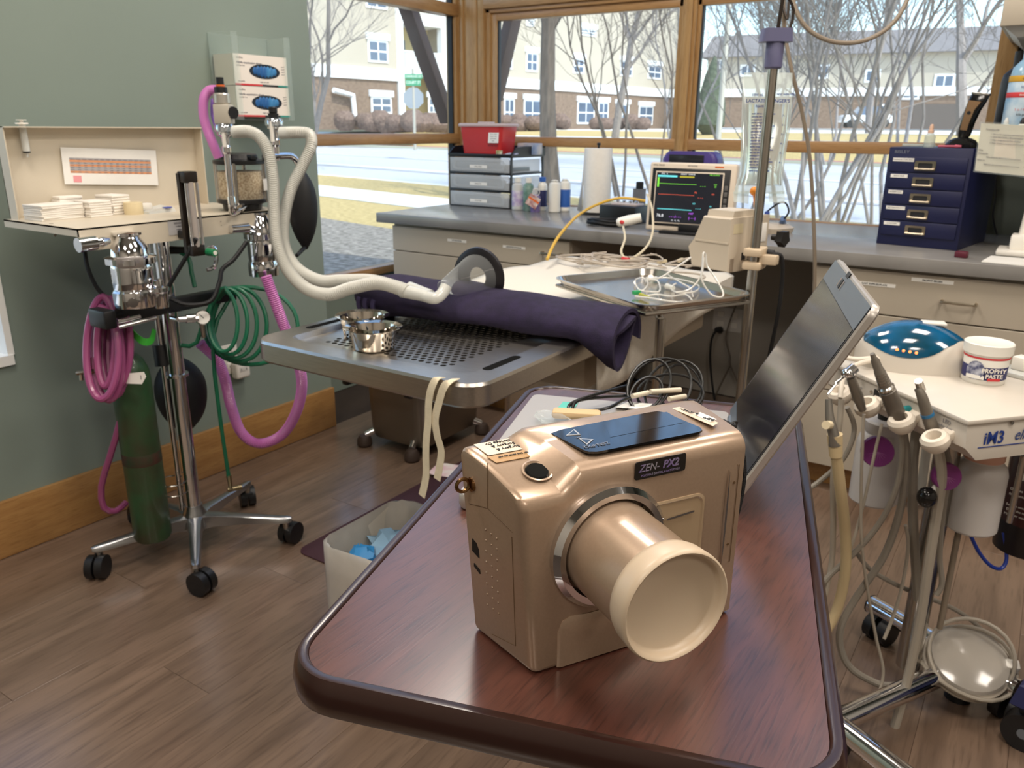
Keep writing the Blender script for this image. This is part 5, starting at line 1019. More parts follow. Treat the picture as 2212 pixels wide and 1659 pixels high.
# paper towel roll
c = Z(1283, 463, CT); c.y = 3.60; pr = thing('paper_towel_roll', 'white paper towel roll on a black upright holder', 'paper towel', (c.x, c.y, CT)); zt1 = Y(1285, 320, c.y).z
PTW = mat('paper_towel', '#ece8e0', .95, noise=.04, ns=60, bump=.4, bs=160)
part(MB(T(c.x, c.y, CT)).lathe([(.075, 0), (.08, .003), (.08, .008), (.02, .011)], 28), 'holder_base', BLACK, pr); part(MB(T(c.x, c.y, 0)).lathe([(.005, CT), (.005, zt1+.012), (.009, zt1+.014), (.009, zt1+.024), (.004, zt1+.026)], 12), 'holder_rod', BLACK, pr)
part(MB(T(c.x, c.y, 0)).lathe([(.02, CT+.012), (.066, CT+.012), (.067, CT+.016), (.067, zt1-.003), (.066, zt1), (.02, zt1)], 36), 'roll', PTW, pr)
st = [[], []]
for k in range(9):
    u = k/8; a = RD(205-60*u); r_ = .068+.002*u; st[0].append(V((c.x+r_*cos(a), c.y+r_*sin(a), zt1-.002))); 
    rb_ = .068+.05*u; st[1].append(V((c.x+rb_*cos(RD(205-35*u)), c.y+rb_*sin(RD(205-35*u))-.005, CT+.01)))
mb = MB(); mb.add(st[0]+st[1], [(k, k+1, 10+k, 9+k) for k in range(8)]); pt_ = part(mb, 'loose_sheet', PTW, pr); smd = pt_.modifiers.new('t', 'SOLIDIFY'); smd.thickness = .001
# black supply box, cup, coil of cable, probe
c = V((-1.62, 3.36, CT)); bb_ = thing('black_supply_box', 'black box with a clear fuse strip on top beside the monitor', 'box', c)
part(MB(T(*c)@RZ(-8)).rb(-.09, .10, -.06, .07, 0, .075, .004), 'case', BLACK, bb_); part(MB(T(*c)@RZ(-8)).rb(-.05, .085, -.03, .04, .074, .086, .004), 'clear_cover', mat('clear_lid'), bb_)
for k in range(4): part(MB(T(*c)@RZ(-8)@T(-.03+.033*k, 0, .085)).lathe([(.009, 0), (.009, .01), (.006, .012)], 12), 'terminal', CHROME, bb_)
c = Y(1380, 440, 3.62); c.z = CT; gp_ = thing('grey_beaker', 'grey cylindrical beaker with a black stopper behind the monitor', 'beaker', c); part(MB(T(*c)).lathe([(.03, 0), (.031, .002), (.031, .125), (.033, .13)], 20), 'beaker_body', mat('smoked_plastic', '#77787c', .3, alpha=.85), gp_); part(MB(T(*c)).lathe([(.018, .128), (.018, .16), (.014, .163)], 14), 'stopper', BLACK, gp_)
cl = MB(); rnd = random.Random(8); pts = []
cc_ = V((-1.60, 3.17, CT+.006))
for k in range(6*14): a = 2*pi*k/14; l = k/14; pts.append(cc_+V(((.085+.012*sin(l*3))*cos(a), (.055+.01*cos(l*2))*sin(a), .004*l+.003*sin(a*2))))
cl.tube(sp(pts, 2), .0042, 7); solo(cl, 'cable_coil', RUBBER, 'coil of black cable lying on the worktop edge beside the monitor', 'cable')
pb_ = thing('pulse_probe', 'white finger probe with a red mark resting on the cable coil', 'probe', D(1350, 485, 3.05)); a, b = D(1332, 482, 3.06), D(1385, 470, 3.04)
part(MB().tube([a, a.lerp(b, .1), a.lerp(b, .5), b], [.010, .018, .02, .017], 14), 'probe_body', WBT, pb_); part(MB().ball(a.lerp(b, .25)+V((.005, -.018, .0)), .010, 1, .4, .8), 'red_mark', mat('red_print', '#c8383c'), pb_)
# monitor
mz0, mz1 = .921, 1.192; Mm = T(-1.215, 3.11, mz0)@RZ(3)@RX(-4); MW, MH = .356, mz1-mz0
mo = thing('patient_monitor', 'beige patient monitor with a dark screen showing coloured traces', 'monitor', (-1.215, 3.15, CT)); MBZ = mat('warm_bezel', '#d9cbb9', .4)
part(MB(Mm).rb(-MW/2, MW/2, 0, .05, 0, MH, .009, 3), 'monitor_case', MBZ, mo); part(MB(Mm).rb(-MW/2+.02, MW/2-.02, .045, .13, .03, MH-.04, .02, 2), 'rear_housing', MBZ, mo)
part(MB(Mm).rb(-MW/2+.013, MW/2-.022, -.002, .004, .02, MH-.022, .004), 'black_surround', BLACK, mo)
SCRM = mat('lit_screen', '#1d1f27', .15, emit=.35, coat=.3); sx0, sx1, sz0, sz1 = -MW/2+.034, MW/2-.052, .036, MH-.04
part(MB(Mm).rb(sx0-.005, sx1+.005, -.0035, -.001, sz0-.005, sz1+.005, .001), 'screen_frame', MBZ, mo); scn = part(MB(Mm).box(sx0, sx1, -.0042, -.003, sz0, sz1), 'screen', SCRM, mo)
def em(n, h, e=1.0): return mat('trace_'+n, h, .4, emit=e)
EG, ER, EC, EM, EY, EWt = em('green', '#6bbf3a'), em('red', '#c0503a'), em('cyan', '#59b9c0'), em('magenta', '#a04fd0'), em('yellow', '#8f8a2a'), em('white', '#c9cdd2')
sw, sh_ = sx1-sx0, sz1-sz0
def sbar(u0, u1, v0, v1, m_): part(MB(Mm).box(sx0+sw*u0, sx0+sw*u1, -.0046, -.0042, sz0+sh_*v0, sz0+sh_*v1), 'screen_trace', m_, scn)
def stx(s_, u, v, size, m_, al='CENTER'): txt(s_, size, Mm@T(sx0+sw*u, -.0046, sz0+sh_*v)@RX(90), m_, scn, 'screen_text', al, ex=.0001)
sbar(.02, .32, .91, .945, EC); sbar(.36, .58, .91, .935, EY); sbar(.02, .045, .71, .9, EG); sbar(.05, .62, .775, .782, EG); sbar(.05, .6, .56, .566, ER); sbar(.05, .58, .262, .274, EC)
stx('ECG   II', .12, .975, .008, EWt); stx('ADULT  12:04:18', .48, .975, .008, EWt); stx('HR 2018/03', .88, .975, .008, EG)
stx('- - -', .72, .755, .014, EG); stx('120\n 50', .9, .77, .008, EG); stx('- - -', .70, .525, .014, ER); stx('PR', .62, .62, .009, ER); stx('100', .88, .6, .008, ER); stx('- - -', .68, .31, .014, EC); stx('RR', .61, .4, .009, EC); stx('30', .86, .36, .009, EC)
stx('76.8', .10, .13, .017, EWt); stx('- - -/- - -', .34, .12, .015, EM); stx('NIBP', .58, .2, .009, EM); stx('(- - -)', .6, .11, .014, EM); stx('T1   T2   TD', .35, .04, .007, EWt)
for k in range(6): part(MB(Mm).rb(MW/2-.042, MW/2-.029, -.0035, -.001, .05+.024*k, .068+.024*k, .001), 'side_key', mat('grey_key', '#5d5a58', .5), mo)
part(MB(Mm).rb(.09, .125, -.001, .002, MH-.017, MH-.011, .001), 'alarm_light', mat('orange_plastic', '#d9682a'), mo); txt('VITAL TRACE', .008, Mm@T(-.14, -.001, MH-.012)@RX(90), INK, mo); txt('DATASCOPE', .007, Mm@T(-.0, -.001, MH-.012)@RX(90), GREYINK, mo)
part(MB().rb(-1.32, -1.10, 3.07, 3.24, CT, CT+.012, .004).rb(-1.25, -1.16, 3.1, 3.18, CT+.01, CT+.04, .004), 'foot', BLACK, mo)
pv = thing('purple_device', 'purple handled device with a dark display behind the patient monitor', 'device', (-1.26, 3.3, CT)); PUR = mat('purple_plastic', '#46387e', .4); zt2 = Y(1480, 327, 3.3).z
part(MB(T(-1.285, 3.3, CT)).loft([[(x, y, z) for x, y in rrect(a, .09, .02, 4)] for a, z in ((.24, 0), (.24, zt2-CT-.03), (.215, zt2-CT-.008), (.19, zt2-CT))]), 'purple_case', PUR, pv); part(MB(T(-1.285, 3.3, 0)).rb(-.085, .065, -.048, -.044, zt2-.045, zt2-.012, .001), 'dark_display', mat('dark_display', '#22242a', .2), pv)
# leads heaped on the far end of the table, in front of the monitor
LEAD = mat('grey_leads', '#b5aa9c', .5); rnd = random.Random(12)
hp = thing('monitor_leads', 'heap of grey monitor leads on the far end of the treatment table', 'cables', (-1.25, 2.55, TZ+.02))
for k in range(11):
    cx, cy, rx, ry, a0 = -1.38+.42*rnd.random(), 2.40+.22*rnd.random(), .04+.10*rnd.random(), .03+.06*rnd.random(), rnd.uniform(0, 6)
    pts = [V((cx+rx*cos(a0+j*.55)+.02*j/14, cy+ry*sin(a0+j*.55), TZ+.035+.012*(k % 3)+.006*sin(j*.9+k))) for j in range(14)]
    part(MB().tube(sp(pts, 3), .0026+.0008*(k % 2), 6), 'lead', LEAD, hp)
part(MB().tube(sp([D(1398, 420, 3.1), D(1408, 450, 3.0), D(1410, 500, 2.9), D(1395, 535, 2.8), D(1360, 560, 2.75), D(1342, 545, 2.78), D(1350, 515, 2.85), D(1346, 490, 2.98)], 7), .0042, 7), 'probe_lead', mat('cream_lead', '#d0c4a8', .5), hp)
part(MB().cyl(V((-1.2, 2.5, TZ+.055)), V((-1.17, 2.49, TZ+.055)), .006), 'red_plug', mat('red_print'), hp)
for px, py in ((1350, 560), (1430, 565), (1470, 562)):
    q = Z(px, py, TZ+.045); part(MB(T(*q)@RZ(rnd.uniform(0, 180))).rb(-.02, .02, -.006, .006, -.006, .006, .003), 'clip', mat('cream_clip', '#cdbf9f', .5), hp)
solo(MB().tube(sp([D(1394, 434, 3.3), D(1340, 428, 3.3), D(1290, 442, 3.25), D(1248, 466, 3.12), D(1215, 500, 2.95), D(1195, 530, 2.85), D(1182, 560, 2.78)], 7), .0056, 8), 'yellow_hose', mat('yellow_hose', '#d2a93a', .4), 'yellow air hose arching off the worktop edge', 'hose')
# devices behind the pump
bd = thing('beige_transducer', 'low beige device with blue and black plugs behind the infusion pump', 'device', Z(1712, 492, CT)); M = T(-.99, 3.42, CT)@RZ(-25)
part(MB(M).loft([[(x, y, 0) for x, y in rrect(.2, .12, .02, 4)], [(x, y, .02) for x, y in rrect(.21, .13, .02, 4)], [(x, y, .035) for x, y in rrect(.17, .09, .02, 4)]]), 'device_case', PMP, bd)
for a, b, m_, r_ in (((-.07, .02, .05), (-.03, -.01, .075), BLACK, .016), ((-.02, .02, .04), (.0, .0, .075), BLUEINK, .013), ((.06, .03, .035), (.085, .0, .06), mat('steel_blue_plug', '#4f6d9c', .4), .014)): part(MB(M).cyl(a, b, r_, r_*.8, 12), 'plug', m_, bd)
part(MB(M).tube(sp([(-.02, .01, .07), (.02, .03, .11), (.07, .02, .12), (.11, .0, .09), (.1, -.01, .06)], 6), .004, 7), 'black_lead', RUBBER, bd)
# dark blue five drawer cabinet
NAVY = mat('navy_enamel', '#151a42', .42, noise=.04, ns=15); Mb = T(-.535, 3.285, CT)@RZ(-9); BW, BD, BH = .278, .38, .348
bi = thing('blue_drawer_cabinet', 'dark blue metal cabinet with five labelled drawers on the worktop', 'drawer cabinet', (-.4, 3.42, CT))
part(MB(Mb).rb(0, BW, .004, BD, 0, BH, .003), 'cabinet_shell', NAVY, bi)
txt('BISLEY', .015, Mb@T(.045, .0036, BH-.016)@RX(90), mat('silver_letters', '#a9adb8', .3, .8), bi, sx=1.2)
NK = mat('nickel_pull', '#b9ad9a', .25, 1)
for k in range(5):
    z1 = BH-.032-k*.0565; z0 = z1-.0535
    d = part(MB(Mb).rb(.012, BW-.012, -.002, .006, z0, z1, .002), 'drawer', NAVY, bi); ln = (.072, .058, .05, .066, .056)[k]
    part(MB(Mb).box(.02, .02+ln, -.0032, -.002, z1-.017, z1-.005), 'drawer_label', PAPER, d); txt(('POLISHING CUPS SMALL', 'ENDO FILES', 'RUBBER DAM', 'RESTORATIVE KITS', 'LUXATORS')[k], .0068, Mb@T(.02+ln/2, -.0034, z1-.011)@RX(90), INK, d, 'label_print')
    hx, hz = .132, (z0+z1)/2-.003; Mq = Mb@T(hx, -.002, hz)@RX(90)
    part(MB(Mq).loft([[(x, y, z) for x, y in rrect(a, b, .004, 3)] for a, b, z in ((.07, .033, 0), (.07, .033, .004), (.048, .018, .004), (.048, .018, .0))], caps=False), 'pull_frame', NK, d); part(MB(Mq).box(-.024, .024, -.009, .009, -.001, .0015), 'pull_recess', INK, d); part(MB(Mq).cyl((-.032, -.011, .007), (.032, -.011, .007), .004, None, 8), 'pull_lip', NK, d)
bt_ = CT+BH
q = Mb@V((.115, .06, BH)); do = thing('dropper_bottle', 'small glass dropper bottle with a peach bulb on the blue cabinet', 'bottle', q)
part(MB(T(*q)).lathe([(.017, 0), (.018, .002), (.018, .038), (.012, .046), (.008, .05)], 18), 'glass_body', mat('pale_glass', '#cfd9d2', .08, alpha=.5, coat=.5), do); part(MB(T(*q)).lathe([(.011, .048), (.011, .058), (.007, .06), (.008, .068), (.005, .078), (.001, .08)], 16), 'bulb', mat('peach_rubber', '#d9b49c', .5), do)
q = Mb@V((.155, .03, BH)); solo(MB(T(*q)@RZ(-12)).cyl((-.0, 0, .005), (.065, 0, .006), .004).cyl((.055, 0, .006), (.075, 0, .006), .006, .004), 'pink_syringe', mat('pink_plastic', '#c05a6e', .4), 'slim pink capped syringe lying on the blue cabinet', 'syringe')
q = Mb@V((.06, .1, BH)); solo(MB(T(*q)@RZ(-20)).cyl((-.05, 0, .006), (.07, 0, .006), .0055, None, 10), 'glass_rod', mat('pale_glass'), 'pale glass tube lying behind the dropper bottle', 'glass tube')
q = Mb@V((.215, .085, BH)); hc = thing('hair_clipper', 'bronze and black hair clipper standing in a black charging base', 'clipper', q); M = T(*q)@RZ(-15)
part(MB(M).loft([[(x, y, z) for x, y in rrect(a, b, c_, 5)] for a, b, c_, z in ((.10, .075, .03, 0), (.105, .08, .035, .012), (.085, .06, .028, .026), (.05, .04, .018, .034))]), 'charging_base', mat('gloss_black', '#141414', .12), hc)
Mc = M@T(0, 0, .03)@RY(8)
part(MB(Mc).loft([[(x*1+dx, y, z) for x, y in rrect(a, b, .012, 4)] for a, b, z, dx in ((.03, .03, 0, 0), (.04, .036, .02, 0), (.042, .04, .06, 0), (.046, .04, .1, .004), (.056, .032, .13, .01), (.058, .02, .15, .014))]), 'clipper_body', mat('gloss_black'), hc)
part(MB(Mc).loft([[(dx-a/2, -b/2-.0015, z), (dx+a/2, -b/2-.0015, z), (dx+a/2, -b/2+.004, z), (dx-a/2, -b/2+.004, z)] for a, b, z, dx in ((.022, .036, .03, 0), (.024, .04, .06, 0), (.028, .04, .1, .002), (.04, .034, .128, .008))]), 'bronze_face', mat('bronze_metal', '#9c7a5a', .3, .7), hc); part(MB(Mc).cyl((.002, -.0235, .088), (.002, -.020, .088), .006, None, 14), 'power_button', BLACK, hc); part(MB(Mc@T(.014, 0, .148)).rb(-.029, .029, -.011, .011, 0, .008, .002), 'blade', STEEL, hc)
solo(MB(T(-.232, 3.08, CT)@RZ(-14)).rb(-.018, .022, -.012, .012, 0, .022, .005), 'maroon_clip_box', mat('maroon_plastic', '#5a1c2c', .4), 'little maroon plastic box at the foot of the blue cabinet', 'box')
# sign in an acrylic stand
sg = thing('notice_holder', 'printed notice in an acrylic holder on a white bracket', 'sign', (-.15, 3.12, 1.19)); P4 = [Y(2120, 266, 3.12), Y(2232, 272, 3.05), Y(2232, 382, 3.03), Y(2106, 369, 3.10)]
part(patch(P4, 0, 1, 0, 1, 0, .001), 'sheet', mat('notice_paper', '#d8c8b6', .7), sg); part(patch(P4, -.02, 1.02, -.03, 1.03, .0012, .0015), 'acrylic_front', ACRYL, sg)
nsg = (P4[1]-P4[0]).cross(P4[3]-P4[0]).normalized(); nsg = nsg if nsg.dot(CAM-P4[0]) > 0 else -nsg
for k, (s_, u, v, z_) in enumerate((('Procedure EA', .22, .12, .0075), ('1. Turn on the compressor and check tank', .32, .21, .006), ('2. Check water bottle is filled with distilled', .32, .27, .006), ('3. Attach handpieces and flush the lines', .32, .33, .006), ('4. Select handpiece and press the foot pedal', .32, .39, .006), ('Safety', .12, .55, .0065), ('Cleaning day', .12, .62, .0065), ('Wipe down the whole unit between patients', .28, .69, .006), ('Follow up', .12, .76, .0065), ('Drain the tank and relieve pressure each week', .25, .84, .006))):
    txt(s_, z_, frame(bil(P4, u-.1, v)+nsg*.0032, P4[1]-P4[0], nsg), GREYINK, sg, 'notice_print', 'LEFT')
bk = thing('lamp_arm_base', 'white clamp base of a bracket arm standing on the worktop', 'bracket', (-.07, 3.25, CT)); part(MB(T(-.07, 3.28, CT)).rb(-.07, .07, -.07, .07, 0, .02, .006).rb(-.035, .035, -.04, .04, .018, .07, .008).cyl((.0, 0, .06), (.012, 0, .26), .016, None, 16), 'bracket_post', WHITE, bk); part(MB(T(-.058, 3.28, CT+.25)).cyl((0, -.02, 0), (0, .02, 0), .02, None, 16), 'red_joint', mat('red_print'), bk)
solo(MB(T(.0, 3.06, CT)@RZ(-6)).box(-.16, .14, -.06, .10, 0, .003), 'paper_stack', PAPER, 'white paper sheets lying on the worktop below the notice', 'paper')
# wall shelf with bottles behind the notice, overhead cabinet edge
sl_ = solo(MB().rb(-.222, .6, 3.24, YW+.016, 1.30, 1.318, .003), 'wall_shelf', BLACK, 'black wall shelf carrying bottles behind the notice', 'shelf')
def bottle2(x, y, z, r, h, label, body): 
    b = thing('spray_bottle', label, 'bottle', (x, y, z)); M = T(x, y, z); part(MB(M).lathe([(r*.92, 0), (r, .006), (r, h*.68), (r*.9, h*.78), (r*.5, h*.86), (r*.38, h*.88), (r*.38, h)], 24), 'bottle_body', body, b); return b, M
b2, M = bottle2(-.155, 3.33, 1.318, .044, .26, 'blue disinfectant bottle with a printed label on the black shelf', mat('blue_fluid_bottle', '#8fb4cc', .25, alpha=.92, coat=.3))
part(MB(M).lathe([(.0445, .02), (.0452, .022), (.0452, .155), (.0445, .157)], 24, False), 'label_wrap', mat('pale_blue_label', '#c3d3dd', .6, hex2='#7fa9c8', ns=18), b2); part(MB(M).lathe([(.0454, .158), (.0458, .159), (.0458, .176), (.0454, .177)], 24, False), 'yellow_band', mat('yellow_print', '#c89a2a', .6), b2); part(MB(M).lathe([(.0454, .108), (.0458, .109), (.0458, .124), (.0454, .125)], 24, False), 'red_band', mat('red_print'), b2); part(MB(M).lathe([(.018, .255), (.018, .285), (.012, .287)], 16), 'cap', mat('peach_cap', '#d9c2ae', .5), b2)
for k, (s_, z, m_) in enumerate((('Clipercide', .167, INK), ('blade care', .142, BLUEINK), ('disinfectant', .1165, WHITE), ('5 in 1 formula', .07, mat('red_print')), ('kills germs', .055, INK))): txt(s_, .010, M@RZ(20)@T(-.0, -.0462, z)@RX(90), m_, b2, 'bottle_print')
b3, M = bottle2(-.185, 3.43, 1.318, .045, .24, 'black bottle behind the blue disinfectant bottle', BLACK); part(MB(M).lathe([(.018, .235), (.018, .262)], 14), 'cap', BLACK, b3)
for (x, y), m_, cm, lb in (((-.182, 3.265), CUFF, CUFF, 'tiny clear vial on the black shelf beside the blue bottle'), ((-.135, 3.258), WBT, BLACK, 'tiny white dropper vial with a black tip on the black shelf')):
    v_ = thing('vial', lb, 'vial', (x, y, 1.318)); part(MB(T(x, y, 1.318)).lathe([(.011, 0), (.011, .022), (.006, .026)], 14), 'vial_body', m_, v_); part(MB(T(x, y, 1.318)).lathe([(.008, .024), (.008, .032), (.003, .045)], 12), 'tip', cm, v_)
oh = thing('overhead_cabinet', 'cream overhead cabinet above the blue disinfectant bottle', 'cabinet', (.2, 3.55, 1.64)); part(MB().rb(-.25, .9, 3.25, YW+.016, 1.645, 1.725, .003), 'pelmet', CABM, oh); part(MB().rb(-.21, .9, 3.32, YW+.016, 1.725, 2.3, .003), 'cabinet_body', CABM, oh)
part(MB().loft([[(-.24, 3.27, 1.646), (.9, 3.27, 1.646), (.9, 3.88, 1.646), (-.24, 3.88, 1.646)], [(-.2, 3.3, 1.615), (.9, 3.3, 1.615), (.9, 3.88, 1.615), (-.2, 3.88, 1.615)]]), 'under_light', mat('pale_underside', '#c8c6bf', .5), oh)
solo(MB().rb(-.215, -.1, 3.265, 3.319, 1.7255, 1.79, .002), 'red_box', mat('red_print'), 'red box edge on the overhead cabinet ledge', 'box')
wr = thing('wall_wires', 'two thin black wires hanging on the dark wall beside the blue cabinet', 'cable', (-.15, 3.87, CT))
for L in ([(2128, 380), (2134, 430), (2122, 480), (2118, 520)], [(2152, 378), (2150, 430), (2145, 470), (2160, 515), (2200, 520)]): part(MB().tube(sp([Y(*q, 3.88) for q in L], 5), .004, 6), 'wire', RUBBER, wr)
# ------------------------------------------------------------------ mahogany overbed table
OTZ = .90; tO = V((-.292, .956, 0)); nO = V((.956, .292, 0)); oc0 = V((-.369, .797, OTZ)); OM = frame(oc0, nO); OW, OL = .436, .80
MAH = wood('mahogany_laminate', '#4a2a21', '#5c352a', '#2a1612', (26, 1.6, 10), 2.2, .34, .8, .12)
ot = thing('overbed_table', 'mahogany laminate overbed table with a dark rounded edge', 'table', (oc0.x, oc0.y, 0))
def rr(w_, h_, r_, z): return [(x, y, z) for x, y in rrect(w_, h_, r_, 8)]
part(MB(OM).loft([rr(OW-.02, OL-.02, .04, -.03), rr(OW-.02, OL-.02, .04, -.0008)]), 'tabletop', MAH, ot)
EDG = mat('dark_edge_vinyl', '#2c1712', .28, coat=.3)
part(MB(OM).loft([rr(OW-.026, OL-.026, .038, -.032), rr(OW-.006, OL-.006, .048, -.036), rr(OW+.006, OL+.006, .054, -.03), rr(OW+.009, OL+.009, .055, -.018), rr(OW+.006, OL+.006, .054, -.006), rr(OW-.002, OL-.002, .05, .0012), rr(OW-.014, OL-.014, .044, .0016), rr(OW-.018, OL-.018, .042, .0002), rr(OW-.02, OL-.02, .04, -.003)], caps=False), 'edge_band', EDG, ot, ang=50)
part(MB(OM).rb(-.02, .06, -.06, .06, -.85, -.03, .006), 'column', mat('beige_column', '#8a7a6a', .5), ot)
part(MB(OM).rb(-.03, .07, -.30, .30, -.88, -.84, .01).rb(-.16, -.1, -.28, .28, -.88, -.85, .008).rb(-.13, .04, -.28, -.23, -.88, -.85, .008), 'floor_base', mat('beige_column'), ot)
for x, y in ((.02, -.28), (.02, .28), (-.13, -.26), (-.13, .26)): part(MB(OM).cyl((x, y-.01, -.885), (x, y+.01, -.885), .015, None, 12), 'caster', BLACK, ot)
# ------------------------------------------------------------------ handheld x-ray unit
xa = V((-.284, .464, OTZ)); e1 = V((.505, .863, 0)).normalized(); e2 = V((e1.y, -e1.x, 0)); XM = frame(xa, e1)
GOLD = mat('champagne_gold_paint', '#a28a74', .33, .4, noise=.06, ns=400, coat=.35)
xr = thing('xray_unit', 'champagne gold handheld dental x-ray unit with a beige cone', 'x-ray unit', xa)
def fillet(P, rads, n=4):
    out = []; m = len(P)
    for i in range(m):
        a, b, c = V(P[i-1]), V(P[i]), V(P[(i+1) % m]); r_ = rads[i]
        d1 = (a-b).normalized(); d2 = (c-b).normalized(); k = min(r_*1.2, (a-b).length*.45, (c-b).length*.45); p, q = b+d1*k, b+d2*k
        for j in range(n+1): t = j/n; out.append(p*(1-t)**2+b*2*t*(1-t)+q*t*t)
    return out
DPX = .08
def sect(x, f, ins=0):
    # f: 0 = low left grip, 1 = tall right body
    L_ = [(0, .0), (0, .152), (.012, .160), (.05, .172), (DPX, .176), (DPX, .0)]; R_ = [(0, .0), (0, .166), (.008, .175), (.05, .181), (DPX, .184), (DPX, .0)]
    P = [(l[0]*(1-f)+r_[0]*f, l[1]*(1-f)+r_[1]*f) for l, r_ in zip(L_, R_)]
    cy, cz = DPX/2, .085
    P = [(cy+(y-cy)*(1-ins/.04), cz+(z-cz)*(1-ins/.085)) for y, z in P]
    Q = fillet([V((y, z, 0)) for y, z in P], [.004, .006, .006, .02, .008, .004])
    k = max(0, 1-max(x, 0)/.2)
    return [(x-(.012*q.y/.165+.016*q.x/.075)*k, q.x, max(q.y, .0005)) for q in Q]
st_ = [(0, 0, .005), (.001, 0, .0022), (.003, 0, .0006), (.006, 0, 0), (.034, 0, 0), (.042, .5, 0), (.05, 1, 0), (.10, 1, 0), (.16, 1, 0), (.190, 1, 0), (.202, 1, .001), (.205, 1, .004), (.206, 1, .008)]
part(MB(XM).loft([sect(*q) for q in st_]), 'housing', GOLD, xr, ang=28)
def fr_p(px, py, off=0):
    p = XM.inverted()@PLN(px, py, xa+e2*off, e2); return p
ln_w = (XM.to_3x3()@V((1, .016/.075, .012/.165))).normalized()
def lf_p(px, py): return XM.inverted()@PLN(px, py, xa, ln_w)
# side seam, ports, bumps on the left side
SEAM = mat('seam_brown', '#5a4228', .6)
for P in ([(1054, 1000), (1054, 1098)], [(1014, 1088), (1054, 1098), (1100, 1142), (1107, 1150)], [(1106, 1160), (1114, 1395), (1064, 1370)]):
    part(MB(XM).tube([lf_p(*q)+V((-.0001, 0, 0)) for q in P], .00035, 5), 'seam', SEAM, xr)
lfM = frame(V((0, 0, 0)), (-.016/.075, 1, 0), (-1, -.016/.075, -.012/.165))
for k in range(24):
    A_ = ((282, 297), (319, 327), (357, 357))[k // 8]; j = k % 8; dx = (.35*j*j*.3, .35*j*j*.3, .33*j*j*.3)[k // 8]
    q = lf_p(960+.3165*(A_[0]+dx+1.2*j), 1050+.3165*(A_[1]+73.2*j)); part(MB(XM).ball(q, .0011, .8, 1, 1, 8, 6), 'grip_bump', GOLD, xr)
for a, b, c, d in ((1021, 1036, 1163, 1206), (1025, 1038, 1216, 1240)):
    p0, p1 = lf_p(a, c), lf_p(b, d); mb = MB(XM); mb.loft([[V((p.x+o, p.y, p.z)) for p in (V((p0.x, p0.y, p0.z)), V((p1.x, p1.y, p0.z-.003)), V((p1.x, p1.y, p1.z)), V((p0.x, p0.y, p1.z+.004)))] for o in (-.0006, .003)]); part(mb, 'port', mat('port_black', '#120f0c', .5), xr)
q = lf_p(1018, 1046); part(MB(XM).tube([(q.x-.007+.0055*cos(2*pi*k/16), q.y+.001, q.z+.0055*sin(2*pi*k/16)) for k in range(16)], .0016, 7, True).cyl((q.x-.001, q.y, q.z), (q.x+.002, q.y, q.z), .006, None, 14), 'strap_lug', mat('gold_metal', '#8d6c49', .25, 1), xr)
# trigger button on the left top facet
bc_ = V((.015, .026, .1658)); bn_ = V((0, -.30, 1)).normalized(); BMx = XM@frame(bc_, (1, 0, 0), bn_)
part(MB(BMx).lathe([(.0118, -.001), (.0125, .0008), (.0112, .0012), (.0098, -.0004)], 26, False), 'button_ring', GOLD, xr); part(MB(BMx).lathe([(.001, .0009), (.0086, .0009), (.0098, .0)], 26), 'trigger_button', mat('mirror_black', '#141414', .08), xr)
part(MB(XM).loft([[(.036, .012, .1605), (.047, .010, .175), (.048, .012, .175), (.04, .016, .162)], [(.032, .05, .1725), (.044, .05, .1815), (.046, .05, .1815), (.038, .05, .1735)]]), 'facet_ridge', GOLD, xr)
# ring, cone and cap
rc0 = XM@V((.066, .001, .102)); ec = D(1463, 1268, .556); ax = (ec-rc0).normalized(); CMx = frame(rc0, (0, 0, 1), ax); CL = (ec-rc0).length
part(MB(frame(rc0, (0, 0, 1), e2)).lathe([(.0515, -.004), (.0530, .0), (.0525, .006), (.0485, .0105), (.0435, .010), (.0415, .003), (.0415, -.004)], 56, False), 'chrome_ring', CHROME, xr)
part(MB(frame(rc0, (0, 0, 1), e2)).lathe([(.001, .0006), (.0418, .0006)], 40), 'ring_seat', mat('dark_seat', '#3a2c20', .6), xr)
part(MB(CMx).lathe([(.0408, -.004), (.0402, CL*.5), (.0395, CL-.012)], 56), 'cone', GOLD, xr)
BCAP = mat('beige_cone_cap', '#c0ad95', .38, sub=.1)
part(MB(CMx).lathe([(.0395, CL-.022), (.0415, CL-.021), (.043, CL-.016), (.0438, CL-.004), (.0434, CL), (.0420, CL+.001), (.0402, CL), (.0394, CL-.003), (.0388, CL-.007), (.037, CL-.0082), (.001, CL-.0082)], 64), 'cone_cap', BCAP, xr, ang=60)
# name plate
p0, p1 = fr_p(1370, 1001), fr_p(1480, 974); p2, p3 = fr_p(1480, 1014), fr_p(1370, 1039); pc = (p0+p1+p2+p3)/4; pw, phh = (p1-p0).x, (p0-p3).z
PMx = XM@T(pc.x, -.0002, pc.z)@RX(90); part(MB(PMx).prism(rrect(pw, phh, .002, 4), 0, .0009), 'name_plate', mat('plate_black', '#191512', .3), xr)
HOL = mat('silver_hologram', '#c9c6d2', .2, .7, hex2='#a58ad0', ns=60)
txt('ZEN-', .0088, PMx@T(-.0115, .0014, .0011), HOL, xr, shear=.2); txt('PX2', .0092, PMx@T(.0095, .0014, .0011), HOL, xr, shear=.2, off=.00022); txt('PORTABLE DENTAL X-RAY SYSTEM', .0024, PMx@T(0, -.0048, .0011), HOL, xr)
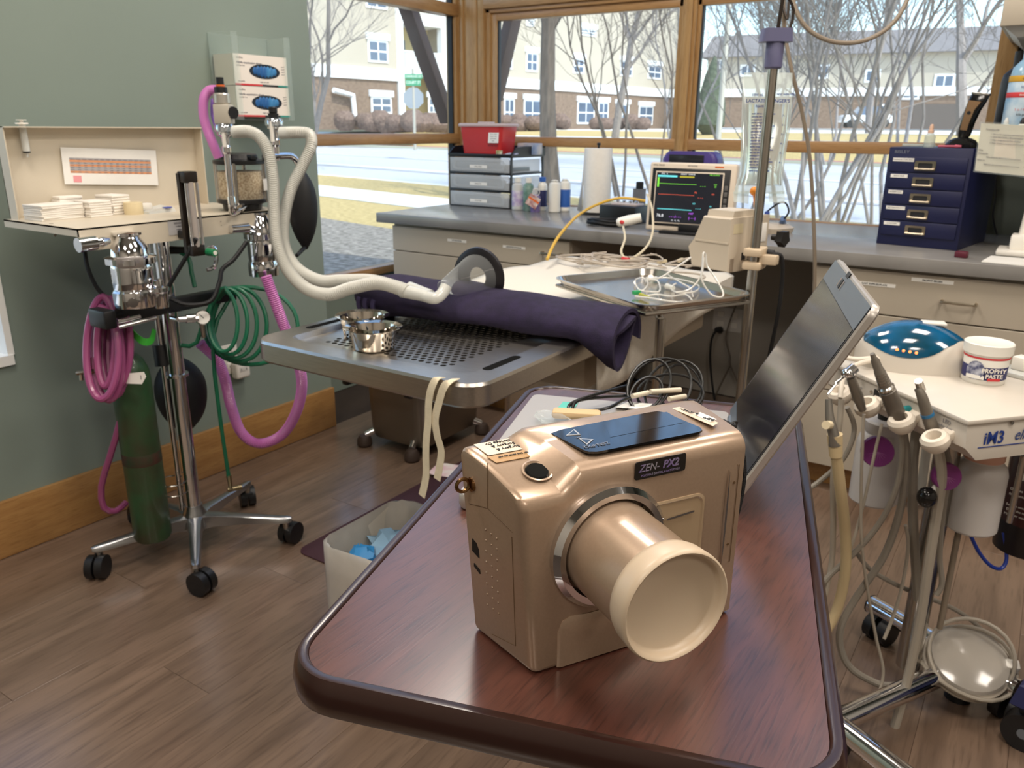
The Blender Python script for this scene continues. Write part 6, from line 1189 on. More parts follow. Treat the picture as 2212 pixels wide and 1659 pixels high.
# clear panel, chrome strip and lower panel on the front
part(MB(XM@T(.127, -.0002, .098)@RX(90)).loft([[(x, y, z) for x, y in rrect(a, b, .008, 5)] for a, b, z in ((.068, .064, -.0005), (.068, .064, .0008), (.064, .06, .0012), (.062, .058, .0002))]), 'clear_panel', mat('smoky_clear_panel', '#a08a6e', .12, coat=.6), xr)
part(MB(XM@T(.136, -.0014, .114)@RX(90)@RZ(4)).prism(rrect(.028, .0018, .0008, 3), 0, .0006), 'panel_slot', CHROME, xr)
lens = [(.0022*(1-(k/8)**2), .046*k/8) for k in range(-8, 9)]; lens = [(x, y) for x, y in lens]+[(-x*.6, y) for x, y in lens[::-1][1:-1]]
part(MB(XM@T(.1845, -.0002, .100)@RX(90)).loft([[(x, y, 0) for x, y in lens], [(x*.6, y*.97, .0022) for x, y in lens]]), 'chrome_strip', CHROME, xr)
part(MB(XM).tube([(.194, -.0001, .148), (.196, -.0001, .148), (.196, -.0001, .055), (.194, -.0001, .055)], .0003, 5), 'seam', SEAM, xr)
for z in (.132, .073): part(MB(XM).cyl((.192, .0005, z), (.192, -.0004, z), .0013, None, 10), 'screw_hole', SEAM, xr)
lp_ = [(.022, .001), (.022, .034), (.026, .043), (.034, .046), (.05, .044), (.07, .044), (.15, .044), (.165, .03), (.168, .001)]
part(MB(XM@T(0, .0006, 0)@RX(90)).loft([[(x, y, 0) for x, y in lp_], [(x, y, .0012) for x, y in lp_], [(.095+(x-.095)*.965, .001+(y-.001)*.93, .0026) for x, y in lp_]]), 'lower_panel', GOLD, xr)
# display on the sloping top
tn_ = (XM.to_3x3()@V((0, -.045, 1))).normalized(); tp0 = XM@V((.1, .04, .1805))
def top_p(px, py): return XM.inverted()@PLN(px, py, tp0, tn_)
def topatch(P, h0, h1, name, m, lab=None, par=None):
    Q = [top_p(*q) for q in P]; nl = V((0, -.045, 1)); return part(MB(XM).loft([[q+nl*h0 for q in Q], [q+nl*h1 for q in Q]]), name, m, par or xr, lab)
GLB = mat('glossy_display', '#08090b', .05, coat=1)
topatch([(1190, 938), (1212, 930), (1400, 893), (1420, 890), (1436, 893), (1512, 925), (1517, 931), (1510, 935), (1290, 978), (1272, 978), (1262, 975)], -.001, .0009, 'display_glass', GLB)
topatch([(1318, 947), (1306, 915), (1440, 892), (1478, 915)], .0009, .0011, 'lcd', mat('lcd_dark', '#16181c', .06, coat=1))
for cx, cy, s_ in ((1237, 938, 1), (1265, 956, -1)):
    topatch([(cx-15, cy+6*s_), (cx+17, cy+4*s_), (cx+3, cy-8*s_)], .0009, .0014, 'arrow_key', mat('silver_key', '#b8b6b4', .3, .7)); topatch([(cx-9, cy+4*s_), (cx+11, cy+3*s_), (cx+2, cy-5*s_)], .0014, .0016, 'arrow_inner', GLB)
def toptext(s_, px, py, size, m_, flip=True, al='CENTER', ang=0):
    q = top_p(px, py); txt(s_, size, XM@T(q.x, q.y, q.z+.0013)@RX(-2.6)@RZ((180 if flip else 0)+ang), m_, xr, al=al)
SILV_ = mat('silver_letters'); toptext('ZEN-PX2', 1288, 964, .006, SILV_); toptext('sec.', 1250, 948, .0035, SILV_)
LAB = mat('cream_sticker', '#d8c4ac', .45, coat=.3); CLS = mat('clear_tape', '#e8e6e2', .12, alpha=.35, coat=.6)
# stickers lie on the left shoulder and along the right rear edge
def sz_(y): return .172+(y-.05)*.13 if y > .05 else .172-(.05-y)*.31
def stick(x0, x1, y0, y1, h, name, m): return part(MB(XM).loft([[(x, y, sz_(y)+h+d) for x, y in ((x0-.006, y0), (x1, y0), (x1+.004, y1), (x0-.010, y1))] for d in (0, .0004)]), name, m, xr)
stick(-.008, .047, .054, .074, .0005, 'address_label', LAB); stick(.026, .047, .052, .074, .001, 'clear_tape', CLS); stick(-.006, .034, .0435, .0525, .0004, 'rating_label', mat('gold_label', '#a98457', .4))
def lttext(s_, x, y, size): txt(s_, size, XM@T(x, y, sz_(y)+.0012)@RX(7)@RZ(180), INK, xr, 'label_print')
lttext('1403 Oakridge Dr', .010, .0705, .0052); lttext('Dental Surgery &', .012, .0650, .0052); lttext('Animal Surgery &', .014, .0595, .0052); lttext('rated output 60kV 2mA dental use only', .013, .0485, .0026)
topatch([(1452, 884), (1462, 878), (1552, 915), (1540, 922)], .0004, .0008, 'battery_label', LAB); topatch([(1500, 898), (1512, 893), (1548, 908), (1534, 914)], .0009, .0012, 'white_patch', PAPER)
q0, q1 = top_p(1458, 882), top_p(1546, 918); an_ = math.degrees(math.atan2(q1.y-q0.y, q1.x-q0.x))
toptext('Battery 4', 1484, 890, .0068, INK, False, ang=an_); toptext('2/16/26', 1522, 905, .0068, INK, False, ang=an_)
# black wrist strap on the right side
WEB = mat('black_webbing', '#141316', .85, bump=1, bs=900)
part(MB(XM).ribbon(sp([(.200, .05, .172), (.212, .045, .168), (.224, .042, .15), (.230, .040, .12), (.228, .042, .08), (.218, .045, .055), (.206, .048, .045)], 6), (0, 1, 0), .026, .003), 'wrist_strap', WEB, xr)
part(MB(XM).loft([[(.206, .035, .172), (.206, .06, .172), (.206, .06, .166), (.206, .035, .166)], [(.236, .05, .160), (.24, .072, .158), (.24, .072, .152), (.236, .05, .154)]]), 'strap_tab', WEB, xr)
part(MB(XM).tube(sp([(.236, .06, .158), (.246, .062, .158), (.247, .066, .15), (.24, .066, .146)], 4), .0012, 6), 'strap_ring', BLACK, xr)
# ------------------------------------------------------------------ laptop
lph = RD(18.576); lt_ = V((-sin(lph), cos(lph), 0)); lnn = V((cos(lph), sin(lph), 0)); lA = V((-.350, 1.120, OTZ+.019)); LW, LHs, lti = .32, .265, RD(62.48)
lap = thing('laptop', 'open silver laptop with a scuffed dark screen behind the x-ray unit', 'laptop', lA-lt_*LW/2-lnn*.12-V((0, 0, .019)))
SLV = mat('silver_laptop', '#b9b2aa', .35, .5); DKP = mat('charcoal_bezel', '#6b7580', .35, .4)
LB = frame(lA-lnn*.25-lt_*LW-V((0, 0, .0)), lnn); part(MB(LB@T(.100, LW/2-.03, -.0185)).loft([rr(.296, LW+.056, .01, 0), rr(.30, LW+.06, .012, .004), rr(.30, LW+.06, .012, .0165), rr(.297, LW+.057, .01, .0185)]), 'keyboard_base', SLV, lap)
part(MB(LB).box(.10, .215, .03, LW-.03, .0, .0008), 'key_well', mat('key_dark', '#2b2c30', .5), lap)
for r_ in range(5):
    for c_ in range(13): part(MB(LB).rb(.104+.0215*r_, .1225+.0215*r_, .034+.0197*c_, .0515+.0197*c_, .0006, .0026, .001, 1), 'key', mat('key_dark'), lap)
part(MB(LB).rb(.03, .085, LW/2-.05, LW/2+.05, .0, .0008, .0003, 1), 'touchpad', DKP, lap)
lup = cos(lti)*lnn+sin(lti)*V((0, 0, 1)); lno = (-sin(lti))*lnn+cos(lti)*V((0, 0, 1))          # screen normal, towards the keyboard
LS = frame(lA-lt_*LW, lt_, lno)          # x along hinge, y up the screen
if (LS.to_3x3()@V((0, 1, 0))).dot(lup) < 0: LS = LS@Matrix.Scale(-1, 4, V((0, 1, 0)))
part(MB(LS@T(LW/2, LHs/2, 0)).loft([rr(LW-.004, LHs-.004, .012, -.010), rr(LW, LHs, .014, -.008), rr(LW, LHs, .014, -.002), rr(LW-.003, LHs-.003, .012, 0)]), 'lid', SLV, lap)
part(MB(LS).box(.003, LW-.003, .004, LHs-.004, 0, .0006), 'bezel', mat('black_bezel', '#131416', .3), lap)
part(MB(LS).box(.004, LW-.004, LHs-.032, LHs-.004, .0004, .0012), 'top_band', DKP, lap); part(MB(LS).box(.004, LW-.004, .004, .02, .0004, .0012), 'bottom_band', DKP, lap)
SCD = mat('scuffed_dark_screen', '#17181b', .14, hex2='#1d1e21', ns=25, spec=.35, stretch=(1, 5, 1)); part(MB(LS).box(.008, LW-.010, .021, LHs-.033, .0004, .001), 'screen', SCD, lap)
cx_ = LW*.55
for k in range(3): part(MB(LS).box(cx_+.012*k, cx_+.007+.012*k, LHs-.022, LHs-.010, .0012, .002), 'camera_button', BLACK if k == 1 else CHROME, lap)
part(MB(LS).box(cx_+.0, cx_+.02, LHs-.006, LHs+.001, .0, .0016), 'lid_latch', BLACK, lap)
for x in (.05, LW-.05): part(MB(LS).cyl((x-.02, .001, -.004), (x+.02, .001, -.004), .007, None, 12), 'hinge', DKP, lap)
# loose items on the laptop and table
def tb_(px, py, z=0): return Z(px, py, OTZ+z)
sn = thing('sensor_pouch', 'small clear sleeve with a beige sensor lying on the keyboard', 'sensor', tb_(1240, 905, .02))
c = tb_(1245, 903, .024); part(MB(T(*c)@RZ(25)).rb(-.035, .035, -.012, .012, 0, .012, .005), 'beige_sensor', mat('beige_tape', '#c9ab80', .6), sn)
mb = MB(); mb.ball(tb_(1195, 905, .026), .022, 1.4, .9, .3, 10, 7); rnd = random.Random(6); mb.v = [p_+V((rnd.uniform(-1, 1), rnd.uniform(-1, 1), rnd.uniform(-.3, 1)))*.003 for p_ in mb.v]; part(mb, 'clear_sleeve', CLR, sn, ang=10)
solo(MB().loft([[tb_(a, b, .0195+h) for a, b in ((1192, 895), (1216, 868), (1250, 868), (1232, 897))] for h in (0, .0006)]), 'teal_tape', mat('teal_tape', '#5fc0b0', .5, alpha=.9), 'strip of translucent teal tape across the laptop palm rest', 'tape')
solo(MB().loft([[tb_(a, b, .0195+h) for a, b in ((1330, 880), (1355, 868), (1410, 872), (1396, 884))] for h in (0, .004)]), 'white_card', PAPER, 'white card lying on the laptop keyboard under the black cable', 'card')
# black sensor cable in standing loops
CBM = mat('gloss_black_cable', '#100f0d', .35)
cb_ = thing('sensor_cable', 'glossy black sensor cable coiled in upright loops behind the x-ray unit', 'cable', tb_(1435, 880, .02))
def loop(cx, cy, rx, ry, w0, w1, ph=0, n=22, tilt=0): return [D(cx+rx*cos(2*pi*k/n+ph)+tilt*sin(2*pi*k/n+ph), cy+ry*sin(2*pi*k/n+ph), w0+(w1-w0)*(.5+.5*sin(2*pi*k/n+ph))) for k in range(n)]
for a in ((1402, 832, 46, 56, 1.24, 1.20), (1425, 838, 68, 64, 1.26, 1.21), (1455, 840, 62, 62, 1.28, 1.22), (1448, 852, 72, 44, 1.27, 1.2), (1396, 850, 34, 36, 1.23, 1.2), (1472, 845, 46, 58, 1.28, 1.23)):
    part(MB().tube(loop(*a, ph=random.uniform(0, 6), tilt=random.uniform(-12, 12)), .0022, 8, True), 'cable_loop', CBM, cb_)
part(MB().tube(sp([D(1360, 832, 1.24), D(1300, 848, 1.2), D(1245, 866, 1.18), D(1228, 880, 1.17), D(1245, 888, 1.16), D(1310, 882, 1.16), D(1352, 862, 1.2), D(1400, 850, 1.24)], 7), .0026, 8).tube(sp([D(1236, 884, 1.17), D(1248, 866, 1.18), D(1300, 858, 1.2), D(1352, 855, 1.22)], 6), .0026, 8), 'cable_run', CBM, cb_)
for a, b in (((1366, 856), (1400, 848)), ((1405, 846), (1470, 842)), ((1445, 862), (1480, 856))): part(MB().cyl(D(*a, 1.2), D(*b, 1.22), .0038, .0038, 12), 'white_sleeve', mat('ivory_sleeve', '#d8ccb6', .5), cb_)
# ------------------------------------------------------------------ dental unit on its wheeled stand
UZ = .80; uN = V((-.064, 1.66, UZ)); uf = V((-.75, .66, 0)).normalized(); UO = uN+uf*.42; UM = frame(UO, -uf); UW, UD = .42, .34
du = thing('dental_unit', 'white dental unit on a steel wheeled stand with four handpieces', 'dental unit', (-.102, 1.908, 0))
UWH = mat('white_enamel_unit', '#cfc7bb', .35, coat=.2, noise=.02, ns=10)
def rq(x0, x1, y0, y1, z): return [(x0, y0, z), (x1, y0, z), (x1, y1, z), (x0, y1, z)]
part(MB(UM).loft([rq(.03, UW-.0, .035, UD-.01, -.085), rq(.0, UW+.004, .0, UD, -.055), rq(0, UW, .0, UD, -.006)]), 'unit_body', UWH, du)
part(MB(UM).rb(-.006, UW+.006, -.006, UD+.004, -.008, .002, .003), 'unit_lid', UWH, du)
# lettering on the right end and front
RM = UM@frame((UW+.0035, .04, -.038), (0, 1, 0), (1, 0, 0)); NAV = mat('navy_print', '#1d3a86', .5)
txt('iM3', .036, RM@T(.0, -.002, .0012), NAV, du, al='LEFT', off=.0006, sx=.9); txt('elite', .034, RM@T(.072, .0, .0012), mat('navy_print2', '#27407c', .5), du, al='LEFT', shear=.3, sx=.8)
part(MB(RM).box(-.01, .26, -.020, -.018, 0, .001), 'underline', NAV, du); part(MB(RM).cyl((.06, .026, 0), (.06, .026, .002), .004, None, 12), 'screw', STEEL, du)
FMu = UM@frame((0, -.0005, -.03), (1, 0, 0), (0, -1, 0))
txt('LED', .012, FMu@T(.372, .010, .001), GREYINK, du); txt('technology', .009, FMu@T(.368, -.001, .001), GREYINK, du, shear=.2); txt('VOLUME/FLOW', .006, FMu@T(.262, -.018, .001), GREYINK, du); txt('AIR SCALER', .006, FMu@T(.11, .0, .001), GREYINK, du); txt('hi', .008, FMu@T(.05, .004, .001), GREYINK, du)
part(MB(FMu).cyl((.27, -.0, 0), (.27, -.0, .022), .0095, .009, 18), 'teal_knob', mat('teal_plastic', '#1f7a7e', .35), du)
part(MB(FMu).rb(.165, .22, -.012, .012, 0, .003, .001), 'display_window', BLACK, du)
for x in (.155, .23): part(MB(FMu).cyl((x, .002, 0), (x, .002, .002), .004, None, 12), 'screw', STEEL, du)
# pole, base
PBX, PBY = -.102, 1.908
part(MB().cyl((PBX, PBY, .085), (PBX, PBY, UZ-.08), .027, None, 24), 'pole', STEEL, du)
part(MB().cyl((PBX+.05, PBY+.015, .2), (PBX+.05, PBY+.015, UZ-.08), .007, None, 12), 'side_tube', HSM, du)
L1a, L1b = Z(1883, 1305, .085), Z(2200, 1490, .085); L2a, L2b = Z(1800, 1560, .085), Z(2010, 1720, .085); B1, B2 = Z(1808, 1557, .085), Z(2105, 1425, .085)
for a, b in ((L1a, L1b), (L2a, L2b)): part(MB().cyl(a, b, .025, None, 22), 'base_leg', CHROME, du)
part(MB().cyl(B1, B2, .025, None, 22), 'cross_tube', CHROME, du); part(MB().cyl(L1a-(L1b-L1a).normalized()*.004, L1a, .0255, None, 22), 'end_cap', BLACK, du)
GRW = mat('grey_wheel', '#6b7076', .5)
for p, l in ((L1a.lerp(L1b, .1), 0), (L1b.lerp(L1a, .02), 1), (L2a.lerp(L2b, .95), 1), (L2a, 1)):
    q = V((p.x, p.y, 0)); c_ = part(MB().cyl(q+V((-.03, .008, .035)), q+V((-.008, -.004, .035)), .035, None, 22).cyl(q+V((.005, -.011, .035)), q+V((.027, -.023, .035)), .035, None, 22).cyl(q+V((0, 0, .03)), q+V((0, 0, .075)), .011), 'caster', BLACK, du); part(MB().cyl(q+V((-.0315, .009, .035)), q+V((-.03, .008, .035)), .024, None, 20), 'caster_cover', GRW, c_)
# holders, handpieces and their hoses
GRYM = mat('grey_handpiece', '#7d766c', .35, .35); HG = mat('grey_silicone_hose', '#8a8378', .5); HGL = mat('light_grey_hose', '#a39a8c', .5)
def onf(px, py, off=0): return PLN(px, py, UO+(UM.to_3x3()@V((0, -1, 0)))*off, UM.to_3x3()@V((0, 1, 0)))
hold = []
for px, py in ((1815, 852), (1873, 878), (1948, 912), (2020, 952)):
    c = onf(px, py, .03); M = frame(c, UM.to_3x3()@V((1, 0, 0)), (UM.to_3x3()@V((0, -.45, .9))))
    hold.append(c); part(MB(M).lathe([(.010, -.020), (.019, -.018), (.027, -.006), (.027, .006), (.022, .013), (.0145, .014), (.0125, .004), (.010, -.020)], 26, False).rb(-.014, .014, .016, .05, -.012, .006, .004), 'holder', mat('white_holder', '#ddd2c2', .4), du)
def hp_(name, label, segs, m): 
    t = thing(name, label, 'handpiece', segs[0][0], 'handpieces parked on the dental unit'); return t
def W(px, py, w_): return D(px, py, w_)
h1 = hp_('air_water_syringe', 'chrome headed air water syringe with an angled spray tip', [(W(1862, 880, 1.66),)], None)
a, b = W(1863, 885, 1.70), W(1838, 815, 1.66); part(MB().tube([a, a.lerp(b, .4), a.lerp(b, .85), b], [.008, .0115, .010, .009], 16), 'grip', GRYM, h1); hd2 = W(1832, 806, 1.655); part(MB().ball(hd2, .013, 1.1, 1, .85).cyl(hd2, hd2+V((.01, .01, .012)), .011), 'head', CHROME, h1)
part(MB().tube([hd2, W(1806, 828, 1.64), W(1803, 832, 1.64), W(1788, 852, 1.635)], .0026, 10), 'spray_tip', CHROME, h1)
h2 = hp_('polishing_handpiece', 'long thick grey handpiece with a stepped tapering nose', [(W(1942, 915, 1.68),)], None)
a, b = W(1942, 905, 1.66), W(1884, 764, 1.60); part(MB().tube([a, a.lerp(b, .02), a.lerp(b, .44), a.lerp(b, .46)], [.013, .0175, .0165, .012], 22), 'motor', mat('dark_grey_motor', '#675f56', .4, .3), h2)
part(MB().tube([a.lerp(b, .45), a.lerp(b, .47), a.lerp(b, .5), a.lerp(b, .52)], [.014, .0165, .0165, .013], 22), 'collar', STEEL, h2); part(MB().tube([a.lerp(b, .51), a.lerp(b, .6), a.lerp(b, .75), a.lerp(b, .76), a.lerp(b, .9), a.lerp(b, .93), b], [.013, .0125, .0105, .0095, .0085, .006, .0045], 20), 'nose', GRYM, h2)
for k in range(5): u = .57+.035*k; part(MB().tube([a.lerp(b, u), a.lerp(b, u+.008)], .0132-.0005*k, 20), 'grip_ring', STEEL, h2)
h3 = hp_('contra_handpiece', 'slim grey handpiece with a blue ring and bent chrome head', [(W(2010, 960, 1.62),)], None)
P = [W(2022, 945, 1.60), W(2014, 925, 1.59), W(2003, 895, 1.58), W(1992, 858, 1.57), W(1983, 838, 1.57)]; part(MB().tube(sp(P, 4), [.0135, .0135, .0135, .013, .0125, .0125, .0125, .0122, .012, .0115, .011, .0105, .010, .0092, .0085, .008, .0075], 20), 'grip', GRYM, h3)
q = V(P[2]); part(MB().tube([q.lerp(P[1], .1), q.lerp(P[1], -.1)], .0126, 20), 'blue_ring', mat('blue_ring', '#2c6f9c', .4), h3); part(MB().cyl(W(1990, 842, 1.575), W(1984, 823, 1.56), .0085, .0075, 16), 'head', STEEL, h3)
sv = thing('suction_handle', 'cream suction handpiece with a side button and corrugated hose', 'handpiece', W(1800, 1000, 1.7))
part(MB().tube([W(1790, 862, 1.68), W(1792, 900, 1.68), W(1800, 935, 1.68), W(1804, 960, 1.69)], [.007, .009, .011, .014], 16), 'handle', mat('steel_grey_handle', '#8f8a82', .3, .6), sv); part(MB().cyl(W(1792, 918, 1.665), W(1784, 918, 1.65), .009, None, 14), 'side_button', mat('cream_plastic', '#d9c9a8', .5), sv)
CRH = mat('cream_corrugated_hose', '#c9b48c', .6); part(MB().cyl(W(1803, 938, 1.685), W(1806, 985, 1.70), .016, .0135, 18), 'hose_cuff', CRH, sv)
corr('suction_hose', [W(1806, 980, 1.70), W(1816, 1060, 1.74), W(1826, 1150, 1.80), W(1826, 1230, 1.84), W(1810, 1310, 1.88), W(1780, 1370, 1.90), W(1740, 1420, 1.92)], .0115, CRH, sv, pitch=.005, amp=.0008)
def hose(pts, r, m=None, k=7, lab=None): 
    part(MB().tube(sp([W(*q) for q in pts], k), r, 9), 'supply_hose', m or HG, du)
hose([(1866, 895, 1.70), (1863, 960, 1.72), (1860, 1080, 1.78), (1862, 1180, 1.82), (1875, 1280, 1.86), (1893, 1380, 1.9), (1908, 1450, 1.92), (1895, 1500, 1.92), (1860, 1530, 1.9)], .0035, HGL)
hose([(1905, 915, 1.75), (1885, 1000, 1.76), (1865, 1090, 1.80), (1840, 1180, 1.83), (1815, 1250, 1.85)], .0035, HGL)
hose([(1945, 925, 1.68), (1950, 980, 1.70), (1935, 1060, 1.74), (1900, 1130, 1.79), (1850, 1190, 1.83), (1795, 1240, 1.86), (1760, 1280, 1.87)], .0065)
hose([(1952, 935, 1.69), (1958, 1000, 1.71), (1945, 1100, 1.77), (1910, 1200, 1.83), (1850, 1290, 1.88), (1818, 1350, 1.9), (1816, 1400, 1.92), (1840, 1445, 1.93), (1900, 1478, 1.93), (1945, 1480, 1.93)], .0085)
hose([(1980, 930, 1.72), (1972, 1010, 1.74), (1972, 1110, 1.80), (1978, 1220, 1.85), (1982, 1300, 1.88)], .0105)
hose([(1995, 935, 1.73), (1975, 985, 1.75), (1970, 1060, 1.77)], .006)
hose([(2026, 965, 1.64), (2034, 1030, 1.66), (2022, 1120, 1.70), (2006, 1220, 1.74), (1988, 1340, 1.79), (1960, 1470, 1.84), (1930, 1580, 1.87), (1915, 1640, 1.88)], .0105, HGL)
hose([(2040, 960, 1.68), (2050, 1010, 1.70), (2038, 1100, 1.75), (2030, 1200, 1.8), (2035, 1260, 1.82), (2022, 1285, 1.83)], .0062)
hose([(1818, 862, 1.72), (1812, 930, 1.73), (1800, 1030, 1.77), (1800, 1140, 1.82), (1796, 1220, 1.86), (1778, 1300, 1.88)], .0065, HGL)
hose([(1830, 880, 1.73), (1845, 920, 1.75), (1838, 960, 1.76), (1815, 1000, 1.78), (1770, 1040, 1.8), (1740, 1060, 1.8)], .0055)
hose([(1956, 1135, 1.8), (1962, 1180, 1.83), (1950, 1260, 1.86), (1930, 1330, 1.89), (1910, 1380, 1.9)], .004, HGL)
hose([(1846, 1188, 1.86), (1880, 1230, 1.88), (1940, 1265, 1.9), (1990, 1285, 1.92), (2060, 1315, 1.95), (2110, 1350, 1.97), (2150, 1400, 1.98), (2165, 1440, 1.98)], .0055)
hose([(1770, 775, 1.85), (1800, 768, 1.84), (1850, 776, 1.83), (1900, 772, 1.82), (1960, 770, 1.82), (2030, 776, 1.8)], .0055, mat('white_hose', '#d9cfc0', .45))
hose([(1815, 860, 1.72), (1822, 815, 1.74), (1850, 788, 1.78), (1900, 775, 1.82)], .0055, mat('white_hose'))
part(MB().cyl(W(2030, 776, 1.80), W(2062, 776, 1.79), .0075).rb(*[0]*6) if 0 else MB().cyl(W(2030, 776, 1.80), W(2058, 776, 1.79), .007).cyl(W(2055, 776, 1.79), W(2082, 775, 1.78), .0105), 'black_connector', BLACK, du)
# bottles hung under the unit
MLK = mat('milky_bottle_plastic', '#d6d2cf', .35, alpha=.9, coat=.2); PRL = mat('purple_cap', '#7a2e74', .35)
def hung(px0, px1, py0, py1, w_, label, collar=None):
    a, b = D((px0+px1)/2+8, py0, w_), D((px0+px1)/2-4, py1, w_+.07); r_ = (px1-px0)/2*w_/1734; h_ = a.z-b.z; c = V((b.x, b.y, b.z))
    t = thing('water_bottle', label, 'bottle', c); part(MB(T(*c)).lathe([(r_*.9, 0), (r_, .006), (r_, h_*.7), (r_*.93, h_*.78), (r_*.72, h_*.84), (r_*.70, h_*.88)], 30), 'bottle_body', MLK, t)
    part(MB(T(*c)).lathe([(r_*.76, h_*.86), (r_*.78, h_*.87), (r_*.78, h_*.97), (r_*.7, h_*.99), (r_*.3, h_)], 30), 'collar', collar or MLK, t); part(MB(T(*c)).lathe([(r_*.32, h_*.98), (r_*.32, h_+.04)], 16), 'neck_plug', BLACK, t); return t, c, r_, h_
t, c, r_, h_ = hung(1838, 1940, 905, 1080, 2.0, 'milky white water bottle hung under the back of the dental unit')
t, c, r_, h_ = hung(2046, 2152, 968, 1140, 1.74, 'translucent water bottle with a pink collar hung under the dental unit', mat('pink_collar', '#d9a892', .4, alpha=.95))
for (px, py, rpx, w_), lb in (((1896, 976, 34, 1.86), 'flat purple round disc hanging in front of the white bottle'), ((2046, 1030, 30, 1.66), 'purple round disc hanging beside the translucent bottle')):
    c = D(px, py, w_); dn_ = (CAM-c).normalized(); r_ = rpx*w_/1734; dn_ = (dn_+V((.15 if px < 2000 else .45, 0, -.2))).normalized(); M = frame(c, V((0, 0, 1)).cross(dn_), dn_); t = thing('purple_disc', lb, 'disc', c)
    part(MB(M).lathe([(r_*.8, -.014), (r_, -.012), (r_, .0), (r_*.95, .004), (r_*.8, .003), (.001, .002)], 32), 'cap_shell', PRL, t)
    for k in range(9): a_ = RD(200+18*k); part(MB(M).cyl((0, 0, .002), (r_*.6*cos(a_), r_*.6*sin(a_), .0022), .0006, None, 5), 'ridge', mat('pale_ridge', '#a56aa0', .4), t)
c = D(2002, 1074, 1.68); kb2 = thing('black_valve_knob', 'glossy black ball knob hanging beside the stand pole', 'knob', c); part(MB().ball(c, .020, 1, 1, 1.15, 18, 12), 'ball', mat('gloss_black'), kb2); part(MB().cyl(c+V((.008, .01, .01)), c+V((.02, .02, .03)), .008), 'stem', WHITE, kb2)
c = D(1992, 985, 1.95); pn_ = thing('syringe_pack', 'blue capped syringe in a clear pack hanging behind the hoses', 'syringe', D(1985, 1120, 2.0)); part(MB().cyl(D(2003, 960, 1.95), D(1988, 1070, 1.99), .011, None, 14), 'barrel', CUFF, pn_); part(MB().cyl(D(2006, 945, 1.94), D(2003, 962, 1.95), .008), 'blue_cap', mat('blue_ring'), pn_)
mb = MB(); P = [D(1950, 1040, 2.04), D(2000, 1035, 2.04), D(2010, 1140, 2.08), D(1965, 1150, 2.08)]; g = []
for i in range(7):
    for j in range(7): g.append(P[0].lerp(P[1], i/6).lerp(P[3].lerp(P[2], i/6), j/6)+_f*.012*random.uniform(-1, 1))
mb.add(g, [(i*7+j, i*7+j+1, i*7+j+8, i*7+j+7) for i in range(6) for j in range(6)]); part(mb, 'pack_film', CLR, pn_, ang=5)
# things on the unit
sc_ = D(1985, 778, 2.0); sd = thing('ultrasonic_scaler', 'white scaler unit with a glossy blue dome and orange lamps', 'scaler', V((-.235, 2.03, UZ)))
SM = frame(V((-.205, 2.0, UZ+.002)), (.86, .28, 0))
def shp_(u): hw = .075*max(0, 1-abs(u)**2.6)**.55+.003; ht = .030+.075*max(0, 1-((u+.08)/1.08)**2)**.9; return .132*u, hw, ht
secs = []; dsec = []
for k in range(19):
    u = -1+2*k/18; x, hw, ht = shp_(u); secs.append([(x, hw*cos(pi*j/14), ht*sin(pi*j/14)**.8) for j in range(15)])
part(MB(SM).loft(secs), 'white_base', UWH, sd, ang=50)
for k in range(19):
    u = -.9+1.88*k/18; x, hw, ht = shp_(u); q_ = max(0, min(1, (u+.1)/.9)); zc_ = .055-.020*max(0, 1-((u+.25)/.6)**2)+.030*q_*q_
    zc_ = min(zc_, ht*.97); th0 = math.asin(min(1, (zc_/ht)**1.25)); dsec.append([(x, (hw+.0015)*cos(th0+(pi-2*th0)*j/14), (ht+.0015)*sin(th0+(pi-2*th0)*j/14)**.8) for j in range(15)])
part(MB(SM).loft(dsec), 'blue_dome', mat('blue_dome_plastic', '#0f5a86', .12, coat=1, hex2='#0b3f52', ns=14), sd, ang=60)
for k in range(4): part(MB(SM).ball((-.055+.013*k, -.0695-.0012*k, .052-.0012*k), .0034, 1, .7, 1, 8, 6), 'orange_lamp', mat('orange_led', '#ff8a4a', .4, emit=1.5), sd)
part(MB(SM).rb(.0, .05, -.016, .016, .100, .106, .002), 'top_badge', WHITE, sd)
c = Z(2122, 822, UZ+.002); rj, hj = .047, .088; pj = thing('prophy_paste_jar', 'white prophy paste jar with a navy and red label', 'jar', c); M = T(*c)
part(MB(M).lathe([(rj*.86, 0), (rj*.9, .003), (rj*.94, hj*.72), (rj*.9, hj*.76)], 36), 'jar_body', WBT, pj); part(MB(M).lathe([(rj, hj*.74), (rj*1.02, hj*.75), (rj*1.03, hj*.98), (rj*.99, hj), (rj*.9, hj*.985), (.001, hj*.975)], 36), 'lid', WBT, pj)
part(MB(M).lathe([(rj*.905, hj*.13), (rj*.915, hj*.135), (rj*.925, hj*.47), (rj*.92, hj*.475)], 36, False), 'navy_band', mat('navy_band', '#272a5e', .5), pj); part(MB(M).lathe([(rj*.945, hj*.64), (rj*.95, hj*.645), (rj*.95, hj*.685), (rj*.945, hj*.69)], 36, False), 'red_band', mat('red_print'), pj)
av = math.degrees(math.atan2(c.y-CAM.y, c.x-CAM.x))-90
JM = lambda da, z: M@RZ(av+da)@T(0, -rj*.935, z)@RX(90)
txt('PROPHY', .013, JM(24, hj*.38), WHITE, pj, off=.0003); txt('PASTE', .013, JM(27, hj*.24), WHITE, pj, off=.0003); part(MB(JM(28, hj*.165)).box(-.014, .012, -.003, .003, 0, .0008), 'red_flash', mat('red_print'), pj)
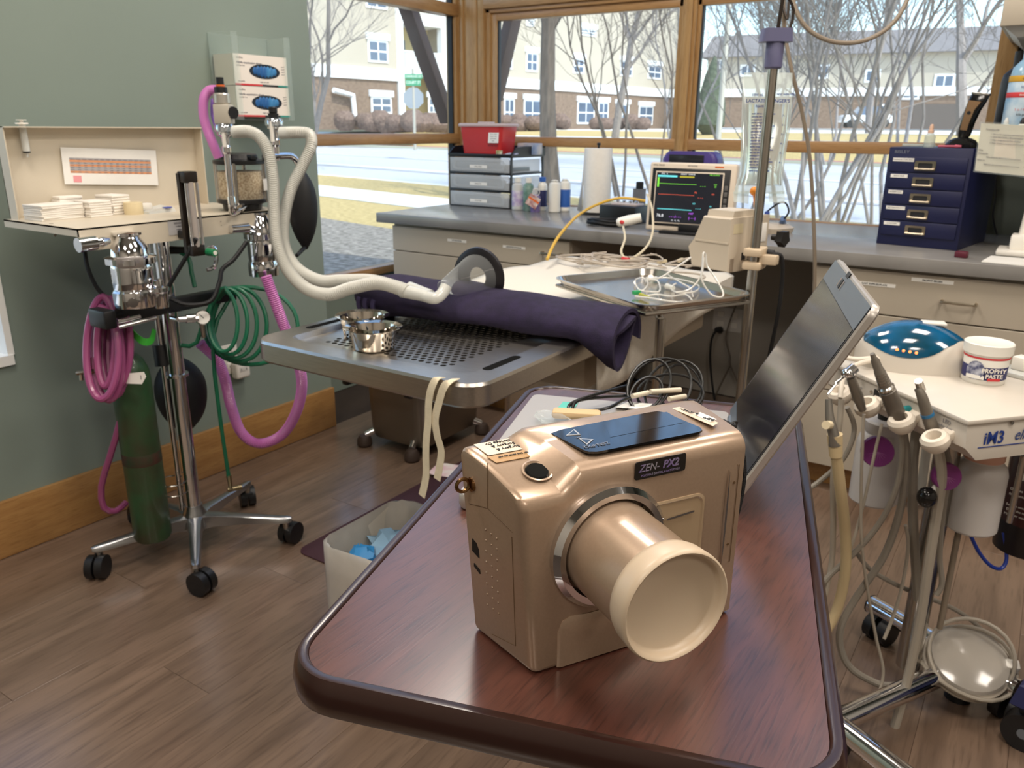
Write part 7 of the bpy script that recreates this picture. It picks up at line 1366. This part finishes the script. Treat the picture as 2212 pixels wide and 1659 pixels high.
part(MB(JM(-22, hj*.36)).prism(ell(.018, .02, 24), -.001, .0006), 'round_badge', mat('badge_grey', '#b9bcc9', .6, hex2='#4a4f70', ns=90), pj); part(MB(JM(-20, hj*.2)).box(-.018, .018, -.004, .004, 0, .001), 'badge_ribbon', PAPER, pj)
c = Z(2205, 815, UZ+.002); cbx = thing('clear_tray', 'clear plastic tray with a white block beside the paste jar', 'tray', c); M = T(c.x+.03, c.y+.02, UZ+.002)@RZ(-25); part(MB(M).rb(-.07, .09, -.05, .06, 0, .01, .003), 'tray_base', CUFF, cbx); part(MB(M).rb(-.05, -.015, -.02, .015, .01, .04, .003), 'white_block', WHITE, cbx)
fc_ = thing('flat_white_case', 'flat white case lying on the unit in front of the scaler', 'case', Z(1970, 790, UZ)); part(MB(frame(Z(1985, 792, UZ+.002), (.8, -.35, 0))).rb(-.06, .05, -.02, .025, 0, .009, .004), 'case_shell', WHITE, fc_)
# dark brown air tank, blue tube, steel rod
c = D(2195, 1165, 1.95); c.z = D(2195, 1180, 1.95).z; tk = thing('air_tank', 'dark brown pressure tank with white print behind the water bottle', 'tank', c); rt = .068; ht_ = .27; c2_ = V((c.x+.02, c.y, c.z))
part(MB(T(*c2_)).lathe([(rt*.9, 0), (rt, .008), (rt, ht_), (rt*.9, ht_+.01)], 32), 'tank_shell', mat('dark_brown_enamel', '#3a120e', .35, coat=.2), tk); part(MB(T(*c2_)).lathe([(rt+.0004, .0), (rt+.0006, .001), (rt+.0006, .075), (rt+.0004, .076)], 32, False), 'black_foot_band', mat('brown_black', '#170d0b', .4), tk)
av = math.degrees(math.atan2(c2_.y, c2_.x))-90
for s_, z, h in (('iM3.', .20, .028), ('Oil free compressor', .165, .009), ('for dental units only', .152, .009), ('Service every 6 months', .125, .008), ('Drain the tank weekly', .113, .008), ('Made for veterinary use', .101, .008)): txt(s_, h, T(*c2_)@RZ(av-14)@T(0, -rt-.002, z)@RX(90), WHITE, tk, 'tank_print')
part(MB(T(*c2_)).lathe([(rt+.0004, .245), (rt+.0008, .246), (rt+.0008, .249), (rt+.0004, .25)], 32, False), 'white_line', WHITE, tk)
rd_ = solo(MB().cyl(D(2212, 985, 1.72), D(2180, 1128, 1.78), .0065, None, 14), 'steel_rod', STEEL, 'thin steel rod slanting in front of the brown tank', 'rod')
part(MB().rb(*([0]*6)) if 0 else MB().cyl(D(2158, 925, 1.72), D(2240, 955, 1.7), .012), 'rod_bracket', UWH, du)
solo(MB().tube(sp([D(2086, 1130, 1.86), D(2098, 1160, 1.88), D(2116, 1195, 1.9), D(2140, 1222, 1.91), D(2162, 1228, 1.92), D(2174, 1210, 1.92), D(2172, 1175, 1.92), D(2168, 1150, 1.92)], 7), .0045, 9), 'blue_air_tube', mat('blue_tube', '#1f3a9a', .35), 'bright blue air tube looping below the water bottle', 'tube')
part(MB().tube(sp([W(2190, 938, 1.9), W(2165, 935, 1.88), W(2150, 945, 1.86)], 4), .004).tube(sp([W(2150, 930, 1.85), W(2165, 948, 1.86)], 3), .004), 'blue_fitting', mat('blue_tube'), du)
# foot pedal with its loops of tubing
c = D(2086, 1420, 1.93); fpd = thing('foot_pedal', 'round clear topped foot pedal wound with grey tubing', 'foot pedal', V((c.x, c.y, c.z-.06))); M = frame(c-V((0, 0, .03)), (.9, .3, 0), (.22, -.45, .87))
part(MB(M@T(0, 0, .02)).lathe([(.075, 0), (.09, .004), (.092, .016), (.085, .024), (.07, .026)], 36), 'pedal_base', mat('white_holder'), fpd); part(MB(M@T(0, 0, .046)).lathe([(.084, 0), (.087, .003), (.083, .012), (.06, .018), (.001, .02)], 36), 'clear_disc', mat('clear_disc', '#b9b2a8', .15, alpha=.6, coat=.8), fpd); part(MB().cyl(c-V((0, 0, .02)), V((c.x, c.y, 0)), .02, .03, 14), 'pedal_foot', BLACK, fpd)
for k, (rx, ry, dz, ti) in enumerate(((.098, .085, .06, 16), (.105, .09, .05, -10), (.092, .09, .085, 24))):
    Mq = M@T(0, -.005, dz-.02)@RX(ti); part(MB(Mq).tube([(rx*cos(2*pi*j/26), ry*sin(2*pi*j/26), .012*sin(4*pi*j/26)) for j in range(26)], .0048, 8, True), 'tubing_loop', HGL, fpd)
part(MB(M).rb(.07, .105, -.012, .012, .03, .06, .004), 'side_bracket', WHITE, fpd)
# corner of a blue trolley
tq = Z(2196, 1628, 0); BTR = mat('indigo_plastic', '#23274f', .45); tr2 = thing('blue_trolley', 'indigo plastic trolley corner rolling on a black wheel', 'trolley', V((tq.x+.2, tq.y, 0))); x0, y0 = tq.x+.0, tq.y-.02
M = T(tq.x-.035, tq.y-.0, 0)@RZ(-12)
part(MB(M).loft([[(x, y, z) for x, y in ((d, d), (.5, d), (.5, .4), (d, .4))] for d, z in ((.03, .095), (.0, .12), (.01, .165), (.03, .175))]), 'trolley_tub', BTR, tr2); part(MB(M).rb(.03, .5, .03, .4, .17, .26, .02), 'trolley_wall', BTR, tr2)
part(MB(M).cyl((.035, .02, .045), (.035, .06, .045), .045, None, 24).rb(.015, .06, .03, .07, .04, .1, .01), 'caster', BLACK, tr2); part(MB(M).cyl((.035, .0185, .045), (.035, .02, .045), .012, None, 16), 'wheel_hub', GRW, tr2)
for x, y in ((.45, .05), (.45, .36), (.06, .36)): part(MB(M).cyl((x, y-.02, .045), (x, y+.02, .045), .045, None, 20), 'caster', BLACK, tr2)
